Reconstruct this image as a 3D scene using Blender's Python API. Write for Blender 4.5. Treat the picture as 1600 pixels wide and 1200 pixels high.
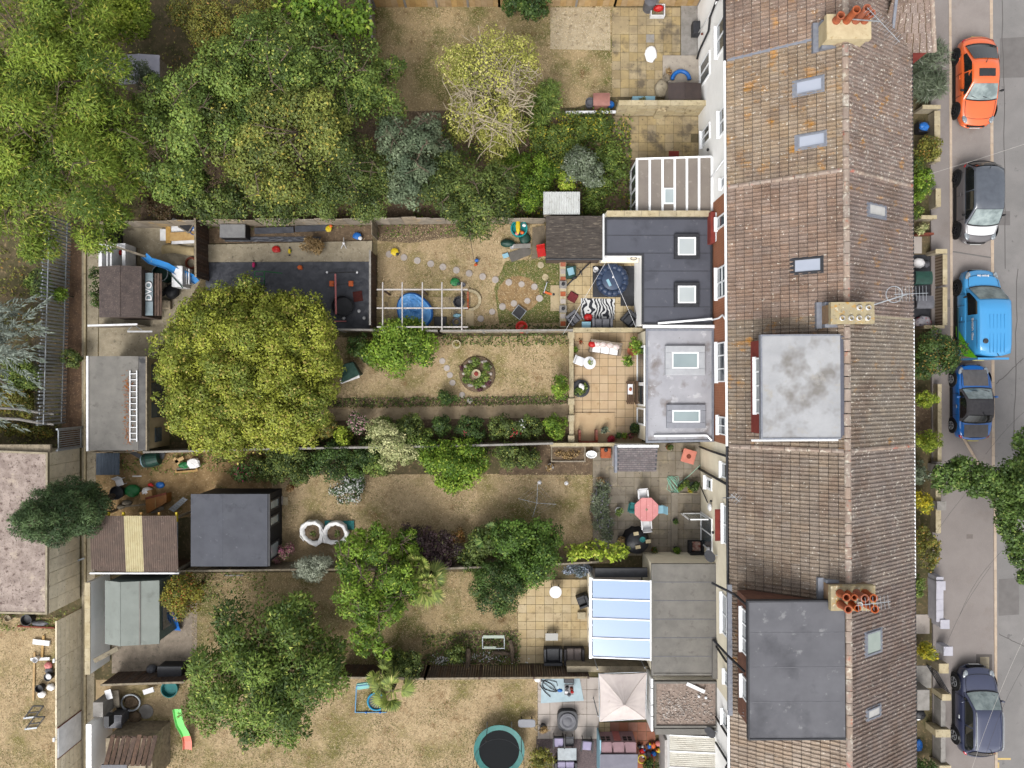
import bpy, math, random
import numpy as np
from mathutils import Vector, Matrix
R = math.radians
random.seed(7); rng = np.random.default_rng(7)
for o in list(bpy.data.objects): bpy.data.objects.remove(o)
SC = bpy.context.scene
# ---------------------------------------------------------------- camera, sky, sun, exposure
S, H = 31.5, 35.5           # photo pixels per metre on the ground, flying height of the drone
cam = bpy.data.objects.new('camera', bpy.data.cameras.new('camera'))
SC.collection.objects.link(cam)
cam.location = (0, 0, H); cam.data.sensor_width = 36
cam.data.angle = 2 * math.atan(800 / S / H); cam.data.clip_end = 500
SC.camera = cam
SUN_EL, SUN_AZ = 54, 200      # azimuth clockwise from +Y: hazy light from the bottom of the photo
wd = bpy.data.worlds.new('World'); SC.world = wd; wd.use_nodes = True
nt = wd.node_tree; bg = nt.nodes['Background']
sky = nt.nodes.new('ShaderNodeTexSky'); sky.sky_type = 'NISHITA'; sky.sun_disc = False
sky.sun_elevation = R(SUN_EL); sky.sun_rotation = R(SUN_AZ); sky.dust_density = 4; sky.air_density = 1
hs = nt.nodes.new('ShaderNodeHueSaturation'); hs.inputs['Saturation'].default_value = 0.16
nt.links.new(sky.outputs[0], hs.inputs['Color']); nt.links.new(hs.outputs[0], bg.inputs[0])
bg.inputs[1].default_value = 0.15
sl = bpy.data.lights.new('sun', 'SUN'); sl.energy = 1.1; sl.angle = R(28); sl.color = (1, .98, .94)
sun = bpy.data.objects.new('sun', sl); SC.collection.objects.link(sun)
sun.rotation_euler = (R(90 - SUN_EL), 0, R(180 - SUN_AZ)); sun.location = (-20, -20, 60)
vs = SC.view_settings; vs.view_transform = 'Standard'; vs.look = 'None'; vs.gamma = 1
vs.exposure = 1.02
SC.cycles.max_bounces = 6; SC.cycles.transparent_max_bounces = 8
# ---------------------------------------------------------------- helpers
COL = SC.collection
ORG = {}
def W(px, py, z=0.0):
 k = (H - z) / H / S
 return Vector(((px - 800) * k, (600 - py) * k, z))
def kz(z): return (H - z) / H / S
class M:
 """collects shapes; build() links them as ONE mesh object"""
 def __init__(s): s.v = []; s.f = []
 def add(s, vs, fs):
  o = len(s.v); s.v += [tuple(p) for p in vs]; s.f += [tuple(i + o for i in f) for f in fs]; return s
 def box(s, x0, x1, y0, y1, z0, z1):
  return s.add([(x0,y0,z0),(x1,y0,z0),(x1,y1,z0),(x0,y1,z0),(x0,y0,z1),(x1,y0,z1),(x1,y1,z1),(x0,y1,z1)],
                     [(3,2,1,0),(4,5,6,7),(0,1,5,4),(1,2,6,5),(2,3,7,6),(3,0,4,7)])
 def bar(s, p, q, w, h=None):
  p, q = Vector(p), Vector(q); h = h or w; d = (q - p).normalized()
  u = d.cross(Vector((0,0,1)))
  u = u.normalized() if u.length > 1e-4 else Vector((1,0,0))
  n = u.cross(d); u = u * w / 2; n = n * h / 2
  return s.add([p-u-n, p+u-n, p+u+n, p-u+n, q-u-n, q+u-n, q+u+n, q-u+n],
                     [(0,1,2,3),(7,6,5,4),(1,0,4,5),(2,1,5,6),(3,2,6,7),(0,3,7,4)])
 def tube(s, pts, r, n=6, cap=True, closed=False):
  pts = [Vector(p) for p in pts]; m = len(pts); rr = r if isinstance(r, (list, tuple)) else [r] * m
  vs = []; prev = None
  for i, p in enumerate(pts):
   a = pts[(i-1) % m] if (closed or i) else p; b = pts[(i+1) % m] if (closed or i < m-1) else p
   d = (b - a).normalized()
   if prev is None:
    u = d.cross(Vector((0,0,1)))
    if u.length < 1e-3: u = d.cross(Vector((0,1,0)))
   else: u = prev - d * prev.dot(d)
   u.normalize(); prev = u; w = d.cross(u)
   for k in range(n):
    t = 2*math.pi*k/n; vs.append(p + (u*math.cos(t) + w*math.sin(t)) * rr[i])
  fs = []
  for i in range(m if closed else m-1):
   j = (i+1) % m
   for k in range(n): fs.append((i*n+k, i*n+(k+1)%n, j*n+(k+1)%n, j*n+k))
  if cap and not closed: fs += [tuple(range(n))[::-1], tuple(range((m-1)*n, m*n))]
  return s.add(vs, fs)
 def lathe(s, prof, n=16, c=(0,0,0), sx=1, sy=1, cap=True):
  vs = []; m = len(prof)
  for r, z in prof:
   for k in range(n):
    t = 2*math.pi*k/n; vs.append((c[0]+r*sx*math.cos(t), c[1]+r*sy*math.sin(t), c[2]+z))
  fs = [(i*n+k, i*n+(k+1)%n, (i+1)*n+(k+1)%n, (i+1)*n+k) for i in range(m-1) for k in range(n)]
  if cap: fs += [tuple(range(n))[::-1], tuple(range((m-1)*n, m*n))]
  return s.add(vs, fs)
 def prism(s, poly, z0, z1):
  n = len(poly); a = sum(poly[i][0]*poly[(i+1)%n][1]-poly[(i+1)%n][0]*poly[i][1] for i in range(n))
  if a < 0: poly = poly[::-1]
  t = z1 if callable(z1) else (lambda x, y: z1)
  return s.add([(x,y,z0) for x,y in poly] + [(x,y,t(x,y)) for x,y in poly],
   [tuple(range(n))[::-1], tuple(range(n,2*n))] + [(i,(i+1)%n,n+(i+1)%n,n+i) for i in range(n)])
 def ell(s, c, rx, ry, rz, nu=12, nv=7, jit=0.0):
  vs = [];
  for j in range(nv+1):
   ph = math.pi*j/nv
   for i in range(nu):
    t = 2*math.pi*i/nu; q = 1+random.uniform(-jit,jit)
    vs.append((c[0]+rx*q*math.sin(ph)*math.cos(t), c[1]+ry*q*math.sin(ph)*math.sin(t), c[2]-rz*q*math.cos(ph)))
  return s.add(vs, [(j*nu+i, j*nu+(i+1)%nu, (j+1)*nu+(i+1)%nu, (j+1)*nu+i) for j in range(nv) for i in range(nu)])
 def grid(s, fn, nu, nv):
  vs = [fn(i/nu, j/nv) for j in range(nv+1) for i in range(nu+1)]
  return s.add(vs, [(j*(nu+1)+i, j*(nu+1)+i+1, (j+1)*(nu+1)+i+1, (j+1)*(nu+1)+i) for j in range(nv) for i in range(nu)])
 def mesh(s, name, mat, o=(0,0,0), smooth=False):
  me = bpy.data.meshes.new(name)
  me.from_pydata([(a-o[0], b-o[1], c-o[2]) for a,b,c in s.v], [], s.f)
  me.update()
  for m in (mat if isinstance(mat, (list,tuple)) else [mat]): me.materials.append(m)
  if smooth: me.polygons.foreach_set('use_smooth', [True]*len(me.polygons))
  return me
 def build(s, name, mat, parent=None, local=False, smooth=False, bevel=0, sub=0):
  if parent is not None: o = (0,0,0) if local else ORG[parent.name]
  else:
   xs = list(zip(*s.v)); o = ((min(xs[0])+max(xs[0]))/2, (min(xs[1])+max(xs[1]))/2, min(xs[2]))
  ob = bpy.data.objects.new(name, s.mesh(name, mat, o, smooth)); COL.objects.link(ob)
  if parent is not None: ob.parent = parent; ORG[ob.name] = o
  else: ob.location = o; ORG[ob.name] = o
  if bevel:
   b = ob.modifiers.new('bevel','BEVEL'); b.width = bevel; b.segments = 1; b.limit_method = 'ANGLE'
  if sub:
   b = ob.modifiers.new('sub','SUBSURF'); b.levels = sub; b.render_levels = sub
  return ob
def tag(o, label=None, cat=None, group=None, kind=None):
 if label: o['label'] = label
 if cat: o['category'] = cat
 if group: o['group'] = group
 if kind: o['kind'] = kind
 return o
def thing(name, label, cat, loc=(0,0,0), rz=0, group=None):
 o = bpy.data.objects.new(name, None); COL.objects.link(o); o.empty_display_size = .2
 o.location = loc; o.rotation_euler = (0,0,rz); ORG[o.name] = tuple(loc)
 return tag(o, label, cat, group)
def struct(name, m, mat, **k): return tag(m.build(name, mat, **k), kind='structure')
def inst(name, me, parent, loc=(0,0,0), rot=(0,0,0), sc=(1,1,1)):
 o = bpy.data.objects.new(name, me); COL.objects.link(o); o.parent = parent
 o.location = loc; o.rotation_euler = rot; o.scale = sc; ORG[o.name] = (0,0,0)
 return o
def copy_tree(o, parent=None):
 c = o.copy(); COL.objects.link(c); c.parent = parent
 for ch in list(o.children): copy_tree(ch, c)
 return c
def dup(o, loc, rz, label):
 c = copy_tree(o); c.location = loc; c.rotation_euler = (0,0,rz); c['label'] = label; return c
def pxpoly(pts, z=0): return [tuple(W(x,y,z)[:2]) for x,y in pts]
def pxbox(m, x0, y0, x1, y1, z0, z1):
 """box whose TOP outline covers the given photo rectangle"""
 a, b = W(x0,y1,z1), W(x1,y0,z1); return m.box(a.x, b.x, a.y, b.y, z0, z1)
# ---------------------------------------------------------------- materials
K = 1.8                      # how much brighter the photo shows a level surface than its albedo
def C(r, g, b):
 f = lambda c: (c/255/12.92 if c <= 10 else ((c/255+.055)/1.055)**2.4) / K
 return (f(r), f(g), f(b), 1)
def mat(name, c, c2=None, sc=6, det=6, rough=.8, bump=0, bsc=None, metal=0, rnd=0, spots=(), spec=.3, lo=.35, hi=.65, stretch=None, coat=0, local=False, brick=None, wave=None):
 m = bpy.data.materials.new(name); m.use_nodes = True; nt = m.node_tree; N = nt.nodes; L = nt.links
 p = N['Principled BSDF']; p.inputs['Roughness'].default_value = rough; p.inputs['Metallic'].default_value = metal
 p.inputs['Specular IOR Level'].default_value = spec; p.inputs['Coat Weight'].default_value = coat
 if coat: p.inputs['Coat Roughness'].default_value = .08
 if local: g = N.new('ShaderNodeTexCoord'); pos = g.outputs['Object']
 else: g = N.new('ShaderNodeNewGeometry'); pos = g.outputs['Position']
 if stretch:
  mp = N.new('ShaderNodeMapping'); mp.inputs['Scale'].default_value = stretch; L.new(pos, mp.inputs[0]); pos = mp.outputs[0]
 def noise(scale, d=det, off=0):
  n = N.new('ShaderNodeTexNoise'); n.inputs['Scale'].default_value = scale; n.inputs['Detail'].default_value = d
  n.inputs['Roughness'].default_value = .62
  if off:
   mp = N.new('ShaderNodeMapping'); mp.inputs['Location'].default_value = (off, off*.7, off*.3); L.new(pos, mp.inputs[0]); L.new(mp.outputs[0], n.inputs[0])
  else: L.new(pos, n.inputs[0])
  return n.outputs['Fac']
 def ramp(f, a, b):
  r = N.new('ShaderNodeMapRange'); r.inputs[1].default_value = a; r.inputs[2].default_value = b; L.new(f, r.inputs[0]); return r.outputs[0]
 def mix(f, a, b, bt='MIX'):
  x = N.new('ShaderNodeMix'); x.data_type = 'RGBA'; x.blend_type = bt
  for sock, val in ((x.inputs[0], f), (x.inputs[6], a), (x.inputs[7], b)):
   if hasattr(val, 'links'): L.new(val, sock)
   else: sock.default_value = val
  return x.outputs[2]
 col = c
 if c2: col = mix(ramp(noise(sc), lo, hi), c, c2)
 if brick:
  bw, bh, c3, axis = brick
  mp = N.new('ShaderNodeMapping'); L.new(pos, mp.inputs[0])
  if axis == 'x': mp.inputs['Rotation'].default_value = (R(90), 0, R(90))
  if axis == 'x':
   cx = N.new('ShaderNodeSeparateXYZ'); cb = N.new('ShaderNodeCombineXYZ'); L.new(pos, cx.inputs[0]); L.new(cx.outputs[1], cb.inputs[0]); L.new(cx.outputs[2], cb.inputs[1]); src = cb.outputs[0]
  else: src = pos
  b = N.new('ShaderNodeTexBrick'); L.new(src, b.inputs[0]); b.inputs['Scale'].default_value = 1
  b.inputs['Brick Width'].default_value = bw; b.inputs['Row Height'].default_value = bh; b.inputs['Mortar Size'].default_value = min(bw,bh)*.08
  L.new(col, b.inputs['Color1']) if hasattr(col,'links') else setattr(b.inputs['Color1'],'default_value',col)
  b.inputs['Color2'].default_value = tuple(v*.72 for v in c[:3])+(1,); b.inputs['Mortar'].default_value = c3
  col = b.outputs['Color']
 for i, sp in enumerate(spots):          # (colour, scale, lo, hi)
  col = mix(ramp(noise(sp[1], 4, 3.1*i+1.7), sp[2], sp[3]), col, sp[0])
 if rnd:
  oi = N.new('ShaderNodeObjectInfo'); gi = N.new('ShaderNodeNewGeometry')
  a = N.new('ShaderNodeMath'); a.operation = 'ADD'; L.new(oi.outputs['Random'], a.inputs[0]); L.new(gi.outputs['Random Per Island'], a.inputs[1])
  fr = N.new('ShaderNodeMath'); fr.operation = 'FRACT'; L.new(a.outputs[0], fr.inputs[0])
  h = N.new('ShaderNodeHueSaturation'); L.new(col, h.inputs['Color']) if hasattr(col,'links') else setattr(h.inputs['Color'],'default_value',col)
  v = N.new('ShaderNodeMapRange'); v.inputs[3].default_value = 1-rnd; v.inputs[4].default_value = 1+rnd; L.new(fr.outputs[0], v.inputs[0]); L.new(v.outputs[0], h.inputs['Value'])
  f2 = N.new('ShaderNodeMath'); f2.operation = 'MULTIPLY_ADD'; L.new(fr.outputs[0], f2.inputs[0]); f2.inputs[1].default_value = 7.3; f2.inputs[2].default_value = .1
  f3 = N.new('ShaderNodeMath'); f3.operation = 'FRACT'; L.new(f2.outputs[0], f3.inputs[0])
  v2 = N.new('ShaderNodeMapRange'); v2.inputs[3].default_value = 1-rnd*1.2; v2.inputs[4].default_value = 1+rnd*1.2; L.new(f3.outputs[0], v2.inputs[0]); L.new(v2.outputs[0], h.inputs['Saturation'])
  col = h.outputs[0]
 if hasattr(col, 'links'): L.new(col, p.inputs['Base Color'])
 else: p.inputs['Base Color'].default_value = col
 if bump:
  bp = N.new('ShaderNodeBump'); bp.inputs['Strength'].default_value = bump; bp.inputs['Distance'].default_value = .03
  hgt = noise(bsc or sc*3)
  if wave:
   w = N.new('ShaderNodeTexWave'); w.inputs['Scale'].default_value = wave; L.new(pos, w.inputs[0]); hgt = w.outputs['Fac']
  L.new(hgt, bp.inputs['Height']); L.new(bp.outputs[0], p.inputs['Normal'])
 return m
def glass(name, tint, rough=.05, alpha=.5):
 m = bpy.data.materials.new(name); m.use_nodes = True; nt = m.node_tree; p = nt.nodes['Principled BSDF']
 p.inputs['Base Color'].default_value = tint; p.inputs['Roughness'].default_value = rough
 p.inputs['Specular IOR Level'].default_value = .8; p.inputs['Alpha'].default_value = alpha
 return m
def paint(name, c, rough=.35, coat=0, metal=0): return mat(name, c, rough=rough, coat=coat, metal=metal, spec=.5)
g_ = lambda v: C(v, v, v)
T = {}
T['leaf'] = m = bpy.data.materials.new('leaf'); m.use_nodes = True; nt = m.node_tree; p = nt.nodes['Principled BSDF']
at = nt.nodes.new('ShaderNodeAttribute'); at.attribute_name = 'col'
tr = nt.nodes.new('ShaderNodeBsdfTranslucent'); mx = nt.nodes.new('ShaderNodeMixShader'); mx.inputs[0].default_value = .22
p.inputs['Roughness'].default_value = .55; p.inputs['Specular IOR Level'].default_value = .25
nt.links.new(at.outputs['Color'], p.inputs['Base Color']); nt.links.new(at.outputs['Color'], tr.inputs[0])
nt.links.new(p.outputs[0], mx.inputs[1]); nt.links.new(tr.outputs[0], mx.inputs[2])
nt.links.new(mx.outputs[0], nt.nodes['Material Output'].inputs[0])
T['white'] = mat('white_paint', (.58,.58,.59,1), (.46,.46,.47,1), 3, rough=.5, bump=.05)
T['upvc'] = mat('white_upvc', (.7,.71,.72,1), rough=.35, spec=.5)
T['black'] = mat('black_plastic', C(38,38,42), C(52,52,56), 5, rough=.5)
T['dark'] = mat('dark_grey_metal', C(62,63,68), C(48,49,54), 6, rough=.5)
T['glassdark'] = mat('window_glass', C(62,72,78), C(96,106,112), 1.2, det=2, rough=.06, spec=.8)
T['glasspale'] = mat('pale_glass', C(176,190,192), C(190,200,202), .8, det=2, rough=.08, spec=.8)
T['lead'] = mat('lead_flashing', C(128,132,145), C(150,153,160), 7, rough=.55, bump=.15)
T['timber'] = mat('weathered_timber', C(168,155,135), C(128,118,102), 5, rough=.85, bump=.2, rnd=.14, spots=[(C(95,88,76),9,.56,.7)])
T['darktimber'] = mat('dark_brown_timber', C(110,88,74), C(78,62,54), 7, rough=.85, bump=.2, rnd=.18)
T['newtimber'] = mat('yellow_timber', C(205,170,112), C(180,142,88), 6, rough=.8, rnd=.1)
T['conc'] = mat('concrete', C(182,170,146), C(156,144,122), 2.5, rough=.9, bump=.25, bsc=30, spots=[(C(118,108,92),5,.58,.72),(C(198,190,172),14,.6,.7)])
T['greyconc'] = mat('grey_concrete', C(165,160,155), C(140,136,130), 3, rough=.9, bump=.2, bsc=30, rnd=.05, spots=[(C(110,104,96),6,.6,.75)])
T['cream'] = mat('cream_render', (.66,.6,.47,1), (.58,.52,.4,1), 1.5, rough=.9, bump=.08, bsc=40)
T['stone'] = mat('cream_stone', C(206,192,160), C(180,165,132), 3, rough=.9, bump=.2, bsc=20, rnd=.06, spots=[(C(130,116,90),7,.58,.72)])
T['soil'] = mat('bare_soil', C(128,108,86), C(98,82,66), 4, rough=1, bump=.6, bsc=25, spots=[(C(165,145,118),12,.58,.68)])
T['terra'] = mat('terracotta', C(190,104,66), C(160,84,54), 8, rough=.85, rnd=.08)
T['felt'] = mat('grey_roof_felt', C(138,134,128), C(122,119,114), 1.6, rough=.95, bump=.15, bsc=60, spots=[(C(108,104,99),3,.58,.75)])
T['bark'] = mat('bark', C(120,105,88), C(80,68,58), 9, rough=.95, bump=.5, bsc=25)
T['paletwig'] = mat('bare_twig', C(205,192,165), C(165,150,125), 6, rough=.9)
T['steel'] = mat('galvanised_steel', C(200,205,210), C(172,178,184), 6, rough=.45, metal=.3)
T['blue'] = mat('blue_plastic', C(40,120,205), C(32,104,190), 4, rough=.4)
T['red'] = mat('red_plastic', C(215,40,35), C(190,32,30), 4, rough=.45)
T['green'] = mat('green_plastic', C(40,130,70), C(32,112,60), 4, rough=.45)
T['dkgreen'] = mat('dark_green_plastic', C(38,80,68), C(30,64,55), 4, rough=.5)
T['yellow'] = mat('yellow_plastic', C(228,200,40), rough=.45)
T['orange'] = mat('orange_plastic', C(228,110,50), rough=.5)
T['grey'] = mat('grey_plastic', C(112,112,118), C(98,98,104), 5, rough=.55)
T['teal'] = mat('teal_fabric', C(44,130,128), C(36,110,110), 4, rough=.7)
T['rust'] = mat('rusty_red_metal', C(140,72,52), C(110,58,44), 9, rough=.85)
T['cloth'] = mat('white_cloth', (.68,.67,.66,1), (.52,.51,.51,1), 3, rough=.9)
T['pink'] = mat('pink_paint', C(226,142,138), C(212,126,124), 4, rough=.6)
T['palebl'] = mat('pale_blue_plastic', C(150,195,212), rough=.5)
from mathutils import noise
# ---------------------------------------------------------------- ground, lawns, paving, road
T['scrub'] = mat('scrub_ground', C(112,98,74), C(80,78,48), 1.3, rough=1, bump=.6, bsc=20, spots=[(C(150,128,96),6,.55,.7),(C(60,62,34),3,.6,.75)])
T['dry'] = mat('dry_lawn', C(206,182,144), C(172,149,113), .9, rough=1, bump=.5, bsc=45, lo=.3, hi=.7, spots=[(C(132,124,72),.5,.48,.66),(C(146,118,84),1.6,.57,.73),(C(206,184,144),7,.56,.7),(C(110,90,60),12,.6,.75)])
T['dry2'] = mat('dry_lawn_greenish', C(190,167,127), C(156,137,100), .8, rough=1, bump=.5, bsc=45, lo=.3, hi=.7, spots=[(C(112,110,60),.6,.46,.62),(C(122,98,64),2,.56,.72),(C(200,174,130),7,.58,.7),(C(98,82,54),12,.6,.75)])
T['turf'] = mat('green_turf', C(104,112,60), C(128,122,72), 2, rough=1, bump=.5, bsc=45, spots=[(C(160,140,92),3,.56,.7)])
T['straw'] = mat('straw_circle', C(176,146,104), C(140,112,78), 3, rough=1, bump=.5, bsc=40, spots=[(C(196,170,130),9,.57,.7)])
T['asph'] = mat('worn_asphalt', C(146,142,140), C(134,131,129), .7, rough=.9, bump=.15, bsc=70, spots=[(C(122,120,119),.3,.52,.75),(C(162,159,157),40,.58,.7),(C(118,115,114),2.5,.64,.72)])
T['asph2'] = mat('pavement_asphalt', C(150,142,138), C(140,132,128), .6, rough=.9, bump=.15, bsc=70, spots=[(C(136,126,120),.9,.56,.8),(C(172,160,152),45,.58,.7)])
T['bay'] = mat('parking_bay_surface', C(160,151,146), C(148,139,134), .8, rough=.9, bump=.15, bsc=60, spots=[(C(142,130,122),1.1,.57,.75),(C(182,170,160),30,.58,.7)])
T['asph3'] = mat('repair_asphalt', C(126,122,120), C(116,112,110), 2, rough=.9, bump=.2, bsc=70)
T['kerb'] = mat('kerb_stone', C(205,186,165), C(190,170,150), 5, rough=.9, rnd=.06)
T['membrane'] = mat('black_membrane', C(84,86,94), C(66,68,76), 2.5, rough=.5, bump=.35, bsc=6, spots=[(C(92,92,98),5,.6,.7)])
T['yslab'] = mat('sandstone_slab', C(208,188,148), C(190,168,130), 1.4, rough=.9, bump=.15, bsc=40, rnd=.07, spots=[(C(150,130,98),1.6,.56,.72),(C(120,104,82),8,.62,.74)])
T['bslab'] = mat('buff_slab', C(212,186,150), C(198,170,136), 1.4, rough=.9, bump=.1, bsc=40, rnd=.05, spots=[(C(170,140,104),1.5,.6,.75)])
T['oslab'] = mat('old_stained_slab', C(190,170,128), C(160,142,110), 1.2, rough=.95, bump=.25, bsc=40, rnd=.09, spots=[(C(120,108,90),1.3,.5,.66),(C(98,88,74),9,.6,.72)])
T['gslab'] = mat('grey_brown_slab', C(156,146,130), C(134,124,110), 1.2, rough=.95, bump=.25, bsc=40, rnd=.1, spots=[(C(170,158,134),2.2,.58,.72),(C(96,88,78),8,.6,.72)])
T['wslab'] = mat('pale_grey_slab', C(196,186,178), C(180,170,162), 1.2, rough=.95, bump=.15, bsc=40, rnd=.04, spots=[(C(160,150,142),3,.58,.72)])
T['redslab'] = mat('red_slab', C(168,112,90), C(148,100,82), 1.6, rough=.95, bump=.15, bsc=40, rnd=.13, spots=[(C(150,132,118),1.5,.62,.72)])
T['grout'] = mat('dirty_joint', C(120,106,82), C(98,90,64), 6, rough=1)
T['purpgravel'] = mat('purple_slate_chips', C(128,112,112), C(92,82,84), 16, rough=.95, bump=.7, bsc=30)
def sheet(name, pts, z, m, th=.03):
 return struct(name, M().prism(pxpoly(pts), z-th, z), m)
struct('ground', M().box(-120,120,-120,120,-.3,0), T['scrub'])
# street side, all sheared by the small skew of the terrace
def sk(x, y): return (x + (y-600)*.0045, y)
Y0, Y1 = -900, 2100
sheet('road', [sk(1550,Y0), sk(3600,Y0), sk(3600,Y1), sk(1550,Y1)], .012, T['asph'])
sheet('parking_bay', [sk(1484,Y0), sk(1552,Y0), sk(1552,742), sk(1534,740), sk(1484,655)], .02, T['bay'])
struct('pavement', M().prism(pxpoly([sk(1454,Y0), sk(1484,Y0), sk(1484,655), sk(1534,740), sk(1549,742), sk(1549,Y1), sk(1454,Y1)]), -.05, .11), T['asph2'])
kb = struct('kerb', M().prism(pxpoly([sk(1549.5,742), sk(1553,742), sk(1553,Y1), sk(1549.5,Y1)]), -.02, .085), T['grout'])
def kerbrow(par, a, b, wd, z0, z1):
 a, b = W(*a), W(*b); d = b - a; n = max(1, round(d.length/.915)); st = d.length/n
 me = M().box(-wd/2, wd/2, .006, st-.006, z0, z1).mesh('kerb_stone', T['kerb']); rz = math.atan2(-d.x, d.y)
 for i in range(n):
  p = a + d*(i/n); o = inst('kerb_stone', me, par, Vector((p.x, p.y, random.uniform(0,.006))) - Vector(ORG[par.name]), (0,0,rz))
kerbrow(kb, sk(1485,1), sk(1485,652), .125, -.02, .125)
kerbrow(kb, sk(1485,653), sk(1534,739), .125, -.02, .125)
kerbrow(kb, sk(1551,-5), sk(1551,741), .15, -.02, .03)
kerbrow(kb, sk(1551.4,742), sk(1551.4,1215), .13, -.02, .125)
pm = mat('worn_yellow_road_paint', C(225,196,130), C(205,178,120), 12, rough=.8)
tag(M().prism(pxpoly([(1554,1184),(1579,1184),(1579,1187),(1554,1187)]), .013, .016).build('road_marking', pm), 'short worn yellow bar painted across the road edge', 'road marking')
tag(M().prism(pxpoly([(1554,1191),(1561,1191),(1561,1215),(1554,1215)]), .013, .016).build('road_marking', pm), 'wide pale yellow line starting at the bottom edge by the kerb', 'road marking')
cv = mat('cast_iron_cover', C(120,112,108), C(132,122,116), 8, rough=.8)
tag(M().box(*[v for v in (W(1470,460).x, W(1476,460).x, W(1470,460).y, W(1470,444).y)], .108, .114).build('utility_cover', cv), 'small grey rectangular utility cover in the pavement beside the van', 'cover')
tag(M().box(*[v for v in (W(1508,844).x, W(1518,844).x, W(1508,841).y, W(1508,834).y)], .108, .114).build('utility_cover', cv), 'small worn utility cover set in the wide pavement below the street tree', 'cover')
for q in ([(1562,60),(1600,58),(1640,120),(1562,122)],[(1556,330),(1578,330),(1578,352),(1556,352)],[(1560,905),(1592,903),(1592,960),(1560,962)]): struct('patch', M().prism(pxpoly(q), .008, .016), T['asph3'])
for q in ([(1486,150),(1549,146),(1549,149),(1486,153)],[(1487,392),(1550,402),(1550,404),(1487,394)],[(1456,470),(1484,468),(1484,480),(1456,482)]): struct('patch', M().prism(pxpoly(q), .0, .03 if q[0][0] > 1480 else .116), T['asph3'])
cm = mat('crack_filler', C(96,92,90), rough=.9); ck = struct('crack', M().box(W(1575,0).x,W(1575.3,0).x,W(0,1201).y,W(0,1200).y,0,.014), cm)
for x0,y0,x1,y1 in ((1566,0,1572,420),(1590,420,1584,700),(1560,990,1600,1010),(1556,600,1600,560)):
 pts = [W(x0+(x1-x0)*i/14+random.uniform(-1.5,1.5), y0+(y1-y0)*i/14, .017 if x0 > 1550 else .113) for i in range(15)]; g = M()
 for a, b in zip(pts, pts[1:]): g.bar(a, b, .03, .004)
 g.build('crack_line', cm, ck)
pd = struct('patch', M().prism(pxpoly([(1523,1021),(1548,1021),(1548,1048),(1523,1048)]), .1, .115), mat('dark_patch', C(112,104,100), C(100,94,90), 6, rough=.9))
tag(M().prism(pxpoly([(1529,1025),(1543,1025),(1543,1047),(1529,1047)]), .1, .125).build('concrete_cover', T['conc']), 'pale rectangular concrete cover in dark patch ahead of navy car', 'cover')
# back gardens -----------------------------------------------------------------
sheet('lawn', [(583,6),(960,6),(960,150),(900,168),(583,175)], .012, T['dry2'])
sheet('overgrown_ground', [(220,172),(1092,172),(1092,340),(220,345)], .008, T['soil'])
sheet('lawn', [(590,366),(640,352),(850,350),(884,405),(884,516),(590,518)], .012, T['dry'])
sheet('lawn', [(790,408),(874,404),(876,505),(780,505),(772,450)], .02, T['turf'])
sheet('straw_patch', [(810+33*math.cos(t*.4),460+29*math.sin(t*.4)) for t in range(16)], .026, T['straw'])
sheet('lawn', [(470,528),(892,524),(892,634),(480,640)], .012, T['dry'])
sheet('lawn', [(425,742),(925,740),(930,800),(960,880),(425,885)], .014, T['dry'])
sheet('lawn', [(300,895),(812,893),(812,1046),(300,1050)], .012, T['dry2'])
sheet('lawn', [(150,1062),(842,1058),(842,1290),(150,1290)], .014, T['dry'])
sheet('lawn', [(-300,965),(98,965),(98,1400),(-300,1400)], .012, T['dry'])
sheet('yard_ground', [(155,345),(322,350),(322,425),(240,560),(155,560)], .016, T['conc'])
sheet('yard_ground', [(150,700),(440,705),(440,780),(280,810),(150,880)], .012, mat('dry_weedy_soil', C(176,146,104), C(138,112,76), 2.2, rough=1, bump=.5, bsc=40, spots=[(C(112,104,60),2.6,.56,.7),(C(205,180,140),12,.57,.68)]))
sheet('yard_ground', [(175,1000),(308,940),(308,1048),(175,1052)], .016, mat('grey_rough_concrete', C(164,150,134), C(138,126,112), 3, rough=.95, bump=.4, bsc=40, spots=[(C(112,104,92),4,.56,.7),(C(196,184,166),20,.6,.7)]))
sheet('path', [(490,640),(893,630),(893,652),(560,657),(490,657)], .03, mat('tan_path', C(186,166,136), C(164,144,116), 2.5, rough=.95, bump=.3, bsc=40, spots=[(C(136,116,92),5,.58,.72)]))
sheet('path', [(128,388),(156,388),(150,700),(146,1290),(128,1290)], .014, T['conc'])
sheet('planting_bed', [(300,655),(893,652),(893,694),(300,700)], .01, T['soil'])
sheet('planting_bed', [(505,622),(892,618),(892,632),(505,637)], .018, T['soil'])
sheet('planting_bed', [(930,745),(955,745),(958,840),(935,850),(920,800)], .02, T['soil'])
sheet('gravel_bed', [(836,695),(940,690),(930,742),(780,742),(780,736)], .02, T['soil'])
sheet('planting_bed', [(720,985),(812,985),(812,1036),(650,1040)], .018, T['soil'])
sheet('slate_chip_bed', [(838,1150),(936,1150),(936,1215),(838,1215)], .016, T['purpgravel'])
sheet('planting_bed', [(325,350),(582,346),(582,380),(325,380)], .014, T['soil'])
sheet('planting_bed', [(590,350),(725,348),(730,368),(640,380),(590,376)], .018, T['soil'])
sheet('concrete_strip', [(322,383),(582,377),(582,409),(322,410)], .12, T['conc'], th=.14)
sheet('leaf_litter', [(104,380),(134,380),(134,700),(96,700)], .012, mat('brown_leaf_litter', C(122,96,74), C(92,72,58), 3, rough=1, bump=.6, bsc=30, spots=[(C(156,130,104),14,.56,.66)]))
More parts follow.
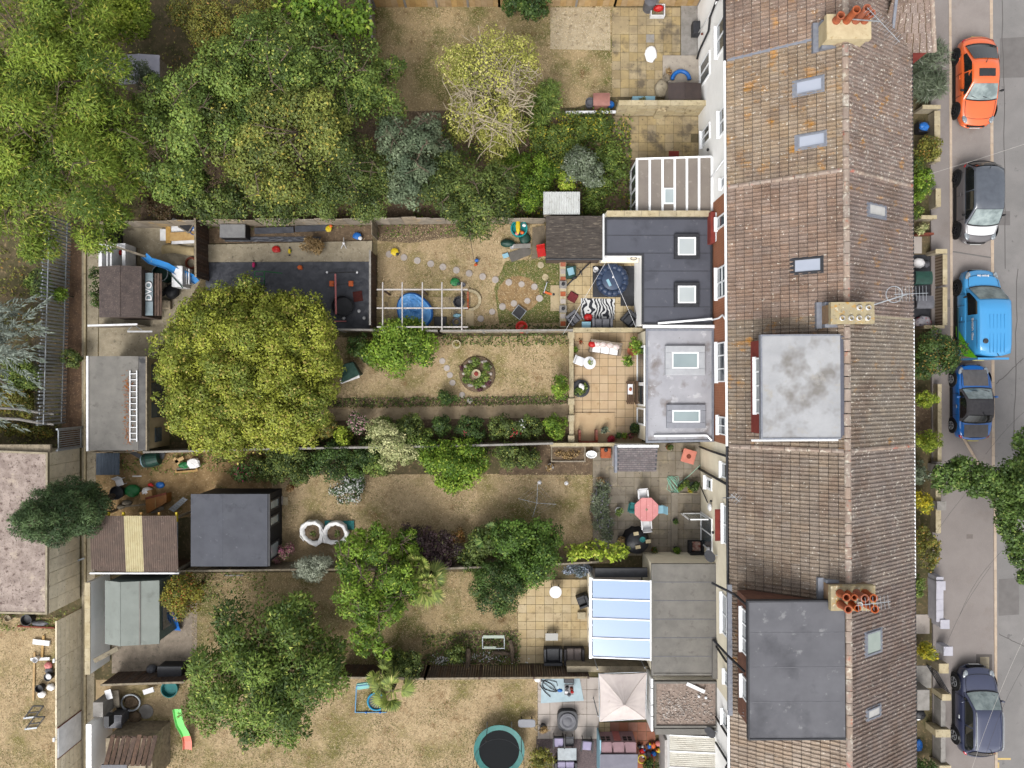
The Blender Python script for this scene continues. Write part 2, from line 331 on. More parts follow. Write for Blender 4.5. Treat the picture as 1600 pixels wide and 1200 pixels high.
sheet('concrete_pad', [(860,12),(953,12),(954,79),(860,77)], .03, mat('scratched_pale_concrete', C(196,180,150), C(176,160,132), 2, rough=.9, bump=.3, bsc=30, spots=[(C(150,134,110),4,.55,.65),(C(210,198,172),9,.58,.66)]))
sheet('concrete_pad', [(1064,8),(1094,8),(1094,90),(1064,88)], .028, T['greyconc'])
sheet('concrete_pad', [(1035,88),(1094,88),(1094,132),(1035,130)], .1, mat('pale_step', C(188,178,164), C(170,160,148), 3, rough=.9, spots=[(C(140,130,116),5,.6,.7)]), th=.12)
# wrinkled black membrane of the play area
def memb(u, v):
 p = W(322+256*u, 516-107*v); w = .03*noise.noise((u*26,v*11,0)) + .028*abs(noise.noise((u*60,v*26,3))) + .02*noise.noise((u*110,v*46,7))
 return (p.x, p.y, .045 + w)
struct('weed_membrane', M().grid(memb, 150, 60), T['membrane'], smooth=True)
def slabs(name, x0, y0, x1, y1, size, m, z=.03, rot=0, big=0, skip=None):
 a, b = W(x0,y1), W(x1,y0); nx = max(1,round((b.x-a.x)/size)); ny = max(1,round((b.y-a.y)/size)); sx = (b.x-a.x)/nx; sy = (b.y-a.y)/ny
 par = struct(name, M().box(a.x-.01,b.x+.01,a.y-.01,b.y+.01,-.02,z-.014), T['grout'])
 gp = .009
 mes = {}
 def me(w, h):
  if (w,h) not in mes: mes[w,h] = M().box(gp, w*sx-gp, gp, h*sy-gp, -.04, 0).mesh('slab', m)
  return mes[w,h]
 used = set()
 for j in range(ny):
  for i in range(nx):
   if (i,j) in used: continue
   w = h = 1
   if big and random.random() < big:
    w, h = random.choice([(2,1),(1,2),(2,2)])
    cells = [(i+q,j+r) for q in range(w) for r in range(h)]
    if any(c in used or c[0]>=nx or c[1]>=ny for c in cells): w = h = 1
   used |= {(i+q,j+r) for q in range(w) for r in range(h)}
   if skip and skip(i/nx, j/ny): continue
   o = inst('slab', me(w,h), par, (a.x+i*sx-par.location.x, a.y+j*sy-par.location.y, z+random.uniform(-.004,.004)-par.location.z), (random.uniform(-.006,.006),random.uniform(-.006,.006),random.uniform(-.006,.006)))
 return par
slabs('patio', 956, 12, 1063, 152, .44, T['oslab'], big=.12)
slabs('patio', 930, 182, 1093, 250, .43, T['oslab'], big=.1, skip=lambda u,v: random.random() < (.45 if u<.25 else .06))
slabs('patio', 884, 404, 1000, 516, .43, T['yslab'], z=.034)
slabs('patio', 897, 520, 1003, 692, .42, T['bslab'], z=.034)
slabs('patio', 926, 692, 1094, 868, .42, T['gslab'], z=.036, big=.35)
slabs('patio', 809, 905, 920, 1036, .42, T['yslab'], z=.034)
slabs('patio', 840, 1058, 936, 1154, .62, T['wslab'], z=.034)
slabs('patio', 953, 1128, 1024, 1200, .42, T['redslab'], z=.032)
slabs('patio', 936, 1128, 953, 1152, .3, T['yslab'], z=.044)
tag(M().box(W(895,645).x, W(960,645).x, W(895,692).y, W(895,645).y, .02, .1).build('patio_step', T['bslab']), 'raised buff paved step in front of the brick barbecue', 'step')
# ---------------------------------------------------------------- the terrace
def tilemat(n, a, b, white, orange):
 sp = [(C(122,102,90),.55,.5,.75)]
 if orange: sp.append((C(190,136,64),1.5,.5+.12*(1-orange),.72))
 sp.append((C(84,70,62),16,.55,.72))
 sp.append((C(196,180,160),26,.57,.7))
 sp.append((C(222,214,200),9,.66-.09*white,.69-.07*white))
 return mat('roof_tile_'+n, a, b, .8, rough=.92, bump=.25, bsc=35, rnd=.1, spots=sp)
TL = {'A': tilemat('warm_brown',C(162,138,121),C(142,119,106),.3,.1), 'B': tilemat('tan',C(170,150,126),C(150,130,110),.35,.4),
      'C': tilemat('pink_brown',C(162,138,122),C(142,120,107),.25,0), 'D': tilemat('lichened',C(154,138,120),C(138,124,109),.3,.35),
      'E': tilemat('grey_brown',C(154,138,122),C(138,123,110),.25,0), 'F': tilemat('dull_brown',C(146,129,113),C(127,110,98),.3,.2), 'G': tilemat('pale_tan',C(182,164,146),C(164,146,130),.2,0)}
TR = {k: tilemat('street_'+k, *v) for k, v in {'A':(C(154,136,126),C(138,120,112),.5,0),'B':(C(154,136,126),C(138,120,112),.85,.1),'C':(C(146,128,120),C(132,116,110),.5,.15),'D':(C(152,140,126),C(138,126,114),.6,.1),'E':(C(152,138,128),C(138,124,116),.65,0),'F':(C(144,128,120),C(130,114,108),.5,0),'G':(C(146,130,122),C(134,118,110),.4,0)}.items()}  # street slope greyer and darker: its weaker light is put into the colour
T['underlay'] = mat('underlay_shadow_tone', C(76,64,58), rough=1)  # dark tone in the course gaps stands for shadow and dirt lines
T['ridge'] = mat('ridge_tile', C(176,158,144), C(158,140,128), 4, rough=.92, bump=.3, bsc=30, rnd=.12, spots=[(C(214,206,190),5,.54,.66),(C(190,110,90),2.2,.6,.7)])
T['bricko'] = mat('orange_brick', C(186,110,74), C(164,92,62), 2.5, rough=.9, brick=(.225,.075,C(190,160,130),'x'), bump=.15)
T['brickr'] = mat('dark_red_brick', C(150,66,56), C(130,54,48), 3, rough=.9)
T['whitewall'] = mat('white_render', (.78,.77,.75,1), (.7,.69,.67,1), .9, rough=.9, bump=.06, bsc=40)
T['brownhung'] = mat('brown_hung_tile', C(132,94,78), C(110,78,66), 4, rough=.9, rnd=.1)
EX, RX, ZE, ZR = 3.93, 13.12, 5.03, 7.5       # half depth of the roof, ridge line, eaves and ridge height
SK = .006
bounds = [19.1, 13.7, 8.3, 2.65, -2.7, -8.35, -13.95, -19.4]
slope = math.atan2(ZR-ZE, EX); SL = math.hypot(ZR-ZE, EX)
def tile_mesh(w, l, m, nm, lf=1.04):
 t = M(); prof = [(0,.004),(.06,.006),(.13,.042),(.22,.052),(.31,.042),(.38,.006),(.56,.006),(.63,.042),(.72,.052),(.81,.042),(.88,.006),(1,.004)]
 n = len(prof); up, dn = .004, .03
 vs = [(y*w*.985, 0, z+up) for y, z in prof] + [(y*w*.985, l*lf, z+dn) for y, z in prof] + [(y*w*.985, l*lf, -.004) for y, z in prof]
 t.add(vs, [(i,n+i,n+i+1,i+1) for i in range(n-1)] + [(n+i,2*n+i,2*n+i+1,n+i+1) for i in range(n-1)])
 return t.mesh(nm, m)
NC = 13; TLn = SL/NC
lab = {'A':'terraced house at the top with white rear wall and hipped front bay','B':'terraced house with white rear wall and two rear skylights under the cream chimney','C':'terraced house with orange brick rear wall and one skylight on each slope','D':'terraced house with pale grey flat roofed dormer and orange brick rear wall','E':'terraced house with plain undormered roof and cream rear wall with french windows','F':'terraced house with large dark grey flat roofed dormer','G':'terraced house cut by the bottom edge with pale tan roof tiles'}
HS = {}
def hloc(y):
 return Vector((RX - y*SK, y + RX*SK, 0))
def XW(py_world): return RX - EX + .13 - py_world*SK      # rear wall plane
wallm = {'A':T['whitewall'],'B':T['whitewall'],'C':T['bricko'],'D':T['bricko'],'E':T['cream'],'F':T['cream'],'G':T['whitewall']}
cut = {'D': (-3.0,-.12,-2.05,1.72), 'F': (-3.4,-.12,-2.7,2.45)}   # dormer footprints, no tiles below
sky_holes = {}
for i, nme in enumerate('ABCDEFG'):
 y1, y0 = bounds[i], bounds[i+1]; hw = (y1-y0)/2; yc = (y0+y1)/2; L0 = hloc(yc)
 h = thing('terraced_house', lab[nme], 'house', L0, SK, 'terraced houses in the row'); HS[nme] = (h, L0, yc, hw)
 w = M().box(-EX+.13, EX-.1, -hw, hw, 0, ZE-.03)
 w.build('wall', wallm[nme], h, local=True)
 # roof deck under the tiles
 d = M(); e = .02
 d.add([(-EX,-hw,ZE-.03),(0,-hw,ZR-.03),(EX,-hw,ZE-.03),(-EX,hw,ZE-.03),(0,hw,ZR-.03),(EX,hw,ZE-.03)], [(0,3,4,1),(1,4,5,2),(0,1,2),(5,4,3),(0,2,5,3)])
 d.build('roof_deck', T['underlay'], h, local=True)
 nt_ = round(2*hw/.335); tw = 2*hw/nt_
 ml = tile_mesh(tw, TLn, TL[nme], 'roof_tile', .93); mr = tile_mesh(tw, TLn, TR[nme], 'roof_tile')
 rest = M(); cnt = 0
 vr = [v.co.copy() for v in mr.vertices]; fr = [tuple(p.vertices) for p in mr.polygons]
 for side in (-1, 1):
  for c in range(NC):
   dd = c*TLn; x = side*dd*math.cos(slope); z = ZR - dd*math.sin(slope) + .012
   for t in range(nt_):
    ya = -hw + t*tw
    cx = side*(dd+TLn/2)*math.cos(slope)
    if nme in cut and cut[nme][0] < cx < cut[nme][1] and cut[nme][2] < ya+tw/2 < cut[nme][3]: continue
    # local tile: x along width, y down the slope
    mt = Matrix.Translation((x, ya if side > 0 else ya+tw, z)) @ Matrix.Rotation(math.pi/2 if side < 0 else -math.pi/2, 4, 'Z')
    # width axis -> along house y; length axis -> down slope
    if side > 0: B = Matrix(((0,math.cos(slope),math.sin(slope)),(1,0,0),(0,-math.sin(slope),math.cos(slope))))
    else: B = Matrix(((0,-math.cos(slope),-math.sin(slope)),(1,0,0),(0,-math.sin(slope),math.cos(slope))))
    off = Vector((x, ya, z + random.uniform(-.004,.008)))
    if cnt < 298 and (side < 0 or c < 6):
     cnt += 1
     o = bpy.data.objects.new('roof_tile', ml if side < 0 else mr); COL.objects.link(o); o.parent = h
     B2 = B @ Matrix.Rotation(random.uniform(-.012,.012), 3, 'Z')
     o.matrix_local = Matrix.Translation(off) @ B2.to_4x4()
    else:
     rest.add([B @ v + off for v in vr], fr)
 if rest.v:
  o = rest.build('roof_tile_field', TR[nme], h, local=True); o['kind'] = 'stuff'
 rm = M().tube([(0,0,0),(0,.445,0)], .12, 10).mesh('ridge_tile', T['ridge'])
 k = int(2*hw/.45)
 for q in range(k): inst('ridge_tile', rm, h, (0, -hw+.02+q*2*hw/k, ZR+.0), (random.uniform(-.02,.02),0,random.uniform(-.03,.03)), (1.1,1,.8))
 # gutter along rear and street eaves
 M().tube([(-EX-.05,-hw,ZE-.02),(-EX-.05,hw,ZE-.02)], .055, 8).build('gutter', T['black'] if nme in 'AEF' else T['upvc'], h, local=True)
 M().tube([(EX+.05,-hw,ZE-.02),(EX+.05,hw,ZE-.02)], .055, 8).build('gutter', T['black'] if nme in 'ABCFG' else T['upvc'], h, local=True)
def loc(nme, p):
 """world point -> local of a house"""
 h, L0, yc, hw = HS[nme]; d = Vector(p) - L0; return Matrix.Rotation(-SK, 3, 'Z') @ d
# mortared rows of half round tiles over two of the party walls
for nme, sgn, m in (('C',1,T['ridge']),('D',-1,T['ridge'])):
 h, L0, yc, hw = HS[nme]; me = M().tube([(0,0,0),(0,.42,0)], .1, 8).mesh('verge_tile', m)
 for side in (-1,1):
  for q in range(10):
   dd = .15 + q*.445; x = side*dd*math.cos(slope); z = ZR - dd*math.sin(slope)+.04
   o = bpy.data.objects.new('verge_tile', me); COL.objects.link(o); o.parent = h
   dv = Vector((side*math.cos(slope), 0, -math.sin(slope)))
   o.matrix_local = Matrix.Translation((x, sgn*hw, z)) @ dv.to_track_quat('Y','Z').to_matrix().to_4x4()
# lead strip between the two top houses and at the foot of the third house's chimney
for nme, sgn, side, a, b in (('B',1,-1,.5,4.6),('D',1,1,.6,4.6)):
 h, L0, yc, hw = HS[nme]; g = M(); p = lambda d, dy, dz: (side*d*math.cos(slope), sgn*hw+dy, ZR-d*math.sin(slope)+dz)
 g.add([p(a,-.09,.075), p(a,.09,.075), p(b,.09,.075), p(b,-.09,.075), p(a,-.09,.0), p(a,.09,.0), p(b,.09,.0), p(b,-.09,.0)], [(0,1,2,3),(0,3,7,4),(1,5,6,2),(3,2,6,7)])
 g.build('lead_strip', T['lead'] if nme == 'B' else T['conc'], h, local=True)
def wallz(px, y=0):
 xw = XW(y) * S; return H*(1 - xw/(px-800))
def wwin(nme, pxa, pxb, pya, pyb, panes=2, gm=None, sill=True, fm=None, depth=.06, door=False, ft=.055, split=0):
 """rear window: sill at photo column pxa between rows pya..pyb, head at column pxb"""
 h = HS[nme][0]; y = (600-(pya+pyb)/2)/S*.92
 z0, z1 = max(.05, wallz(pxa, y)), wallz(pxb, y); k = kz(z0)
 ya, yb = (600-pyb)*k, (600-pya)*k
 a, b = loc(nme, (XW(ya), ya, 0)), loc(nme, (XW(yb), yb, 0)); X = -EX+.13; ya, yb = a.y, b.y
 f = M(); x0, x1 = X-depth, X+.02; t = ft
 f.box(x0,x1,ya,yb,z0,z0+t).box(x0,x1,ya,yb,z1-t,z1).box(x0,x1,ya,ya+t,z0+t,z1-t).box(x0,x1,yb-t,yb,z0+t,z1-t)
 for q in range(1, panes):
  c = ya+(yb-ya)*q/panes; f.box(x0,x1,c-t/2,c+t/2,z0+t,z1-t)
 if split: f.box(x0+.002,x1,ya+t,yb-t,z0+(z1-z0)*split-t/2,z0+(z1-z0)*split+t/2)
 w = f.build('door' if door else 'window', fm or T['upvc'], h, local=True)
 for q in range(panes):
  c0 = ya+(yb-ya)*q/panes; c1 = ya+(yb-ya)*(q+1)/panes
  M().box(X-.03,X-.015,c0+t*.6,c1-t*.6,z0+t*.8,z1-t*.8).build('pane', gm or T['glassdark'], w, local=True)
 if sill: M().box(X-.16,X+.01,ya-.05,yb+.05,z0-.07,z0-.004).build('sill', T['upvc'], w, local=True)
wwin('A',1121,1134,42,91,2)
wwin('A',1095,1110,103,139,2,door=True,sill=False)
wwin('B',1098,1110,206,231,2)
wwin('B',1125,1134,175,215,2)
wwin('B',1128,1135,280,296,1)
wwin('C',1121.5,1134,341,360,1)
wwin('C',1121.5,1135,420,468,2,split=.6)
wwin('D',1122,1134,536,597,3)
wwin('D',1124,1135,650,678,2)
wwin('E',1129,1139,722,745,1)
wwin('E',1104,1113,744,763,1,ft=.12)
wwin('E',1096,1113.5,799,849,2,door=True,sill=False,gm=T['glassdark'])
wwin('E',1132,1141,788,848,2)
wwin('F',1130,1141,926,988,2,split=.6)
wwin('F',1134,1141,1046,1068,1)
wwin('G',1131,1141,1108,1131,1)
def wallpt(px, py, out=.08):
 y = (600-py)/S*.9; z = wallz(px, y); k = kz(z); yy = (600-py)*k; return Vector((XW(yy)-out, yy, z))
def pipe(nme, pts, r=.04, m=None, name='downpipe', out=.08):
 m_ = M().tube([loc(nme, wallpt(x,y,out)) for x,y in pts], r, 8); return m_.build(name, m or T['black'], HS[nme][0], local=True, smooth=True)
pipe('A', [(1092,92),(1096,78),(1110,48),(1112,28),(1122,1),(1136,-8)], .05)
pipe('A', [(1092,55),(1112,22),(1134,-20)], .03, T['upvc'])
pipe('B', [(1112,280),(1134,250)], .03, T['upvc'])
pipe('D', [(1112,481.5),(1115,500),(1126,497),(1132,492),(1137,500)], .04, T['upvc'])
pipe('E', [(1096,698),(1114,705),(1139,713)], .055)
pipe('E', [(1094,732),(1116,744),(1139,757)], .06)
pipe('E', [(1091,746),(1108,785)], .03)
pipe('F', [(1122,1010),(1137,1033),(1141,1036)], .05)
pipe('G', [(1121,1120),(1143,1155)], .05)
pipe('G', [(1121,1160),(1141,1192),(1137,1198),(1141,1215)], .05)
# little wall fixtures
for nme, px, py, r, m, nm in (('A',1100,53,.06,'rust','wall_vent'),('E',1112,792,.2,'white','satellite_dish'),('E',1114,783,.06,'black','wall_light'),('E',1117,832,.08,'black','wall_light'),('E',1110,861,.2,'white','wall_globe'),('B',1109,234,.08,'black','wall_vent')):
 p = loc(nme, wallpt(px,py,.0)); q = M(); q.ell((p.x-.09,p.y,p.z), .06 if r<.15 else .1, r, r, 10, 7); q.build(nm, T[m], HS[nme][0], local=True, smooth=True)
# red awning board over the french windows, open casement
h = HS['E'][0]; p, q = loc('E', wallpt(1128,796,.14)), loc('E', wallpt(1128,845,.14))
M().box(p.x-.16,p.x+.14,q.y,p.y,p.z-.06,p.z+.0).build('red_canopy', T['brickr'], h, local=True)
a = loc('E', wallpt(1096,803,0)); f = M()
ax, ay = a.x-.02, a.y; wd_, z0, z1 = 1.0, .12, 1.75
for (u0,u1,v0,v1) in ((0,wd_,z0,z0+.06),(0,wd_,z1-.06,z1),(0,.07,z0,z1),(wd_-.07,wd_,z0,z1)): f.box(ax-u1,ax-u0,ay,ay+.05,v0,v1)
dr = f.build('open_door', T['upvc'], h, local=True); M().box(ax-wd_+.05,ax-.05,ay+.02,ay+.03,z0+.04,z1-.04).build('pane', glass('clear_pane',C(150,165,165),.04,.35), dr, local=True)
def roofpt(px, py, side):
 """photo point lying on a roof slope -> world"""
 for _ in range(1):
  # solve along the view ray: z = ZR - |x-xr|*tan(slope)
  lo, hi = ZE-.5, ZR+.2
  for _ in range(40):
   mid = (lo+hi)/2; p = W(px,py,mid); xr = RX - p.y*SK; s = ZR - abs(p.x-xr)*math.tan(slope)
   if (p.x-xr)*side < 0: s = ZR + .3
   if mid < s: lo = mid
   else: hi = mid
 return W(px,py,(lo+hi)/2)
def skylight(nme, side, pts, gm, fm, blind=None, open_=0):
 h = HS[nme][0]; P = [loc(nme, roofpt(x,y,side)) for x,y in pts]; c = sum(P, Vector())/4
 dn = Vector((side*math.cos(slope),0,-math.sin(slope))); up = Vector((side*math.sin(slope),0,math.cos(slope))); yv = Vector((0,1,0))
 hl = max(abs((p-c).dot(dn)) for p in P)-.04; hwid = max(abs((p-c).dot(yv)) for p in P)*.97-.04
 def slab(m, u0,u1,v0,v1,z0,z1):
  vs = [c+dn*u+yv*v+up*z for z in (z0,z1) for u,v in ((u0,v0),(u1,v0),(u1,v1),(u0,v1))]
  m.add(vs, [(0,1,2,3),(7,6,5,4),(0,4,5,1),(1,5,6,2),(2,6,7,3),(3,7,4,0)]);
 f = M(); t = .055; e = .06
 slab(f,-hl-e,-hl,-hwid-e,hwid+e,.03,.085); slab(f,hl,hl+.14,-hwid-e,hwid+e,.02,.075); slab(f,-hl,hl,-hwid-e,-hwid,.03,.08); slab(f,-hl,hl,hwid,hwid+e,.03,.08)
 fl = f.build('skylight', T['lead'] if fm is None else fm, h, local=True)
 g = M(); slab(g,-hl,-hl+t,-hwid,hwid,.04,.13); slab(g,hl-t,hl,-hwid,hwid,.04,.13); slab(g,-hl+t,hl-t,-hwid,-hwid+t,.04,.13); slab(g,-hl+t,hl-t,hwid-t,hwid,.04,.13)
 g.build('frame', T['dark'] if fm else T['lead'], fl, local=True)
 g = M(); slab(g,-hl+t*.9,hl-t*.9,-hwid+t*.9,hwid-t*.9,.05,.1); g.build('pane', gm, fl, local=True)
T['skyglass'] = mat('skylight_glass', C(172,180,196), C(186,192,206), .9, det=2, rough=.06, spec=.9)
T['blindw'] = mat('white_blind', C(214,212,208), C(196,194,190), 4, rough=.6)
skylight('B',-1,[(1243,129),(1286,118),(1288,142),(1243,152)],T['skyglass'],None)
skylight('B',-1,[(1246,213),(1292,204),(1292,227),(1246,236)],T['skyglass'],None)
skylight('C',-1,[(1239,404),(1286,401),(1286,426),(1240,429)],T['skyglass'],T['dark'])
skylight('C',1,[(1353,318),(1381,322),(1381,341),(1353,338)],T['blindw'],None)
skylight('F',1,[(1350,988),(1374,979),(1373,1018),(1350,1026)],mat('greenish_blind',C(190,200,192),C(178,190,182),2,rough=.1,spec=.8),None)
skylight('F',1,[(1351,1108),(1372,1099),(1372,1118),(1352,1125)],T['blindw'],None)
# chimneys ---------------------------------------------------------------------
def chimney(nme, yb, w, l, z1, body, cap, xo):
 h, L0, yc, hw = HS[nme]; y = (hw if yb > yc else -hw)
 m = M().box(xo-l/2, xo+l/2, y-w/2, y+w/2, ZE+1.2, z1); c = m.build('chimney', body, h, local=True)
 M().box(xo-l/2-.06, xo+l/2+.06, y-w/2-.06, y+w/2+.06, z1-.2, z1+.02).build('cap', cap, c, local=True)
 g = M(); zl = ZR - abs(-l/2+xo)*math.tan(slope)
 g.box(xo-l/2-.22, xo-l/2-.01, y-w/2-.16, y+w/2+.16, zl-.3, zl+.1).box(xo-l/2,xo-.2,y-w/2-.14,y-w/2-.01,zl-.2,zl+.36).box(xo-l/2,xo-.2,y+w/2+.01,y+w/2+.14,zl-.2,zl+.36)
 g.build('flashing', T['lead'], c, local=True)
 return h, c, xo, y, z1
cs = mat('cream_painted_chimney', C(220,202,164), C(200,182,144), 3, rough=.9, bump=.2, spots=[(C(170,140,84),6,.62,.72)])
cl = mat('lichen_chimney', C(188,172,132), C(170,158,132), 3, rough=.95, bump=.3, spots=[(C(200,150,64),4,.56,.68),(C(226,216,190),7,.6,.68),(C(120,104,80),8,.6,.7)])
cb = mat('old_brick_chimney', C(166,134,104), C(140,110,88), 4, rough=.95, brick=(.225,.075,C(150,136,118),'x'), spots=[(C(184,140,70),3,.58,.7)])
def pot(c, x, y, z, r=.13, hgt=.75, m=None):
 M().lathe([(r*1.1,0),(r*1.15,.08),(r,.14),(r*.92,hgt-.12),(r*1.12,hgt-.1),(r*1.12,hgt),(r*.8,hgt),(r*.78,hgt-.3)],14,(x,y,z)).build('chimney_pot', m or T['terra'], c, local=True, smooth=False)
h, c, xo, y, z = chimney('B', 14, .85, 1.6, 7.9, cs, cs, -.05)
for dx, hh in ((-.5,.45),(-.1,.85),(.25,.95),(.58,.6)): pot(c, xo+dx, y+.22, z, .14, hh)
h, c, xo, y, z = chimney('D', 3, .72, 1.55, 8.0, cb, cl, -.02)
for i, (dx, dy) in enumerate(((-.42,-.2),(-.08,-.2),(.22,-.2),(.56,-.2),(.24,.2),(.58,.2))):
 M().lathe([(.1,0),(.1,.1),(.085,.13),(.085,.0)],12,(xo+dx,y+dy,z)).build('pot_cap', T['white'], c, local=True)
h, c, xo, y, z = chimney('F', -8, .85, 1.6, 7.85, cb, cl, .0)
for i, (dx, dy, hh, r) in enumerate(((-.52,.2,.6,.14),(-.22,.2,.6,.11),(.12,.2,.7,.14),(.45,.2,.7,.14),(-.5,-.22,.7,.14),(-.08,-.22,.55,.12),(.5,-.22,.7,.14))): pot(c, xo+dx, y+dy, z, r, hh)
pot(c, xo+.22, y-.22, z, .1, .12, T['white'])
# hipped bay of the first house
h, L0, yc, hw = HS['A']
pts = {'r0':(1366,-40),'rt':(1396,12)}
bm_ = TR['A']; zb, zt = 5.1, 6.6
bx0, bx1 = 2.4, EX+.95; yb1, yb0 = loc('A', W(1440,82,5.1)).y, loc('A', W(1440,-70,5.1)).y
g = M().box(bx0, bx1-.12, yb1+.12, yb0, 0, zb-.03); g.build('bay_wall', T['brickr'], h, local=True)
ym = (yb1+yb0)/2; base = M(); hipx = bx1-1.0; yt = yb1+1.75
# bay hip: street-facing face split from side face by a hip; rows of tiles stepped
def hipface(P, rows, nm):
 (a,b),(c,d) = P                      # eave a->b, ridge c->d
 a,b,c,d = map(Vector,(a,b,c,d)); n = (b-a).cross(c-a).normalized(); n = n if n.z > 0 else -n
 mm = M()
 for r in range(rows):
  t0, t1 = r/rows, (r+1)/rows+.004; A0,B0,A1,B1 = a.lerp(c,t0), b.lerp(d,t0), a.lerp(c,t1), b.lerp(d,t1)
  cnt = max(1, round((B0-A0).length/.3))
  for q in range(cnt):
   u0, u1 = q/cnt+.01, (q+1)/cnt-.01
   v = [A0.lerp(B0,u0)+n*.05, A0.lerp(B0,u1)+n*.05, A1.lerp(B1,u1)+n*.01, A1.lerp(B1,u0)+n*.01, A0.lerp(B0,u0)-n*.02, A0.lerp(B0,u1)-n*.02]
   mm.add(v, [(0,1,2,3),(4,5,1,0)])
 o = mm.build('bay_roof_tiles', bm_, h, local=True); o['kind'] = 'stuff'
hipface((((bx0,yb1,zb),(bx1,yb1,zb)),((bx0,yt,zt),(hipx,yt,zt))), 6, 's')
hipface((((bx1,yb1,zb),(bx1,yb0,zb)),((hipx,yt,zt),(hipx,yb0,zt))), 5, 'e')
M().add([(bx0,yb1,zb),(bx1,yb1,zb),(bx1,yb0,zb),(bx0,yb0,zb),(bx0,yt,zt),(hipx,yt,zt),(hipx,yb0,zt),(bx0,yb0,zt)],[(0,1,5,4),(1,2,6,5),(4,5,6,7)]).build('bay_deck', T['soil'], h, local=True)
M().tube([(bx1,yb1,zb+.06),(hipx,yt,zt+.07)], .09, 8).build('hip_tiles', T['ridge'], h, local=True)
M().tube([(bx0,yt,zt+.07),(hipx,yt,zt+.07)], .09, 8).build('bay_ridge', T['ridge'], h, local=True)
M().bar((bx0+.6,yb1-.02,zb+.05),(bx0+.1,yt,zt+.06),.12,.05).build('lead_valley', T['lead'], h, local=True)
# dormers ------------------------------------------------------------------------
def dormer(nme, x0, x1, y0, y1, z0, z1, roofm, wm, edge, wins):
 h = HS[nme][0]
 d = M().box(x0+.06, x1, y0+.05, y1-.05, z0, z1).build('dormer', wm, h, local=True)
 r = M().box(x0-.14, x1, y0-.06, y1+.06, z1+.003, z1+.09).build('dormer_roof', roofm, d, local=True)
 e = M(); e.box(x0-.19,x0-.13,y0-.12,y1+.12,z1-.1,z1+.12).box(x0-.13,x1,y0-.12,y0-.055,z1-.1,z1+.12).box(x0-.13,x1,y1+.055,y1+.12,z1-.1,z1+.12)
 e.build('dormer_edge', edge, d, local=True)
 for (a, b, c0, c1, pn) in wins:
  f = M(); t = .06; X = x0
  f.box(X,X+.08,a,b,c0,c0+t).box(X,X+.08,a,b,c1-t,c1).box(X,X+.08,a,a+t,c0+t,c1-t).box(X,X+.08,b-t,b,c0+t,c1-t)
  for q in range(1,pn): f.box(X+.002,X+.08,a+(b-a)*q/pn-t/2,a+(b-a)*q/pn+t/2,c0+t,c1-t)
  f.box(X-.1,X+.06,a-.04,b+.04,c0-.05,c0-.003)
  f.build('dormer_window', T['upvc'], d, local=True)
  M().box(X+.03,X+.05,a+t*.7,b-t*.7,c0+t*.7,c1-t*.7).build('pane', T['glassdark'], d, local=True)
 return h, d
wr = mat('pale_coated_flat_roof', C(188,189,191), C(168,169,172), .9, rough=.8, bump=.1, bsc=30, spots=[(C(138,134,130),.5,.5,.62),(C(176,172,166),2.2,.58,.72),(C(150,130,100),22,.66,.72)])
p0, p1 = loc('D', W(1196,682,7.45)), loc('D', W(1312,527,7.45))
h, d = dormer('D', p0.x, p1.x, p0.y, p1.y, 5.6, 7.4, wr, T['brickr'], T['lead'], [(p0.y+.85,p1.y-.75,6.3,7.15,4)])
M().box(p1.x+.002,p1.x+.22,p0.y-.06,p1.y+.06,7.3,7.47).build('dormer_kerb', mat('slate_blue_edge',C(104,106,118),C(92,94,106),5,rough=.6), d, local=True)
M().tube([(p0.x-.5,p0.y-.16,7.3),(p1.x+.3,p0.y-.16,7.36)],.04,6).build('white_edge_trim', T['upvc'], d, local=True)
dk = mat('dark_felt_roof', C(114,114,119), C(102,102,107), .8, rough=.9, bump=.15, bsc=50, spots=[(C(84,84,89),.6,.54,.72),(C(140,140,142),2.3,.62,.72)])
p0, p1 = loc('F', W(1176,1151,7.5)), loc('F', W(1319,942,7.5))
h, d = dormer('F', p0.x, p1.x, p0.y, p1.y, 5.5, 7.45, dk, T['brownhung'], T['dark'], [(p1.y-2.35,p1.y-.55,6.2,7.15,3),(p0.y+1.0,p0.y+1.9,6.2,7.1,1)])
M().tube([(p0.x-.16,p1.y-.1,7.3),(p0.x-.3,p1.y-.0,6.3),(p0.x-1.0,p1.y+.25,5.5)],.05,8).build('soil_pipe', T['black'], d, local=True)
M().tube([(p0.x-.1,p0.y+2.3,6.9),(p0.x-.5,p0.y+2.6,6.0),(p0.x-.9,p0.y+3.0,5.3)],.05,8).build('soil_pipe', T['black'], d, local=True)
M().box(p0.x-.38,p0.x-.2,p0.y-.05,p1.y+.2,5.5,5.62).build('lead_apron', T['lead'], d, local=True)
# felt laps on the dark dormer roof
for q in range(1,4): M().box(p0.x-.1,p1.x-.02,p0.y+q*1.35,p0.y+q*1.35+.03,7.54,7.547).build('felt_lap', T['grey'], d, local=True)
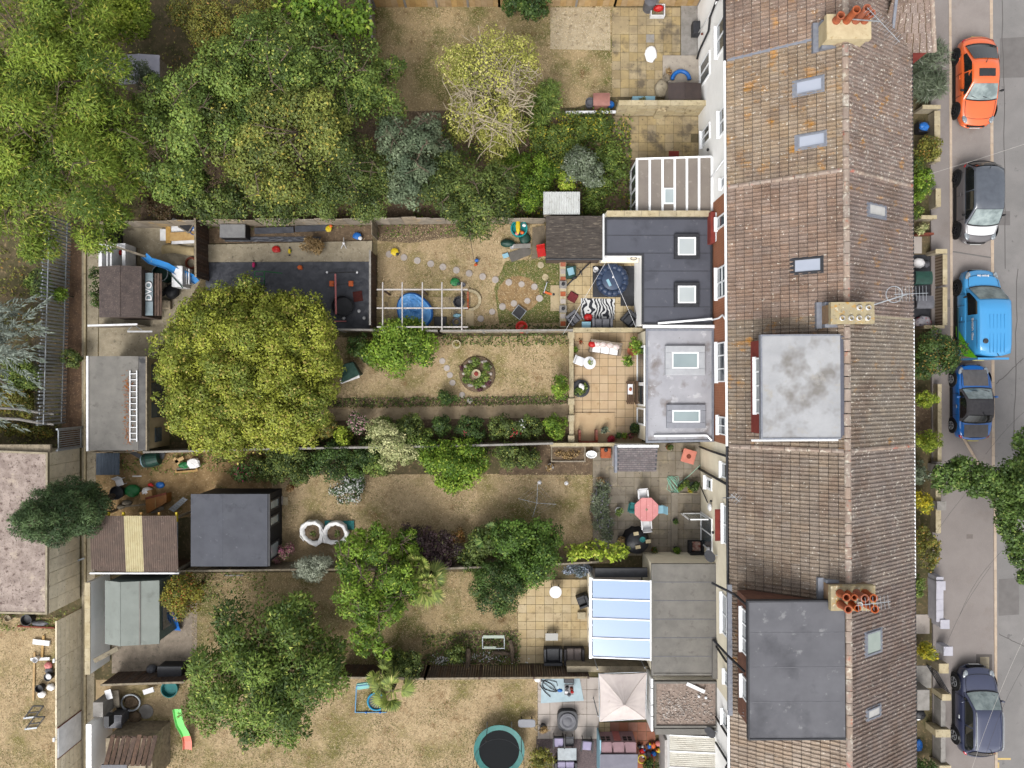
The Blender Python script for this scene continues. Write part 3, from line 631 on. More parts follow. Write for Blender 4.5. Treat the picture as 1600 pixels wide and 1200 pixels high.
# aerials ------------------------------------------------------------------------
def aerial(label, a, b, n, span, z, mast=None, ring=0):
 t = thing('tv_aerial', label, 'aerial', (W(*a,z)+W(*b,z))/2); A, B = W(*a,z), W(*b,z); d = (B-A).normalized(); u = Vector((-d.y,d.x,0))
 M().bar(A,B,.018).build('boom', T['steel'], t)
 m = M()
 for i in range(n):
  p = A.lerp(B,(i+.5)/n); m.bar(p-u*span/2, p+u*span/2, .009)
 m.build('elements', T['steel'], t)
 if ring: M().tube([A+Vector((ring*math.cos(q*.35),ring*math.sin(q*.35),0)) for q in range(18)], .015, 5, closed=True).build('ring', T['steel'], t)
 if mast: M().tube([Vector(mast), A.lerp(B,.4)], .025, 6).build('mast', T['steel'], t)
aerial('white yagi aerial slanting down from the cream chimney', (1355,12), (1406,66), 14, .45, 9.0, W(1332,30,8.2))
aerial('yagi aerial with round ring beside the lichen covered chimney', (1397,460), (1450,458), 10, .55, 9.2, W(1366,476,8.3), .3)
aerial('thin aerial lying over the terracotta pots of the lower chimney', (1338,946), (1391,940), 9, .5, 9.4, W(1352,945,8.0))
aerial('small aerial on the eaves above the french windows', (1142,772), (1156,784), 4, .4, 5.8, W(1130,778,4.6))
aerial('tiny aerial on the roof edge beside the dark dormer', (1163,1122), (1168,1108), 3, .3, 6.3, W(1160,1118,5.6))
# ---------------------------------------------------------------- rear extensions, sheds, garages
def rect(x0,y0,x1,y1): return [(x0,y0),(x1,y0),(x1,y1),(x0,y1)]
def flatblock(name, label, cat, poly, z, wm, rm, over=.06, trim=None, lip=.05):
 """walls plus flat roof whose top outline covers the photo polygon"""
 P = pxpoly(poly, z); c = sum((Vector(p) for p in P), Vector((0,0)))/len(P)
 t = thing(name, label, cat, (c.x,c.y,0))
 n = len(P); a = sum(P[i][0]*P[(i+1)%n][1]-P[(i+1)%n][0]*P[i][1] for i in range(n)); sg = 1 if a > 0 else -1
 def inset(d):
  out = []
  for i in range(n):
   p0, p1, p2 = Vector(P[i-1]), Vector(P[i]), Vector(P[(i+1)%n]); d1 = (p1-p0).normalized(); d2 = (p2-p1).normalized()
   n1 = Vector((-d1.y,d1.x))*sg; n2 = Vector((-d2.y,d2.x))*sg; b = (n1+n2); b = b/(1+n1.dot(n2)) if 1+n1.dot(n2) > .2 else n1
   out.append(tuple(p1+b*d))
  return out
 M().prism(inset(over), -.02, z-.1).build('wall', wm, t)
 M().prism(inset(.03), z-.098, z).build('roof', rm, t)
 if trim:
  I, m = inset(.09), M()
  for i in range(n):
   j = (i+1)%n; m.prism([P[i],P[j],I[j],I[i]], z-.12, z+lip)
  m.build('roof_edge', trim, t)
 return t
def rooflight(t, x0,y0,x1,y1, z, fm, gm, hgt=.18, fw=.16):
 a, b = W(x0,y1,z+hgt), W(x1,y0,z+hgt); m = M()
 m.box(a.x,b.x,a.y,a.y+fw,z-.02,z+hgt).box(a.x,b.x,b.y-fw,b.y,z-.02,z+hgt).box(a.x,a.x+fw,a.y+fw,b.y-fw,z-.02,z+hgt).box(b.x-fw,b.x,a.y+fw,b.y-fw,z-.02,z+hgt)
 f = m.build('rooflight', fm, t, bevel=.02)
 e = M(); q = fw; e.box(a.x+q,b.x-q,a.y+q,a.y+q+.06,z,z+hgt-.02).box(a.x+q,b.x-q,b.y-q-.06,b.y-q,z,z+hgt-.02).box(a.x+q,a.x+q+.06,a.y+q+.06,b.y-q-.06,z,z+hgt-.02).box(b.x-q-.06,b.x-q,a.y+q+.06,b.y-q-.06,z,z+hgt-.02)
 e.build('inner_frame', T['upvc'], f)
 M().box(a.x+q+.05,b.x-q-.05,a.y+q+.05,b.y-q-.05,z+.01,z+hgt-.04).build('pane', gm, f)
dkroof = mat('slate_grey_membrane', C(94,96,106), C(86,88,98), .7, rough=.75, bump=.1, bsc=40, spots=[(C(76,78,87),.9,.55,.72),(C(112,113,120),3,.62,.74),(C(60,62,68),18,.68,.73)])
Z = 2.5
t = flatblock('rear_extension','L shaped rear extension with slate grey flat roof and two square rooflights','extension',[(945,340),(1113,340),(1113,507),(1003,507),(1003,399),(945,399)],Z,T['whitewall'],dkroof,trim=T['dark'],lip=.04)
paleg = mat('pale_roof_glass', C(205,212,212), C(194,202,203), .9, det=2, rough=.1, spec=.8)
rooflight(t,1054,365,1093,404,Z,T['dark'],paleg); rooflight(t,1054,441,1093,479,Z,T['dark'],paleg)
for q in range(1,6):
 yy = W(0,340+q*28,Z).y; a, b = W(1005 if q>1 else 948,0,Z).x, W(1111,0,Z).x
 M().box(a,b,yy,yy+.025,Z,Z+.006).build('membrane_seam', T['dark'], t)
M().tube([W(1028,505,Z+.12),W(1090,500,Z+.14),W(1113,498,Z+.3)],.05,8).build('waste_pipe', T['upvc'], t)
# cream coping stones on the party wall above it
cw = thing('party_wall','cream stone coping of the party wall above the slate grey roof','wall',W(1030,336,0))
a, b = W(948,338,Z+.2), W(1112,329,Z+.2); M().box(a.x,b.x,a.y+.02,b.y-.02,0,Z+.1).build('wall', T['cream'], cw)
n = 6
for i in range(n):
 x0 = a.x+(b.x-a.x)*i/n; M().box(x0+.006,x0+(b.x-a.x)/n-.006,a.y,b.y,Z+.1,Z+.2+random.uniform(0,.01)).build('coping_stone', T['stone'], cw)
p0, p1 = W(1110,379,Z+.5), W(1117,331,Z+.5)
tag(M().box(p0.x,p1.x,p0.y,p1.y,Z-.1,Z+.55).build('brick_pier', T['brickr']),'low red brick pier against the wall above slate grey roof','pier')
tag(M().box(p1.x+.004,p1.x+.05,p0.y+.05,p1.y-.05,Z+.1,Z+.6).build('white_board', T['white']),'white board standing behind the red brick pier','board')
# white pipework below the step of the L
ac = thing('wall_unit','long white cylinder unit with coiled pipe above the hot tub','wall unit',W(970,405,0))
a, b = W(941,408,1.9), W(999,400,1.9); M().tube([(a.x,(a.y+b.y)/2,1.8),(b.x-.6,(a.y+b.y)/2,1.8)],.12,12).build('cylinder', T['white'], ac)
M().box(a.x-.02,b.x,a.y-.02,b.y+.06,1.5,1.62).build('shelf', T['cream'], ac)
M().tube([W(990+5*math.cos(q*.7),404+2.5*math.sin(q*.7),1.7) for q in range(14)],.02,5).build('coiled_pipe', T['grey'], ac)
# store with mossy boarded roof
mossroof = mat('mossy_dark_boards', C(92,84,78), C(66,60,56), 2.5, rough=.95, bump=.3, bsc=30, rnd=.06, stretch=(1,6,1), spots=[(C(128,118,106),3.5,.56,.68)])
st = thing('garden_store','low store with dark mossy boarded roof in three bays','shed',W(898,378,0))
a, b = W(853,403,2.0), W(942,338,2.0); M().box(a.x+.08,b.x-.02,a.y+.08,b.y-.05,0,1.9).build('wall', T['darktimber'], st)
bw = (b.x-a.x)/3
for i in range(3):
 for j in range(4):
  ya, yb = a.y+(b.y-a.y)*j/4, a.y+(b.y-a.y)*(j+1)/4
  M().add([(a.x+i*bw+.008,ya,1.92+.05*j/4),(a.x+(i+1)*bw-.008,ya,1.92+.05*j/4),(a.x+(i+1)*bw-.008,yb+.03,1.9+.05*(j+1)/4),(a.x+i*bw+.008,yb+.03,1.9+.05*(j+1)/4),(a.x+i*bw+.008,ya,1.88+.05*j/4),(a.x+(i+1)*bw-.008,ya,1.88+.05*j/4)],[(0,1,2,3),(4,5,1,0)]).build('roof_board', mossroof, st)
M().tube([(a.x-.02,a.y-.04,1.9),(b.x,a.y-.04,1.9)],.05,8).build('gutter', T['black'], st)
M().box(b.x-.015,b.x+.05,a.y-.1,b.y+.08,1.8,2.15).build('white_edge', T['upvc'], st)
# grey weathered extension with two lanterns
silver = mat('silvery_weathered_felt', C(186,186,192), C(170,170,176), .8, rough=.7, bump=.1, bsc=30, spots=[(C(140,132,130),.8,.52,.66),(C(208,208,212),2,.58,.68),(C(118,112,110),7,.66,.74)])
t = flatblock('rear_extension','rear extension with silvery stained flat roof and two large rooflights','extension',[(1009,514),(1115,514),(1115,690),(1009,692)],Z,T['cream'],silver,trim=T['lead'],lip=.06)
rl = mat('aqua_roof_glass', C(166,182,184), C(150,166,170), .7, det=2, rough=.1, spec=.8)
rooflight(t,1040,540,1102,586,Z,mat('pale_upstand',C(196,198,202),C(184,186,190),4,rough=.7),rl,.2,.3); rooflight(t,1042,632,1103,669,Z,mat('grey_upstand',C(158,160,168),C(146,148,156),4,rough=.7),rl,.15,.26)
M().box(W(1004,0,Z).x+.0,W(1116,0,Z).x,W(0,513,Z).y,W(0,508,Z).y,Z-.05,Z+.12).build('roof_upstand', T['white'], t)
M().tube([W(1022,681,Z+.1),W(1104,680,Z+.1),W(1112,688,Z+.1)],.05,8).build('gutter_pipe', T['upvc'], t)
M().box(W(1010,0,1.2).x,W(1112,0,1.2).x,W(0,700,Z).y+.4,W(0,700,Z).y+.45,.0,1.0).build('white_panel', T['white'], t)
xw = W(1009,0,Z).x+.05
for (ya,yb) in ((541,600),(600,634),(637,664)):
 f = M(); y0, y1 = W(0,yb,1.2).y, W(0,ya,1.2).y; f.box(xw-.06,xw+.02,y0,y1,.1,.2).box(xw-.06,xw+.02,y0,y1,2.0,2.1).box(xw-.06,xw+.02,y0,y0+.08,.2,2.0).box(xw-.06,xw+.02,y1-.08,y1,.2,2.0)
 w = f.build('glazed_door', T['upvc'], t); M().box(xw-.03,xw-.01,y0+.06,y1-.06,.18,2.02).build('pane', T['glassdark'], w)
# slate roofed outhouse
oh = thing('outhouse','small brick outhouse with grey slate lean to roof and white edge','outhouse',W(995,716,0))
a, b = W(964,737,2.0), W(1028,697,2.3); M().box(a.x+.05,b.x-.05,a.y+.06,b.y,0,1.9).build('wall', T['white'], oh)
slate = mat('grey_slate', C(138,128,128), C(116,108,110), 3, rough=.8, bump=.2, rnd=.16, spots=[(C(170,160,154),6,.6,.7)])
M().add([(a.x,a.y,1.93),(b.x,a.y,1.93),(b.x,b.y,2.27),(a.x,b.y,2.27),(a.x,a.y,1.8),(b.x,a.y,1.8),(b.x,b.y,1.8),(a.x,b.y,1.8)],[(0,1,2,3),(4,5,1,0),(5,6,2,1),(7,4,0,3)]).build('roof_deck', T['dark'], oh)
nr, ncl = 12, 11; sw = (b.x-a.x)/ncl
sm = M().add([(.004,0,.02),(sw-.004,0,.02),(sw-.004,.17,.01),(.004,.17,.01),(.006,0,0),(sw-.006,0,0)],[(0,1,2,3),(4,5,1,0)]).mesh('slate', slate)
for j in range(nr):
 for i in range(ncl-(j%2)):
  v = j/nr; inst('slate', sm, oh, (a.x+i*sw+(sw/2 if j%2 else 0)-oh.location.x, a.y+(b.y-a.y)*v-oh.location.y, 1.94+.34*v), (0,0,0), (1,(b.y-a.y)/nr/.16,1))
M().box(a.x-.02,b.x+.02,b.y-.05,b.y+.06,1.8,2.42).build('white_coping', T['upvc'], oh)
M().box(a.x-.12,a.x-.002,a.y-.04,b.y,1.75,2.1).build('side_flashing', T['lead'], oh)
# flat roofed block and conservatory
Z = 2.6
t = flatblock('rear_extension','long rear extension with plain taupe felt flat roof beside conservatory','extension',[(1018,881),(1121,881),(1122,1055),(1018,1055)],Z,T['cream'],T['felt'],trim=T['felt'],lip=.03)
for q in range(1,6): yy = W(0,881+q*29,Z).y; M().box(W(1020,0,Z).x,W(1119,0,Z).x,yy,yy+.03,Z,Z+.007).build('felt_lap', T['grey'], t)
M().box(W(1112,0,Z).x,W(1121,0,Z).x,W(0,1058,Z).y,W(0,1000,Z).y,Z-.1,Z+.2).build('low_parapet', T['felt'], t)
cs_ = thing('conservatory','glazed conservatory with pale blue roof panels and white bars','conservatory',W(970,968,0))
pc = glass('blue_polycarbonate', C(164,192,236), .15, .84)
xs0, xs1 = W(926,0,2.2).x, W(1017,0,2.5).x; ya, yb = W(0,1029,2.4).y, W(0,907,2.4).y
for i in range(4):
 y0, y1 = ya+(yb-ya)*i/4, ya+(yb-ya)*(i+1)/4
 M().add([(xs0,y0+.03,2.2),(xs1,y0+.03,2.5),(xs1,y1-.03,2.5),(xs0,y1-.03,2.2),(xs0,y0+.03,2.18),(xs1,y0+.03,2.48),(xs1,y1-.03,2.48),(xs0,y1-.03,2.18)],[(0,1,2,3),(7,6,5,4),(0,4,5,1),(2,6,7,3)]).build('roof_panel', pc, cs_)
for i in range(5):
 y0 = ya+(yb-ya)*i/4; M().bar((xs0-.05,y0,2.23),(xs1,y0,2.53),.05,.05).build('glazing_bar', T['upvc'], cs_)
M().bar((xs1,ya-.05,2.53),(xs1,yb+.05,2.53),.08,.08).build('wall_plate', T['upvc'], cs_)
M().box(xs0-.16,xs0-.04,ya-.08,yb+.08,2.1,2.2).build('gutter', T['upvc'], cs_)
M().box(xs0-.03,xs0+.06,ya,yb,0,.6).build('dwarf_wall', T['cream'], cs_)
M().box(xs0+.1,xs1,ya+.05,yb-.05,.0,.05).build('floor', T['wslab'], cs_)
for i in range(6):
 y0 = ya+(yb-ya)*i/5; M().box(xs0-.03,xs0+.05,y0-.04,y0+.04,.6,2.1).build('frame_post', T['upvc'], cs_)
for i in range(5):
 M().box(xs0,xs0+.015,ya+(yb-ya)*i/5+.05,ya+(yb-ya)*(i+1)/5-.05,.62,2.08).build('pane', glass('clear_side_glass',C(120,135,140),.04,.5) if i==0 else bpy.data.materials['clear_side_glass'], cs_)
for nm, x0,y0,x1,y1,h_,m in (('sofa',932,945,945,967,.7,'grey'),('table',958,945,978,952,.5,'dark'),('armchair',990,944,1003,958,.7,'grey')):
 m_ = M(); pxbox(m_,x0,y0,x1,y1,.1,h_*.6); A, B = W(x0,y1,.4), W(x1,y0,.4)
 if nm != 'table': m_.box(A.x,A.x+.12,A.y,B.y,.3,h_)
 else:
  m_ = M(); m_.box(A.x,B.x,A.y,B.y,h_-.04,h_)
  for u in (A.x+.03,B.x-.07):
   for v in (A.y+.03,B.y-.07): m_.box(u,u+.04,v,v+.04,.05,h_-.04)
 tag(m_.build(nm, T[m]), {'sofa':'grey sofa seen dimly through the blue conservatory roof','table':'small dark table seen through the conservatory roof','armchair':'grey armchair at the house end inside the conservatory'}[nm], nm)
# dark glazed strip above conservatory and grey wall below it
tag(M().box(W(930,0,1.9).x,W(1012,0,1.9).x,W(0,902,1.9).y,W(0,888,1.9).y,1.7,1.9).build('canopy', T['dark']),'dark glazed canopy strip along the top end of the conservatory','canopy')
tag(M().box(W(886,0,1.2).x,W(1015,0,1.2).x,W(0,1050,1.2).y,W(0,1041,1.2).y,0,1.2).build('garden_wall', T['conc']),'stained concrete wall below the conservatory ending at the dark fence','wall')
# gravel roofed block
grav = mat('gravel_felt_roof', C(172,154,142), C(140,124,114), 9, rough=1, bump=.6, bsc=25, spots=[(C(92,78,70),5,.58,.68),(C(206,196,186),12,.62,.68)])
t = flatblock('rear_extension','rear extension with pebbly flat roof littered with loose gravel and plank','extension',[(1022,1064),(1121,1064),(1121,1136),(1022,1136)],2.6,T['whitewall'],grav,trim=T['felt'],lip=.08)
M().bar(W(1073,1068,2.7),W(1101,1081,2.7),.16,.05).build('loose_plank', T['white'], t)
for px,py in ((1092,1088),(1103,1090)): M().ell(W(px,py,2.66),.07,.07,.06,8,5).build('loose_cap', T['white'], t)
gs = M()
for i in range(500):
 px, py = 1030+rng.random()*84, 1080+rng.random()*48
 if rng.random() < .5: px, py = 1060+rng.normal()*20, 1108+rng.normal()*9
 p = W(min(1114,max(1026,px)),min(1130,max(1068,py)),2.6); r = .02+.035*rng.random(); gs.ell((p.x,p.y,2.6+r*.4),r,r*.8,r*.6,5,3,.2)
o = gs.build('gravel', mat('loose_pebble',C(206,194,184),C(150,134,124),5,rough=.95,rnd=.3), t); o['kind'] = 'stuff'
M().box(W(1024,0,2.5).x,W(1118,0,2.5).x,W(0,1148,2.5).y,W(0,1139,2.5).y,0,2.5).build('rear_parapet', T['felt'], t)
for (ya_,yb_) in ((1060,1074),(1076,1100),(1102,1118),(1120,1142)):
 xx = W(1017,0,2.3).x; M().box(xx,xx+.09,W(0,yb_,2.3).y,W(0,ya_,2.3).y,.9,2.35).build('window', T['upvc'], t)
lt = thing('lean_to','white corrugated plastic lean to roof at the bottom edge','lean to',W(1082,1180,0))
a, b = W(1047,1225,2.2), W(1120,1150,2.2); M().box(a.x+.05,b.x-.02,a.y,b.y-.05,0,2.0).build('wall', T['whitewall'], lt)
cw_ = mat('dirty_white_sheet', C(228,224,212), C(206,200,186), 2, rough=.6, spots=[(C(170,164,148),6,.62,.74)])
for i in range(3):
 y1_, y0_ = b.y-(b.y-a.y)*i/3, b.y-(b.y-a.y)*(i+1)/3
 M().grid(lambda u,v: (a.x+(b.x-a.x)*u, y0_+.012+(y1_-y0_-.024)*v, 2.1+.2*u+.012*math.sin(v*50)), 2, 40).build('roof_sheet', cw_, lt)
for i in range(4): y_ = b.y-(b.y-a.y)*i/3; M().bar((a.x,y_,2.12),(b.x,y_,2.33),.05,.04).build('roof_bar', T['upvc'], lt)
# gazebo
gz = thing('gazebo','off white fabric gazebo with pyramid roof on four legs','gazebo',W(974,1090,0))
fab = mat('gazebo_fabric', C(226,214,208), C(210,198,194), 1.5, rough=.9, bump=.1, bsc=10, spots=[(C(170,156,148),2.2,.66,.76)])
cor = [W(936,1053,2.1),W(1011,1051,2.1),W(1009,1124,2.1),W(937,1128,2.1)]; pk = W(976,1101,2.75)
for i in range(4):
 p, q = cor[i], cor[(i+1)%4]; nrm = (q-p).normalized()
 def pan(u,v,p=p,q=q):
  e = p.lerp(q,u); s_ = .16*math.sin(math.pi*u)*(1-v); r_ = e.lerp(pk,v); d = (pk-e); d.z = 0
  return (r_.x+d.x*s_*.25, r_.y+d.y*s_*.25, r_.z - .12*math.sin(math.pi*v)*(1-.3*math.sin(math.pi*u)) - .05*s_ + .012*math.sin(u*30+i))
 M().grid(pan, 14, 10).build('roof_panel', fab, gz, smooth=True)
for p in cor: M().tube([(p.x*.985,p.y*.985,0),(p.x*.985,p.y*.985,2.05)],.025,6).build('leg', T['steel'], gz)
for i in range(4): M().bar(cor[i]+Vector((0,0,-.06)),cor[(i+1)%4]+Vector((0,0,-.06)),.03).build('roof_rail', T['steel'], gz)
# lean to conservatory at the top house
lc = thing('lean_to_conservatory','lean to conservatory with grey roof strips between white bars','conservatory',W(1045,288,0))
xa, xb = W(995,0,2.1).x, W(1112,0,2.5).x; y0, y1 = W(0,331,2.2).y, W(0,248,2.3).y
gp = mat('grey_polycarbonate', C(146,136,126), C(134,124,116), 1.5, rough=.5, spots=[(C(166,156,146),3,.6,.72)])
xb_ = [995,1015,1035,1054,1073,1092,1112]
zf = lambda px: 2.1+.35*(px-995)/117
for i in range(6):
 A, B = xb_[i], xb_[i+1]; za, zb_ = zf(A), zf(B); xa_, xb2 = W(A,0,za).x, W(B,0,zb_).x
 M().add([(xa_+.04,y0,za),(xb2-.04,y0,zb_),(xb2-.04,y1,zb_),(xa_+.04,y1,za),(xa_+.04,y0,za-.03),(xb2-.04,y0,zb_-.03),(xb2-.04,y1,zb_-.03),(xa_+.04,y1,za-.03)],[(0,1,2,3),(7,6,5,4),(0,4,5,1),(2,6,7,3)]).build('roof_panel', gp, lc)
for px in xb_: z_ = zf(px); x_ = W(px,0,z_).x; M().box(x_-.05,x_+.05,y0-.02,y1+.02,z_-.02,z_+.05).build('roof_bar', T['upvc'], lc)
M().bar((xa-.05,y1+.04,2.12),(xb,y1+.04,2.48),.07,.08).build('end_bar', T['upvc'], lc)
M().box(xa,xb,y0-.02,y0+.08,0,2.05).build('end_wall', T['cream'], lc)
z_ = zf(1045); M().box(W(1037,0,z_).x,W(1054,0,z_).x,W(0,319,z_).y,W(0,294,z_).y,z_-.01,z_+.05).build('vent', T['upvc'], lc)
M().box(W(1039,0,z_).x,W(1052,0,z_).x,W(0,317,z_).y,W(0,296,z_).y,z_+.05,z_+.06).build('vent_pane', T['glasspale'], lc)
for i in range(5):
 yy = y0+(y1-y0)*i/4; M().box(xa-.02,xa+.06,yy-.04,yy+.04,.0,2.05).build('frame_post', T['upvc'], lc)
 if i < 4: M().box(xa+.0,xa+.02,yy+.05,yy+(y1-y0)/4-.05,.5,2.0).build('pane', T['glassdark'], lc)
M().box(xa-.04,xa+.04,y0,y1,1.96,2.06).build('front_rail', T['upvc'], lc); M().box(xa-.02,xa+.05,y0,y1,0,.5).build('dwarf_wall', T['white'], lc)
# ---------------------------------------------------------------- sheds
def shed(name, label, x0,y0,x1,y1, z, wm, rm, ridge=None, rise=.35, cat='shed', over=.08, zr=None):
 """gabled shed, ridge along photo columns; roof outline given at eaves height z"""
 a, b = W(x0,y1,z), W(x1,y0,z); t = thing(name,label,cat,((a.x+b.x)/2,(a.y+b.y)/2,0)); rx = W(ridge,0,z+rise).x if ridge else (a.x+b.x)/2
 M().add([(a.x+over,a.y+over,0),(b.x-over,a.y+over,0),(b.x-over,b.y-over,0),(a.x+over,b.y-over,0),(a.x+over,a.y+over,z-.06),(rx,a.y+over,z+rise-.06),(b.x-over,a.y+over,z-.06),(b.x-over,b.y-over,z-.06),(rx,b.y-over,z+rise-.06),(a.x+over,b.y-over,z-.06)],
  [(0,1,6,5,4),(2,3,9,8,7),(1,2,7,6),(3,0,4,9),(4,5,8,9),(5,6,7,8)]).build('wall', wm, t)
 for X0, Z0, X1, Z1 in ((a.x,z,rx,z+rise),(b.x,z,rx,z+rise)):
  M().add([(X0,a.y,Z0),(X1,a.y,Z1),(X1,b.y,Z1),(X0,b.y,Z0),(X0,a.y,Z0-.05),(X1,a.y,Z1-.05),(X1,b.y,Z1-.05),(X0,b.y,Z0-.05)],[(0,1,2,3),(7,6,5,4),(0,4,5,1),(1,5,6,2),(2,6,7,3),(3,7,4,0)]).build('roof_slope', rm, t)
 M().box(rx-.03,rx+.03,a.y-.005,b.y+.005,z+rise-.01,z+rise+.015).build('ridge_cap', rm, t)
 return t, a, b
dfelt = mat('brown_mineral_felt', C(100,88,84), C(78,70,68), 3, rough=1, bump=.4, bsc=60, spots=[(C(122,108,102),18,.56,.66),(C(60,54,52),2,.6,.75)])
t, a, b = shed('garden_shed','dark brown felted shed beside the blue water slide',155,416,221,496,2.1,T['darktimber'],dfelt,187,.25)
p, q = W(222,492,2.0), W(232,425,2.0)
M().box(b.x+.0,b.x+.35,p.y,q.y,1.7,1.74).build('display_sheet', mat('faded_blue_sheet',C(146,160,166),C(124,140,148),3,rough=.6), t)
def text(name, s, size, mat_, parent, M4, ext=.004):
 cu = bpy.data.curves.new(name,'FONT'); cu.body = s; cu.size = size; cu.extrude = ext; cu.offset = size*.02; cu.align_x = 'CENTER'; cu.align_y = 'CENTER'
 o = bpy.data.objects.new(name, cu); COL.objects.link(o); bpy.context.view_layer.update()
 me = bpy.data.meshes.new_from_object(o); bpy.data.objects.remove(o)
 me.materials.clear(); me.materials.append(mat_); ob = bpy.data.objects.new(name, me); COL.objects.link(ob); ob.parent = parent; ob.matrix_local = M4; return ob
text('lettering','DVO',.42,T['white'],t,Matrix.Translation((b.x+.17-t.location.x,(W(0,455,1.75).y)-t.location.y,1.75)) @ Matrix.Rotation(R(90),4,'Z'))
text('lettering','DVO',.47,T['black'],t,Matrix.Translation((b.x+.19-t.location.x,(W(0,455,1.75).y)-t.location.y,1.745)) @ Matrix.Rotation(R(90),4,'Z'))
for i in range(3): M().box(b.x+.37+i*.11,b.x+.47+i*.11,p.y,q.y,1.6-.03*i,1.63-.03*i).build('slat', T['darktimber'], t)
# open white framed lean to full of clutter
cf = thing('cold_frame','white framed open lean to full of clutter above the brown shed','cold frame',W(175,398,0))
a, b = W(153,416,1.4), W(195,380,1.4)
M().box(a.x,b.x,a.y,b.y,0,.4).build('base', T['conc'], cf)
for (X0,X1,Y0_,Y1_) in ((a.x,a.x+.16,a.y,b.y),(b.x-.16,b.x,a.y,b.y),(a.x+.16,b.x-.16,b.y-.14,b.y),(a.x+.55,a.x+.63,a.y,b.y-.14),(a.x+.38,a.x+.43,a.y,b.y-.14)): M().box(X0,X1,Y0_,Y1_,.3,1.35).build('frame_board', T['white'], cf)
M().bar(W(149,375,1.6),W(228,401,1.5),.1,.05).build('diagonal_rail', T['timber'], cf)
for i,(px,py,m) in enumerate(((184,400,'rust'),(187,395,'red'),(178,404,'black'),(175,411,'white'))): M().ell(W(px,py,.6),.12,.16,.15,8,5,.2).build('clutter', T[m], cf)
# workshop with ladder on top
t = thing('workshop','long workshop with plain grey felt roof and white left fascia','workshop',W(182,630,0))
a, b = W(139,704,2.4), W(228,557,2.4)
M().box(a.x+.05,b.x-.05,a.y+.05,b.y-.05,0,2.3).build('wall', mat('buff_boards',C(196,176,140),C(176,156,122),3,rough=.9,rnd=.1), t)
zz = 2.4
for i in range(5):
 y0_, y1_ = a.y+(b.y-a.y)*i/5, a.y+(b.y-a.y)*(i+1)/5
 M().box(a.x,b.x-.35,y0_+.004,y1_-.004+.02,zz-.06,zz+.004*(i%2)).build('felt_sheet', T['felt'], t)
M().box(b.x-.34,b.x,a.y,b.y,zz-.06,zz-.004).build('felt_edge', mat('dark_patched_felt',C(118,116,114),C(96,94,94),2,rough=.95,spots=[(C(74,74,76),1.2,.6,.64)]), t)
M().box(a.x-.1,a.x-.005,a.y-.02,b.y+.02,zz-.25,zz+.05).build('white_fascia', T['white'], t)
M().box(b.x+.003,b.x+.06,a.y,b.y,zz-.2,zz+.03).build('timber_fascia', T['timber'], t)
for (ya,yb) in ((570,595),(598,625),(628,652)):
 y0_, y1_ = W(0,yb,1.2).y, W(0,ya,1.2).y; X = b.x-.05
 M().box(X-.01,X+.03,y0_,y1_,.5,1.8).build('window', T['glassdark'], t)
M().box(b.x-.05,b.x+.0,W(0,690,1.2).y,W(0,668,1.2).y,.9,1.5).build('window', T['glassdark'], t)
ld = thing('ladder','silver aluminium ladder lying on the grey workshop roof','ladder',W(209,634,2.4))
for x in (203.5,214): M().bar(W(x,690,2.46),W(x,579,2.46),.045,.06).build('rail', T['white'], ld)
for i in range(12): M().bar(W(203.5,584+i*9.3,2.46),W(214,584+i*9.3,2.46),.035).build('rung', T['white'], ld)
lv = M()
for i in range(260):
 p = W(199+rng.normal()*3.5, 602+rng.random()*80, 2.42) if rng.random()<.55 else W(200+rng.normal()*4, (600 if rng.random()<.6 else 682)+rng.normal()*7, 2.42)
 r = .035; an = rng.random()*6; lv.add([p+Vector((r*math.cos(an+q*1.57),r*math.sin(an+q*1.57)*.6,.006+.01*(q%2))) for q in range(4)],[(0,1,2,3)])
tag(lv.build('fallen_leaves', mat('dead_leaf',C(170,112,70),C(140,90,60),5,rough=.95,rnd=.2)),'brown fallen leaves along the ladder on the grey roof','leaves',kind='stuff')
# corrugated roof shelter
t = thing('log_store','open shelter with brown corrugated roof and one yellow translucent strip','shelter',W(210,850,0))
a, b = W(141,894,2.0), W(277,806,2.2); n = 5; xs = [141,167,195,223,250,277]
corr = mat('brown_corrugated', C(116,98,88), C(96,82,74), 3, rough=.8, spots=[(C(140,122,110),5,.6,.72)]); ytr = mat('yellow_translucent', C(206,194,152), C(192,178,134), 4, rough=.5, spots=[(C(150,134,84),7,.62,.74)])
for i in range(n):
 x0, x1 = W(xs[i],0,2.1).x, W(xs[i+1],0,2.1).x
 M().grid(lambda u,v: (x0+(x1-x0)*u+.004, a.y+(b.y-a.y)*v + (.05 if i==0 else 0), 2.0+.2*v+.022*math.sin(u*2*math.pi*8)), 40, 3).build('roof_sheet', ytr if i==2 else corr, t, smooth=True)
for i in range(5): x = W(xs[i]+27,0,2.0).x if i else W(171,0,2.0).x; M().box(x-.05,x+.03,b.y-.3,b.y+.14,1.98,2.1).build('rafter_end', T['yellow'] if i in (0,1,4) else T['newtimber'], t)
M().box(a.x,b.x,a.y-.08,a.y-.01,1.9,2.05).build('gutter', T['white'], t)
for X in (a.x+.1,b.x-.15):
 for Yq in (a.y+.05,b.y-.15): M().box(X,X+.1,Yq,Yq+.1,0,2.0).build('post', T['timber'], t)
M().box(a.x+.1,b.x-.1,a.y+.02,a.y+.1,0,1.95).build('back_wall', T['darktimber'], t)
M().tube([W(277,812,1.9),W(277,892,1.9)],.03,6).build('side_pipe', T['steel'], t)
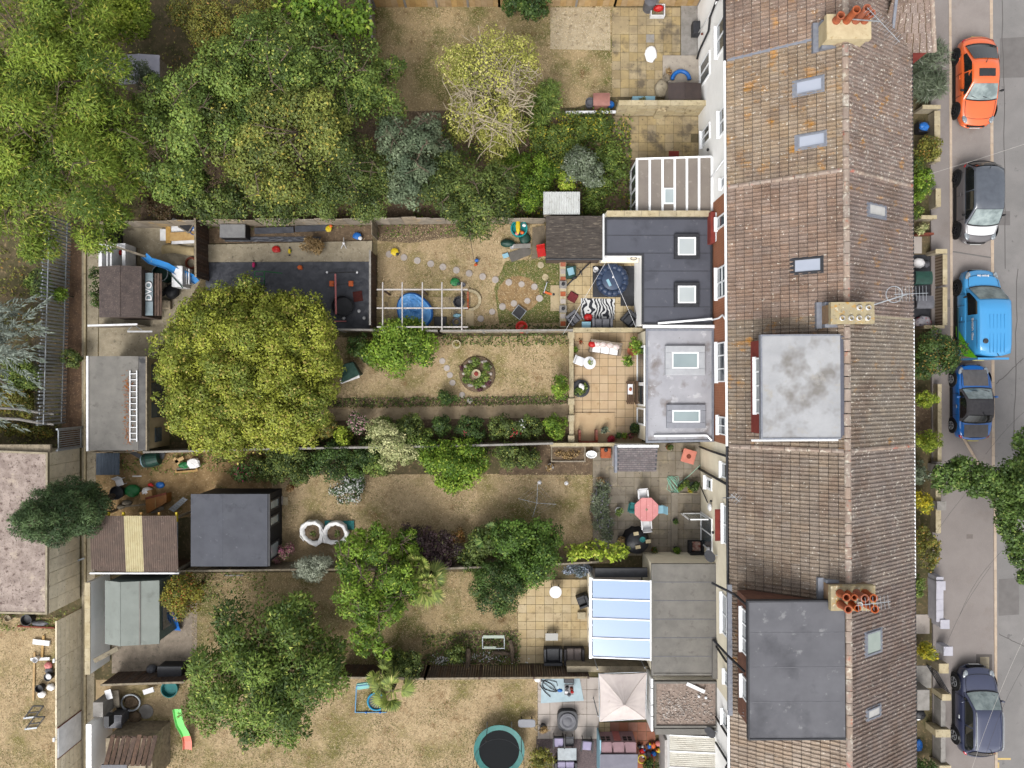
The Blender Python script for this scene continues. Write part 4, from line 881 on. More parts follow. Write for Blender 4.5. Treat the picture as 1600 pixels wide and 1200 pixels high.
# dark shed with windows
dsh = mat('dark_grey_felt', C(92,94,102), C(82,84,92), 1.2, rough=.9, bump=.1, bsc=40, rnd=.06, spots=[(C(72,74,82),1.4,.58,.72),(C(112,114,120),4,.64,.74)])
dwl = mat('black_stained_boards', C(44,44,48), C(34,34,38), 5, rough=.7)
t = thing('summerhouse','black boarded summerhouse with dark grey felt roof and large windows','summerhouse',W(358,828,0))
a, b = W(298,885,2.5), W(417,772,2.5); xs = [298,319,347,368,417]
M().box(a.x+.08,b.x-.1,a.y+.08,b.y-.1,0,2.42).build('wall', dwl, t)
for i in range(4):
 x0, x1 = W(xs[i],0,2.5).x, W(xs[i+1],0,2.5).x; M().box(x0+.004,x1+.03,a.y,b.y,2.42,2.5+.006*(i%2)).build('felt_strip', dsh, t)
M().box(b.x+.031,b.x+.12,a.y,b.y,2.32,2.46).build('fascia', T['dark'], t)
X = b.x-.1
for (ya,yb) in ((779,796),(804,821),(846,872)):
 y0_, y1_ = W(0,yb,1.3).y, W(0,ya,1.3).y; f = M(); f.box(X,X+.06,y0_,y1_,.6,.68).box(X,X+.06,y0_,y1_,1.92,2.0).box(X,X+.06,y0_,y0_+.08,.68,1.92).box(X,X+.06,y1_-.08,y1_,.68,1.92)
 w = f.build('window', T['dark'], t); M().box(X+.01,X+.03,y0_+.06,y1_-.06,.66,1.94).build('pane', T['glasspale'], w)
# pale green shed
pg = mat('pale_green_felt', C(150,156,150), C(138,144,138), 1.2, rough=.95, bump=.15, bsc=50, spots=[(C(126,130,124),1.8,.58,.74)])
t, a, b = shed('garden_shed','shed with pale grey green felt roof beside the round clipped tree',164,907,249,1006,2.1,mat('grey_green_boards',C(120,136,132),C(104,120,116),4,rough=.85),pg,187,.3)
M().box(W(216,0,2.35).x,W(218,0,2.35).x,a.y+.01,b.y-.01,2.265,2.28).build('felt_lap', T['felt'], t)
M().box(b.x-.07,b.x-.03,a.y+.5,b.y-.9,.9,1.7).build('window', T['glassdark'], t)
# pebble roofed garage with precast side wall
T['pcw'] = mat('pale_precast', (.62,.55,.42,1), (.5,.44,.33,1), 3, rough=.95, bump=.2, bsc=25, rnd=.05, spots=[(C(140,126,98),9,.62,.72)])
grf = mat('mossy_pebble_roof', C(188,172,162), C(150,134,126), 3, rough=1, bump=.6, bsc=18, spots=[(C(112,94,88),4,.55,.68),(C(206,190,172),1.2,.58,.7),(C(86,72,68),14,.58,.68)])
t = flatblock('garage','flat roofed garage with pale mossy pebble roof and concrete panel wall','garage',[(-160,697),(75,707),(74,960),(-160,955)],2.5,T['stone'],grf,trim=T['conc'],lip=.03)
A = W(75,707,2.5); B = W(74,960,2.5)
for i in range(12):
 y0_, y1_ = A.y+(B.y-A.y)*i/12, A.y+(B.y-A.y)*(i+1)/12
 for j in range(4):
  M().box(A.x-.07,A.x-.02+random.uniform(0,.012),y1_+.008,y0_-.008,.05+j*.58,.62+j*.58).build('wall_panel', T['pcw'], t)
M().box(-30,A.x,A.y-.02,A.y+.35,2.2,2.34).build('boarded_edge', T['timber'], t)
# derelict bottom shed
t = thing('old_shed','derelict shed with broken dark plank roof at bottom left','shed',W(200,1180,0))
a, b = W(160,1225,1.9), W(238,1152,1.9); M().box(a.x+.1,b.x-.05,a.y,b.y-.1,0,1.8).build('wall', T['timber'], t)
for i in range(9):
 x = a.x+.1+(b.x-a.x-.1)*i/9; M().add([(x,a.y+.9,2.0),(x+.2,a.y+.9,2.0),(x+.2+.25,b.y+random.uniform(-.1,.1),1.8),(x+.25,b.y+random.uniform(-.1,.1),1.8),(x,a.y+.9,1.97),(x+.2,a.y+.9,1.97),(x+.45,b.y,1.77),(x+.25,b.y,1.77)],[(0,1,2,3),(7,6,5,4),(1,5,6,2),(3,7,4,0)]).build('plank', T['darktimber'], t)
M().box(a.x,a.x+1.2,a.y-.2,a.y+.95,1.9,2.0).build('grey_sheet', T['grey'], t)
M().box(a.x+1.22,b.x-.3,a.y-.2,a.y+.95,1.85,1.95).build('mossy_board', T['conc'], t)
# sheds half hidden under the trees
t, a, b = shed('garden_shed','white roofed shed half hidden under the trees at top left',186,86,249,132,2.2,T['timber'],mat('pale_lilac_sheet',C(206,204,216),C(188,186,200),3,rough=.7),217,.12)
t, a, b = shed('garden_shed','small lavender grey shed roof beside the white roofed shed',163,80,185,118,2.0,T['timber'],mat('lavender_felt',C(116,112,134),C(104,100,122),3,rough=.8),174,.1)
t = thing('metal_shed','low shed with white corrugated metal roof among the bushes','shed',W(877,317,0))
a, b = W(849,335,1.8), W(906,300,1.8); M().box(a.x+.05,b.x-.05,a.y+.05,b.y-.05,0,1.72).build('wall', T['timber'], t)
wm_ = mat('weathered_white_metal', C(214,216,214), C(192,194,190), 3, rough=.6, spots=[(C(156,150,138),5,.62,.74)])
for i in range(3):
 x0, x1 = a.x+(b.x-a.x)*i/3, a.x+(b.x-a.x)*(i+1)/3; M().grid(lambda u,v: (x0+(x1-x0)*u, a.y+(b.y-a.y)*v, 1.78+.06*v+.012*math.sin(u*2*math.pi*5)), 30, 2).build('roof_sheet', wm_, t)
t, a, b = shed('storage_box','low plastic garden store with brown barrel lid against the house',1044,130,1096,157,1.2,mat('grey_plastic_side',C(150,140,130),rough=.6),mat('brown_plastic_lid',C(78,66,62),C(68,58,56),4,rough=.5),1070,.14,cat='storage box')
# playhouse
t = thing('playhouse','pink wooden playhouse with grey roof at the bottom edge','playhouse',W(965,1190,0))
a, b = W(938,1225,1.3), W(995,1160,1.3); M().box(a.x,b.x,a.y,b.y-.1,0,1.15).build('wall', mat('dusky_pink_boards',C(196,160,166),C(178,144,150),3,rough=.8), t)
M().add([(a.x-.03,a.y,1.2),(b.x+.03,a.y,1.2),(b.x+.03,b.y-.5,1.45),(a.x-.03,b.y-.5,1.45),(a.x-.03,b.y-.5,1.38),(b.x+.03,b.y-.5,1.38)],[(0,1,2,3),(3,2,5,4)]).build('roof', mat('playhouse_grey',C(128,126,138),C(116,114,126),3,rough=.7), t)
for i in range(2):
 for j in range(2):
  for k in range(2):
   x = a.x+.12+i*1.05+j*.24; M().box(x,x+.18,b.y-.1,b.y-.09,.75-.22*k,.92-.22*k).build('window_opening', T['black'], t)
M().box(a.x+.72,a.x+1.05,b.y-.1,b.y-.07,.05,.95).build('door', T['pink'], t)
for i in range(3): M().add([(a.x+.05+i*.58,b.y-.06,1.16),(a.x+.55+i*.58,b.y-.06,1.16),(a.x+.55+i*.58,b.y-.45,1.36),(a.x+.05+i*.58,b.y-.45,1.36)],[(0,1,2,3)]).build('roof_panel', bpy.data.materials['dusky_pink_boards'], t)
# ---------------------------------------------------------------- fences, walls, gates
def fence(label, pts, h, m, n_per=None, board=.0, post=None, cap=None, th=.04, name='fence', cat='fence', pm=None, postw=.1, postgap=1.8, lean=0, piece='board'):
 """boards standing side by side along photo points on the ground"""
 P = [W(*p) for p in pts]; c = sum(P, Vector())/len(P); t = thing(name, label, cat, c)
 for a, b in zip(P, P[1:]):
  d = b-a; L_ = d.length; u = d/L_; rz = math.atan2(u.y,u.x); n = max(1, round(L_/board)); bw = L_/n
  me = M().box(.004,bw-.004,-th/2,th/2,0,h).mesh(piece, m)
  if board < .25:
   mm = M()
   for i in range(n):
    p = a+u*bw*i; q = p+u*(bw-.012); hh = h+random.uniform(-.02,.02); v = Vector((-u.y,u.x,0))*th/2*(1 if i%2 else .6)
    mm.add([p-v,q-v,q+v,p+v]+[x+Vector((0,0,hh)) for x in (p-v,q-v,q+v,p+v)],[(3,2,1,0),(4,5,6,7),(0,1,5,4),(1,2,6,5),(2,3,7,6),(3,0,4,7)])
   o = mm.build('boards', m, t); o['kind'] = 'stuff'
  else:
   for i in range(n):
    p = a+u*bw*i; inst(piece, me, t, p-c, (random.uniform(-.03,.03),0,rz+random.uniform(-.01,.01)), (1,1,1+random.uniform(-.02,.02)))
  if post:
   k = max(1, round(L_/postgap))
   for i in range(k+1):
    p = a+d*i/k; M().box(p.x-postw/2,p.x+postw/2,p.y-postw/2,p.y+postw/2,0,h+.06).build('post', pm or T['greyconc'], t)
  if cap: M().bar(a+Vector((0,0,h+.03)),b+Vector((0,0,h+.03)),th+.05,.04).build('rail', cap, t)
 return t
greyb = mat('silvered_board', C(186,172,152), C(150,138,122), 3, rough=.9, bump=.2, rnd=.14, spots=[(C(206,176,126),1.2,.58,.68),(C(120,108,94),8,.6,.72)])
fence('long silvered board fence below the overgrown garden with one yellowish bay', [(215,356),(325,354),(480,352),(655,350)], 1.35, greyb, board=.72)
fence('grey concrete post fence hidden under the trees beside the round mound', [(655,350),(720,349),(850,349)], 1.2, greyb, board=.6)
fence('pale boundary fence between the slate roofed garden and the patio garden', [(540,518),(690,520),(890,519)], 1.3, greyb, board=.6, post=True, cap=T['greyconc'], postgap=1.85)
fence('thin pale fence along the rose bed leading to the stone trough', [(250,702),(440,697),(700,693),(860,689)], 1.5, greyb, board=.62, post=True, cap=T['greyconc'], postgap=1.85)
fence('timber fence between the lawns behind the black summerhouse', [(285,880),(440,878),(700,876),(860,870),(930,866)], 1.5, T['timber'], board=.3, cap=T['timber'])
fence('dark brown close boarded fence beside the trampoline garden', [(540,1038),(670,1040),(914,1038)], 1.55, T['darktimber'], board=.12, cap=T['timber'], post=True, postgap=2.6, pm=T['darktimber'])
fence('dark trellis topped fence above the junk corner at bottom left', [(185,1050),(310,1046)], 1.5, T['darktimber'], board=.12, cap=T['timber'])
fence('yellow timber fence along the top edge with pale concrete posts', [(586,11),(780,10),(960,9),(1090,9)], 1.6, mat('orange_timber_board',C(204,172,124),C(180,146,100),3,rough=.85,rnd=.12), board=.3, post=True, postgap=1.75, pm=T['greyconc'])
fence('dark board fence at the left end of the black play area', [(327,440),(326,352)], 1.5, T['darktimber'], board=.16, cap=T['timber'])
fence('dark board fence at the right end of the black play area', [(588,512),(588,400)], 1.55, T['darktimber'], board=.16, cap=T['greyconc'])
fence('short slatted gate panel above the black play area fence', [(590,376),(590,350)], 1.5, T['timber'], board=.14)
fence('weathered rail fence beside the dry lawn under the trees', [(589,78),(584,10)], 1.2, T['timber'], board=.3, cap=T['greyconc'])
fence('black timber gate in the corner above the white framed lean to', [(192,385),(192,352)], 1.6, T['black'], board=.25, name='gate', cat='gate')
fence('dark fence panel beside the workshop under the round tree', [(235,510),(160,512)], 1.2, T['timber'], board=.3, cap=T['white'])
fence('old plank fence of the junk yard beside the compost bin', [(160,703),(250,702)], 1.1, T['timber'], board=.3)
fence('dark boards on the alley side of the corner gate', [(160,346),(200,356)], 1.5, T['darktimber'], board=.3)
# walls
def wall(label, x0,y0,x1,y1, h, m, cap=None, name='garden_wall', cap_h=.06, over=.03, bl=0, cat='wall'):
 """wall standing on the photo rectangle on the ground"""
 a, b = W(x0,y1), W(x1,y0); t = thing(name,label,cat,((a.x+b.x)/2,(a.y+b.y)/2,0))
 if bl:
  M().box(a.x+.02,b.x-.02,a.y+.02,b.y-.02,0,h-.01).build('core', T['grout'], t)
  lx = (b.x-a.x) > (b.y-a.y); L_ = (b.x-a.x) if lx else (b.y-a.y); n = max(1,round(L_/.46)); r = max(1,round(h/.225)); w = L_/n; hh = h/r
  me = (M().box(.006,w-.006,0,b.y-a.y,.005,hh-.005) if lx else M().box(0,b.x-a.x,.006,w-.006,.005,hh-.005)).mesh('block', m)
  for j in range(r):
   for i in range(n):
    inst('block', me, t, (a.x+(i*w if lx else 0)-t.location.x, a.y+(0 if lx else i*w)-t.location.y, j*hh), (0,0,random.uniform(-.004,.004)))
 else: M().box(a.x,b.x,a.y,b.y,0,h).build('wall', m, t)
 if cap:
  lx = (b.x-a.x) > (b.y-a.y); L_ = (b.x-a.x) if lx else (b.y-a.y); n = max(1,round(L_/.6))
  for i in range(n):
   if lx: M().box(a.x+L_*i/n+.004,a.x+L_*(i+1)/n-.004,a.y-over,b.y+over,h,h+cap_h).build('coping', cap, t)
   else: M().box(a.x-over,b.x+over,a.y+L_*i/n+.004,a.y+L_*(i+1)/n-.004,h,h+cap_h).build('coping', cap, t)
 return t
blk = mat('cream_block', C(214,198,160), C(192,174,138), 2.5, rough=.95, bump=.3, bsc=25, rnd=.06, spots=[(C(132,114,88),3,.58,.72)])
t = wall('cream concrete block wall with buttress between the two top patios',960,175,1096,181,1.35,blk,T['stone'],bl=1)
M().box(W(1020,0).x,W(1034,0).x,W(0,186).y,W(0,181).y-.01,0,1.0).build('buttress', blk, t)
tag(M().bar(W(884,176,.5),W(962,175,.5),.12,.1).build('white_plank', T['white']),'white painted plank on edge between lawn and ivy','plank')
wall('cream rendered wall between the hot tub patio and the sofa patio',893,515,1003,520,.75,T['stone'],T['stone'])
t = wall('low cream wall with square pillars on the left of the sofa patio',889,522,894,690,.45,T['stone'],T['stone'],cap_h=.05)
for y in (525,627,653,684): p = W(891,y); M().box(p.x-.15,p.x+.15,p.y-.15,p.y+.15,0,.62).build('pillar', T['stone'], t)
t = wall('planter wall with brick edging on the left of the hot tub patio',874,408,884,512,.3,T['stone'],None)
for y in (446,484): p = W(879,y); M().box(p.x-.17,p.x+.17,p.y-.17,p.y+.17,0,.4).build('pillar', T['greyconc'], t); M().lathe([(.07,.4),(.09,.5),(.06,.52)],10,(p.x,p.y,0)).build('lamp', T['black'], t)
for i in range(9): p0, p1 = W(875,411+i*11.5), W(883,418+i*11.5); M().box(p0.x,p1.x,p1.y,p0.y,.3,.33).build('edging_brick', T['wslab'] if i%2 else T['terra'], t)
sheetp = M().prism(pxpoly(rect(860,446,874,486)),.0,.05); tag(sheetp.build('stone_step',T['yslab']),'pale stone step between the turf and the planter wall','step')
wall('low rendered wall below the sofa patio running to the slate outhouse',858,690,1006,695,.9,T['stone'],None)
wall('white painted wall along the alley behind the green felt shed',166,895,172,1032,1.7,T['whitewall'],T['stone'],cap_h=.04)
wall('white painted shed wall along the alley at the bottom left',168,1105,176,1300,1.8,T['whitewall'],None)
wall('grey concrete alley wall with rusty rails at the bottom left',171,1078,186,1100,1.4,T['greyconc'],None)
tag(M().bar(W(147,1033,1.7),W(184,1013,1.2),.22,.12).build('concrete_beam', T['conc']),'sloping concrete beam at the end of the white alley wall','beam')
# precast concrete fence left of the alley, courses one by one
t = thing('concrete_fence','tall precast concrete panel fence with rust stained courses at lower left','fence',W(120,1080,0))
xb = W(127,0).x; y1_, y0_ = W(0,950).y, W(0,1300).y; hh = 1.95/6
pcm = mat('precast_panel', (.6,.53,.4,1), (.48,.42,.31,1), 3, rough=.95, bump=.2, bsc=30, rnd=.05, spots=[(C(128,116,92),8,.6,.72)])
L_ = (y1_-y0_)/6
for j in range(6):
 for i in range(6): M().box(xb-.05,xb+.03-.004*j,y0_+i*L_+.01,y0_+(i+1)*L_-.01,j*hh+.012,(j+1)*hh-.012).build('panel', pcm, t)
M().box(xb-.03,xb-.002,y0_,y1_,0,1.93).build('rusty_core', T['rust'], t)
for i in (1,3,5): M().box(xb-.14,xb-.055,y0_+i*L_-.09,y0_+i*L_+.09,0,2.0).build('post', T['white'], t)
b0, b1 = W(0,1124,1).y, W(0,1170,1).y
M().box(xb+.033,xb+.06,b1,b0,.1,1.9).build('white_board', T['white'], t)
M().box(xb+.033,xb+.07,b1-.04,b1,.08,1.92).build('board_trim', T['rust'], t); M().box(xb+.033,xb+.07,b0,b0+.04,.08,1.92).build('board_trim', T['rust'], t)
# palisade fence, pale by pale
t = thing('palisade_fence','galvanised steel palisade fence along the alley under the trees','fence',W(110,520,0))
ya, yb = W(0,350).y, W(0,660).y; n = 58; me = M().box(-.02,.02,-.04,.04,0,2.0).add([(-.02,-.035,2.0),(-.02,.035,2.0),(-.02,0,2.12)],[(0,1,2)]).mesh('pale', T['steel'])
fx = lambda y: W(112,0).x - .006*(ya-y)*5
for i in range(n):
 y = ya+(yb-ya)*i/(n-1); inst('pale', me, t, (fx(y)-t.location.x, y-t.location.y, .05), (0,random.uniform(-.04,.02),random.uniform(-.2,.2)))
for z in (.4,1.75): M().bar((fx(ya)+.04,ya,z),(fx(yb)+.04,yb,z),.04,.05).build('rail', T['steel'], t)
netm = glass('grey_netting', C(150,148,150), .8, .13)
M().grid(lambda u,v: (fx(ya)-.12-.25*v+.05*math.sin(u*30), ya+(yb-ya)*u, .1+2.2*v), 40, 6).build('netting', netm, t)
t = thing('metal_gate','grey metal barred gate across the alley end','gate',W(128,682,0))
xg = W(129,0).x; y0_, y1_ = W(0,698).y, W(0,667).y
for z in (.1,1.85): M().box(xg-.02,xg+.02,y0_,y1_,z,z+.06).build('rail', T['steel'], t)
for i in range(9): y = y0_+.08+(y1_-y0_-.16)*i/8; M().box(xg-.02,xg+.02,y-.018,y+.018,.16,1.85).build('bar', T['steel'], t)
for y in (y0_,y1_): M().box(xg-.05,xg+.05,y-.04,y+.04,0,2.0).build('post', T['steel'], t)
for lab_, y0p, y1p in (('upper grey tarpaulin roll lying along the garage end','637','645'),('lower grey tarpaulin roll sagging along the garage end','653','661')):
 y0p, y1p = int(y0p), int(y1p)
 tag(M().tube([W(-10,y0p,1.5),W(30,y0p+2,1.5),W(62,y1p,1.45),(W(84,y1p+2,1.3))],[.06,.07,.06,.05],8).build('tarpaulin_roll', T['greyconc']),lab_,'tarpaulin','tarpaulin rolls by the garage')
# alley edging
al = struct('alley_edging', M().box(W(133,0).x,W(136,0).x,W(0,1290).y,W(0,390).y,0,.12), T['stone'])
# front garden walls -------------------------------------------------------------
fg = T['soil']
frs = [('cream capped pier wall beside the lavender bush',1428,174,1456,178,.7,'conc'),('low front wall with broken pale coping beside the orange car gap',1450,180,1457,258,.55,'conc'),
 ('low front wall beside the small cypress with stone pier',1451,300,1457,328,.6,'conc'),('short dividing wall between two tiny front yards',1428,342,1452,346,.6,'conc'),('sloping red front step edge by the white yard',1428,366,1452,369,.4,'rust'),
 ('brick wall end around the wheelie bin yard at the top',1446,395,1464,400,.8,'conc'),('front wall beside the dark green wheelie bin',1459,402,1464,448,.75,'brown'),('front wall beside the grey wheelie bin',1459,452,1464,510,.75,'brown'),
 ('front wall below the white rubbish bag',1430,511,1462,514,.7,'conc'),('low pebble topped front wall by the yellow bushes',1456,600,1460,720,.5,'conc'),('low front wall with white cap near the street tree',1453,728,1459,830,.5,'conc'),
 ('pale lilac rendered front wall below the olive bush',1450,895,1459,964,.7,'lilac'),('front wall above the iron railing gate',1455,1030,1470,1043,.6,'conc'),('front wall with stone pier above the white bin store',1456,1074,1470,1082,.8,'stone'),('grey front wall between the two lower stone piers',1457,1084,1464,1125,.7,'greyconc'),
 ('stone pier wall of the navy car house',1446,1128,1469,1138,.8,'stone'),('grey front wall leading to the bottom pier',1457,1140,1464,1180,.7,'greyconc'),('bottom stone pier beside the dark hedge',1452,1183,1470,1195,.8,'stone')]
T['lilac'] = mat('pale_lilac_render', C(204,202,212), C(188,186,196), 3, rough=.9)
T['brown'] = mat('brown_brick', C(140,116,96), C(118,96,80), 4, rough=.9, brick=(.225,.075,C(168,152,132),'y'))
for l, x0,y0,x1,y1,h,m in frs: wall(l,x0,y0,x1,y1,h,T[m],T['stone'] if m in('conc','stone','brown') else (T['lilac'] if m=='lilac' else None),name='front_wall',cap_h=.05)
for i,(px,py) in enumerate(((1455,729),(1456,786),(1455,908),(1461,967),(1466,1008))):
 p = W(px,py); g = M().box(p.x-.18,p.x+.18,p.y-.18,p.y+.18,0,.75).box(p.x-.22,p.x+.22,p.y-.22,p.y+.22,.75,.82)
 tag(g.build('gate_pier', T['lilac'] if i in(2,3,4) else T['greyconc']),['square grey gate pier under the street tree arm','square grey pier beside the bright yellow bush','white gate pier at the top of the lilac wall','white gate pier at the bottom of the lilac wall','white pier behind the yellow flowering bush'][i],'pier','gate piers along the pavement')
t = thing('railing_gate','black iron railing gate beside the pavement above navy car','gate',W(1452,1050))
a, b = W(1446,1037), W(1466,1070)
for z in (.1,.9): M().bar((a.x,a.y,z),(b.x,b.y,z),.04).build('rail', T['black'], t)
for i in range(9): p = a.lerp(b,i/8); M().box(p.x-.015,p.x+.015,p.y-.015,p.y+.015,.1,.95).build('bar', T['black'], t)
sheet('front_yard', rect(1380,370,1440,396), .02, T['wslab']); sheet('front_yard', rect(1380,1040,1455,1075), .02, T['greyconc']); sheet('front_yard', rect(1380,960,1452,990), .03, T['wslab']); sheet('front_yard',rect(1380,612,1456,680),.012,T['soil']); sheet('front_yard',rect(1380,398,1458,512),.02,T['dark'])
# ---------------------------------------------------------------- vegetation
def leafmesh(name, P, A, B, col, parent=None, label=None):
 """one quad per leaf: P base (n,3), A length vectors, B half width vectors, col (n,3)"""
 n = len(P); V = np.empty((n,4,3), np.float32)
 V[:,0] = P; V[:,1] = P+A*.45+B; V[:,2] = P+A; V[:,3] = P+A*.45-B
 o = np.zeros(3)
 if parent is not None: o = np.array(ORG[parent.name])
 me = bpy.data.meshes.new(name); me.vertices.add(4*n); me.vertices.foreach_set('co', (V-o).ravel())
 me.loops.add(4*n); me.loops.foreach_set('vertex_index', np.arange(4*n, dtype=np.int32))
 me.polygons.add(n); me.polygons.foreach_set('loop_start', np.arange(0,4*n,4,dtype=np.int32))
 at = me.color_attributes.new('col','FLOAT_COLOR','POINT')
 cc = np.ones((n,4,4), np.float32); cc[:,:,:3] = col[:,None,:]; at.data.foreach_set('color', cc.ravel())
 me.update(calc_edges=True); me.materials.append(T['leaf'])
 ob = bpy.data.objects.new(name, me); COL.objects.link(ob)
 if parent is not None: ob.parent = parent; ORG[ob.name] = tuple(o)
 return ob
def unit(v): return v/np.maximum(np.linalg.norm(v,axis=-1,keepdims=True),1e-6)
def palcol(pal, t, r):
 pal = np.array([C(*p)[:3] for p in pal]); pal[1] *= .66; c = pal[0]*(1-t[:,None])+pal[1]*t[:,None]  # second leaf tone darkened so random clumps stand for shaded pockets
 if len(pal) > 2: k = r < .08; c[k] = pal[2]
 if len(pal) > 3: k = r > 1-pal_frac; c[k] = pal[3]
 return c*rng.uniform(.85,1.35,(len(c),1))
pal_frac = .3
def foliage(name, lobes, leaf, pal, parent, lai=3.2, clump=.35, zmin=-.3, style='', up=.45, drop=0, sub=.55, fill=1.7):
 """lobes: world (x,y,z,rx,ry,rz)"""
 Ps, As, Bs, Cs = [], [], [], []; l, w = leaf; q_ = .74 if l > .12 else .9; l *= q_; w *= q_; lai *= 1.1
 for (x,y,z,rx,ry,rz) in lobes:
  area = math.pi*rx*ry; N = int(area*lai/(.5*l*w)*(1+.35*rz/max(rx,ry))); R3 = np.array([rx,ry,rz]); npc = 1
  sr0 = min(max(.3*min(rx,ry),.16),sub); ns = max(5, int(fill*area*(1+.5*rz/max(rx,ry))/(math.pi*sr0*sr0)))
  d = unit(rng.normal(size=(ns*3,3))); d = d[d[:,2] > zmin][:ns]; ns = len(d)
  sr = sr0*rng.uniform(.65,1.3,ns); u = rng.uniform(.62,1.1,ns)
  sc = np.array([x,y,z])+d*np.maximum(R3-sr0*.75,R3*.35)*u[:,None]; st = rng.random(ns)
  wgt = sr**2/np.sum(sr**2); idx = rng.choice(ns,int(N*.74),p=wgt)
  e = unit(rng.normal(size=(len(idx),3))+d[idx]*.55+np.array([0,0,.25]))
  p1 = sc[idx]+e*(sr[idx]*np.clip(rng.normal(.95,.16,len(idx)),.4,1.4))[:,None]*np.array([1,1,.8])
  d2 = unit(rng.normal(size=(N-len(idx),3))); p2 = np.array([x,y,z])+d2*R3*rng.uniform(.25,.9,(len(d2),1))*np.array([1,1,.7])-np.array([0,0,rz*.3])
  p = np.concatenate([p1,p2]); dd = np.concatenate([e,d2]); ct = np.concatenate([st[idx],rng.random(len(d2))]); nc = len(p)
  off = np.concatenate([e,d2])
  nrm = unit(dd*.95+np.array([0,0,up*.45])+rng.normal(size=p.shape)*.34)
  if style == 'star': a = unit(off.reshape(-1,3)+rng.normal(size=p.shape)*.12)
  else: a = rng.normal(size=p.shape)
  a = unit(a-nrm*(a*nrm).sum(1,keepdims=True)); b = np.cross(nrm,a)
  s = rng.uniform(.65,1.3,(len(p),1)); a = a*l*s; a[:,2] -= drop*l
  k = p[:,2] > .04
  t = np.clip(ct*.95+rng.random(len(p))*.3-.12,0,1)
  Ps.append(p[k]); As.append(a[k]); Bs.append((b*w*.5*s)[k]); Cs.append(palcol(pal,t,rng.random(len(p)))[k])
 return leafmesh(name, np.concatenate(Ps), np.concatenate(As), np.concatenate(Bs), np.concatenate(Cs), parent)
def wl(lobes):
 out = []
 for L in lobes:
  px,py,r,z = L[:4]; rz = L[4] if len(L) > 4 else None; ry = L[5] if len(L) > 5 else r
  p = W(px,py,z); k = kz(z); rx = r*k; out.append((p.x,p.y,z,rx,ry*k,rz if rz else rx*.75))
 return out
def branches(t, w, n, m, r=.035):
 g = M()
 for i in range(n):
  x,y,z,rx,ry,rz = w[rng.integers(len(w))]; a = rng.uniform(0,6.28); c = Vector((x,y,z+rz*.15)); f = rng.uniform(.55,.95)
  e = Vector((x+rx*f*math.cos(a),y+ry*f*math.sin(a),z+rz*math.sqrt(max(0,1-f*f))*.98+.05)); md = c.lerp(e,.5)+Vector((rng.normal()*.15,rng.normal()*.15,rz*.42)); g.tube([c,md,e],[r,r*.7,r*.3],5)
  for k in range(3):
   q = md.lerp(e,rng.random()); g.tube([q,q+Vector((rng.normal()*.35,rng.normal()*.35,rng.uniform(.05,.3)))],[r*.5,r*.2],4)
 o = g.build('branches', m, t); o['kind'] = 'stuff'; return o
def limbs(t, base, tops, r0, m=None, name='trunk'):
 g = M(); fork = base+Vector((0,0,max(.15,min(q.z for q in tops)*.55)))
 g.tube([base, base.lerp(fork,.5)+Vector((.05*r0,.1*r0,0)), fork], [r0*1.25, r0, r0*.85], 8)
 for q in tops:
  mid = fork.lerp(q,.5)+Vector((random.uniform(-.2,.2),random.uniform(-.2,.2),.25))*min(1,r0*6); g.tube([fork,mid,q],[r0*.7,r0*.45,r0*.15],6)
 return g.build(name, m or T['bark'], t)
GRP = {'tree':'trees in the gardens','shrub':'garden shrubs'}
def plant(name, label, lobes, leaf, pal, cat='shrub', trunk=.04, base=None, **kw):
 w = wl(lobes) if len(lobes[0]) < 7 else lobes
 w = [q[:6] for q in w]
 b = W(*base) if base else Vector((sum(q[0] for q in w)/len(w), sum(q[1] for q in w)/len(w), 0))
 t = thing(name, label, cat, b)
 limbs(t, b, [Vector((q[0],q[1],q[2]+q[5]*.2)) for q in w], trunk, kw.pop('bark',None), 'trunk' if cat == 'tree' else 'stems')
 foliage('crown' if cat == 'tree' else 'foliage', w, leaf, pal, t, **kw)
 if name in ('ash_tree','wild_tree','robinia_tree','eucalyptus_tree'): branches(t, w, 2*len(w), T['bark'])
 return t
P = dict(ash=[(150,172,62),(98,128,44),(190,188,84)], wood=[(136,160,74),(90,116,52),(172,180,84)], dkw=[(118,136,68),(76,96,48),(156,160,76)], blue=[(136,150,116),(100,120,90)],
 yel=[(208,206,104),(170,176,84),(224,212,140)], gold=[(182,188,72),(138,156,62),(192,176,92)], bright=[(142,174,58),(94,132,44),(178,194,80)], dk=[(90,118,54),(60,86,42),(126,142,70)],
 cyp=[(116,142,90),(76,104,66),(90,88,62)], silver=[(208,214,190),(168,178,152)], var=[(222,222,164),(168,182,108),(236,226,170)], purp=[(112,86,90),(78,66,66),(112,112,72)],
 t16=[(130,156,66),(78,106,48),(172,182,88)], lime=[(186,204,70),(132,164,50),(214,216,98)], olive=[(160,158,72),(108,116,54),(180,140,70)], yelfl=[(220,200,50),(150,166,54),(236,214,60)],
 straw=[(196,164,112),(150,122,84),(216,190,140)], ivy=[(130,150,66),(92,116,54),(196,180,60)], white=[(112,140,80),(80,108,60),(236,236,232)], grey=[(140,152,124),(104,120,92),(170,176,160)])
B1, B2, B3 = (.22,.1), (.17,.1), (.13,.08)
plant('ash_tree','largest feathery light green tree filling the top left corner',[(40,60,78,6.5),(130,130,72,6.2),(50,190,85,6.5),(180,205,62,5.6),(110,285,82,6.2),(25,320,66,6),(205,275,40,4.8),(150,345,46,4.6),(-40,140,80,6),(70,10,60,6),(60,370,40,4.5),(120,50,60,5.6),(95,110,60,6),(20,250,60,6.2),(150,215,60,5.6)],(.25,.06),P['ash'],'tree',.24,(95,235),lai=2.1,style='star',up=.5,sub=.85,fill=.85)
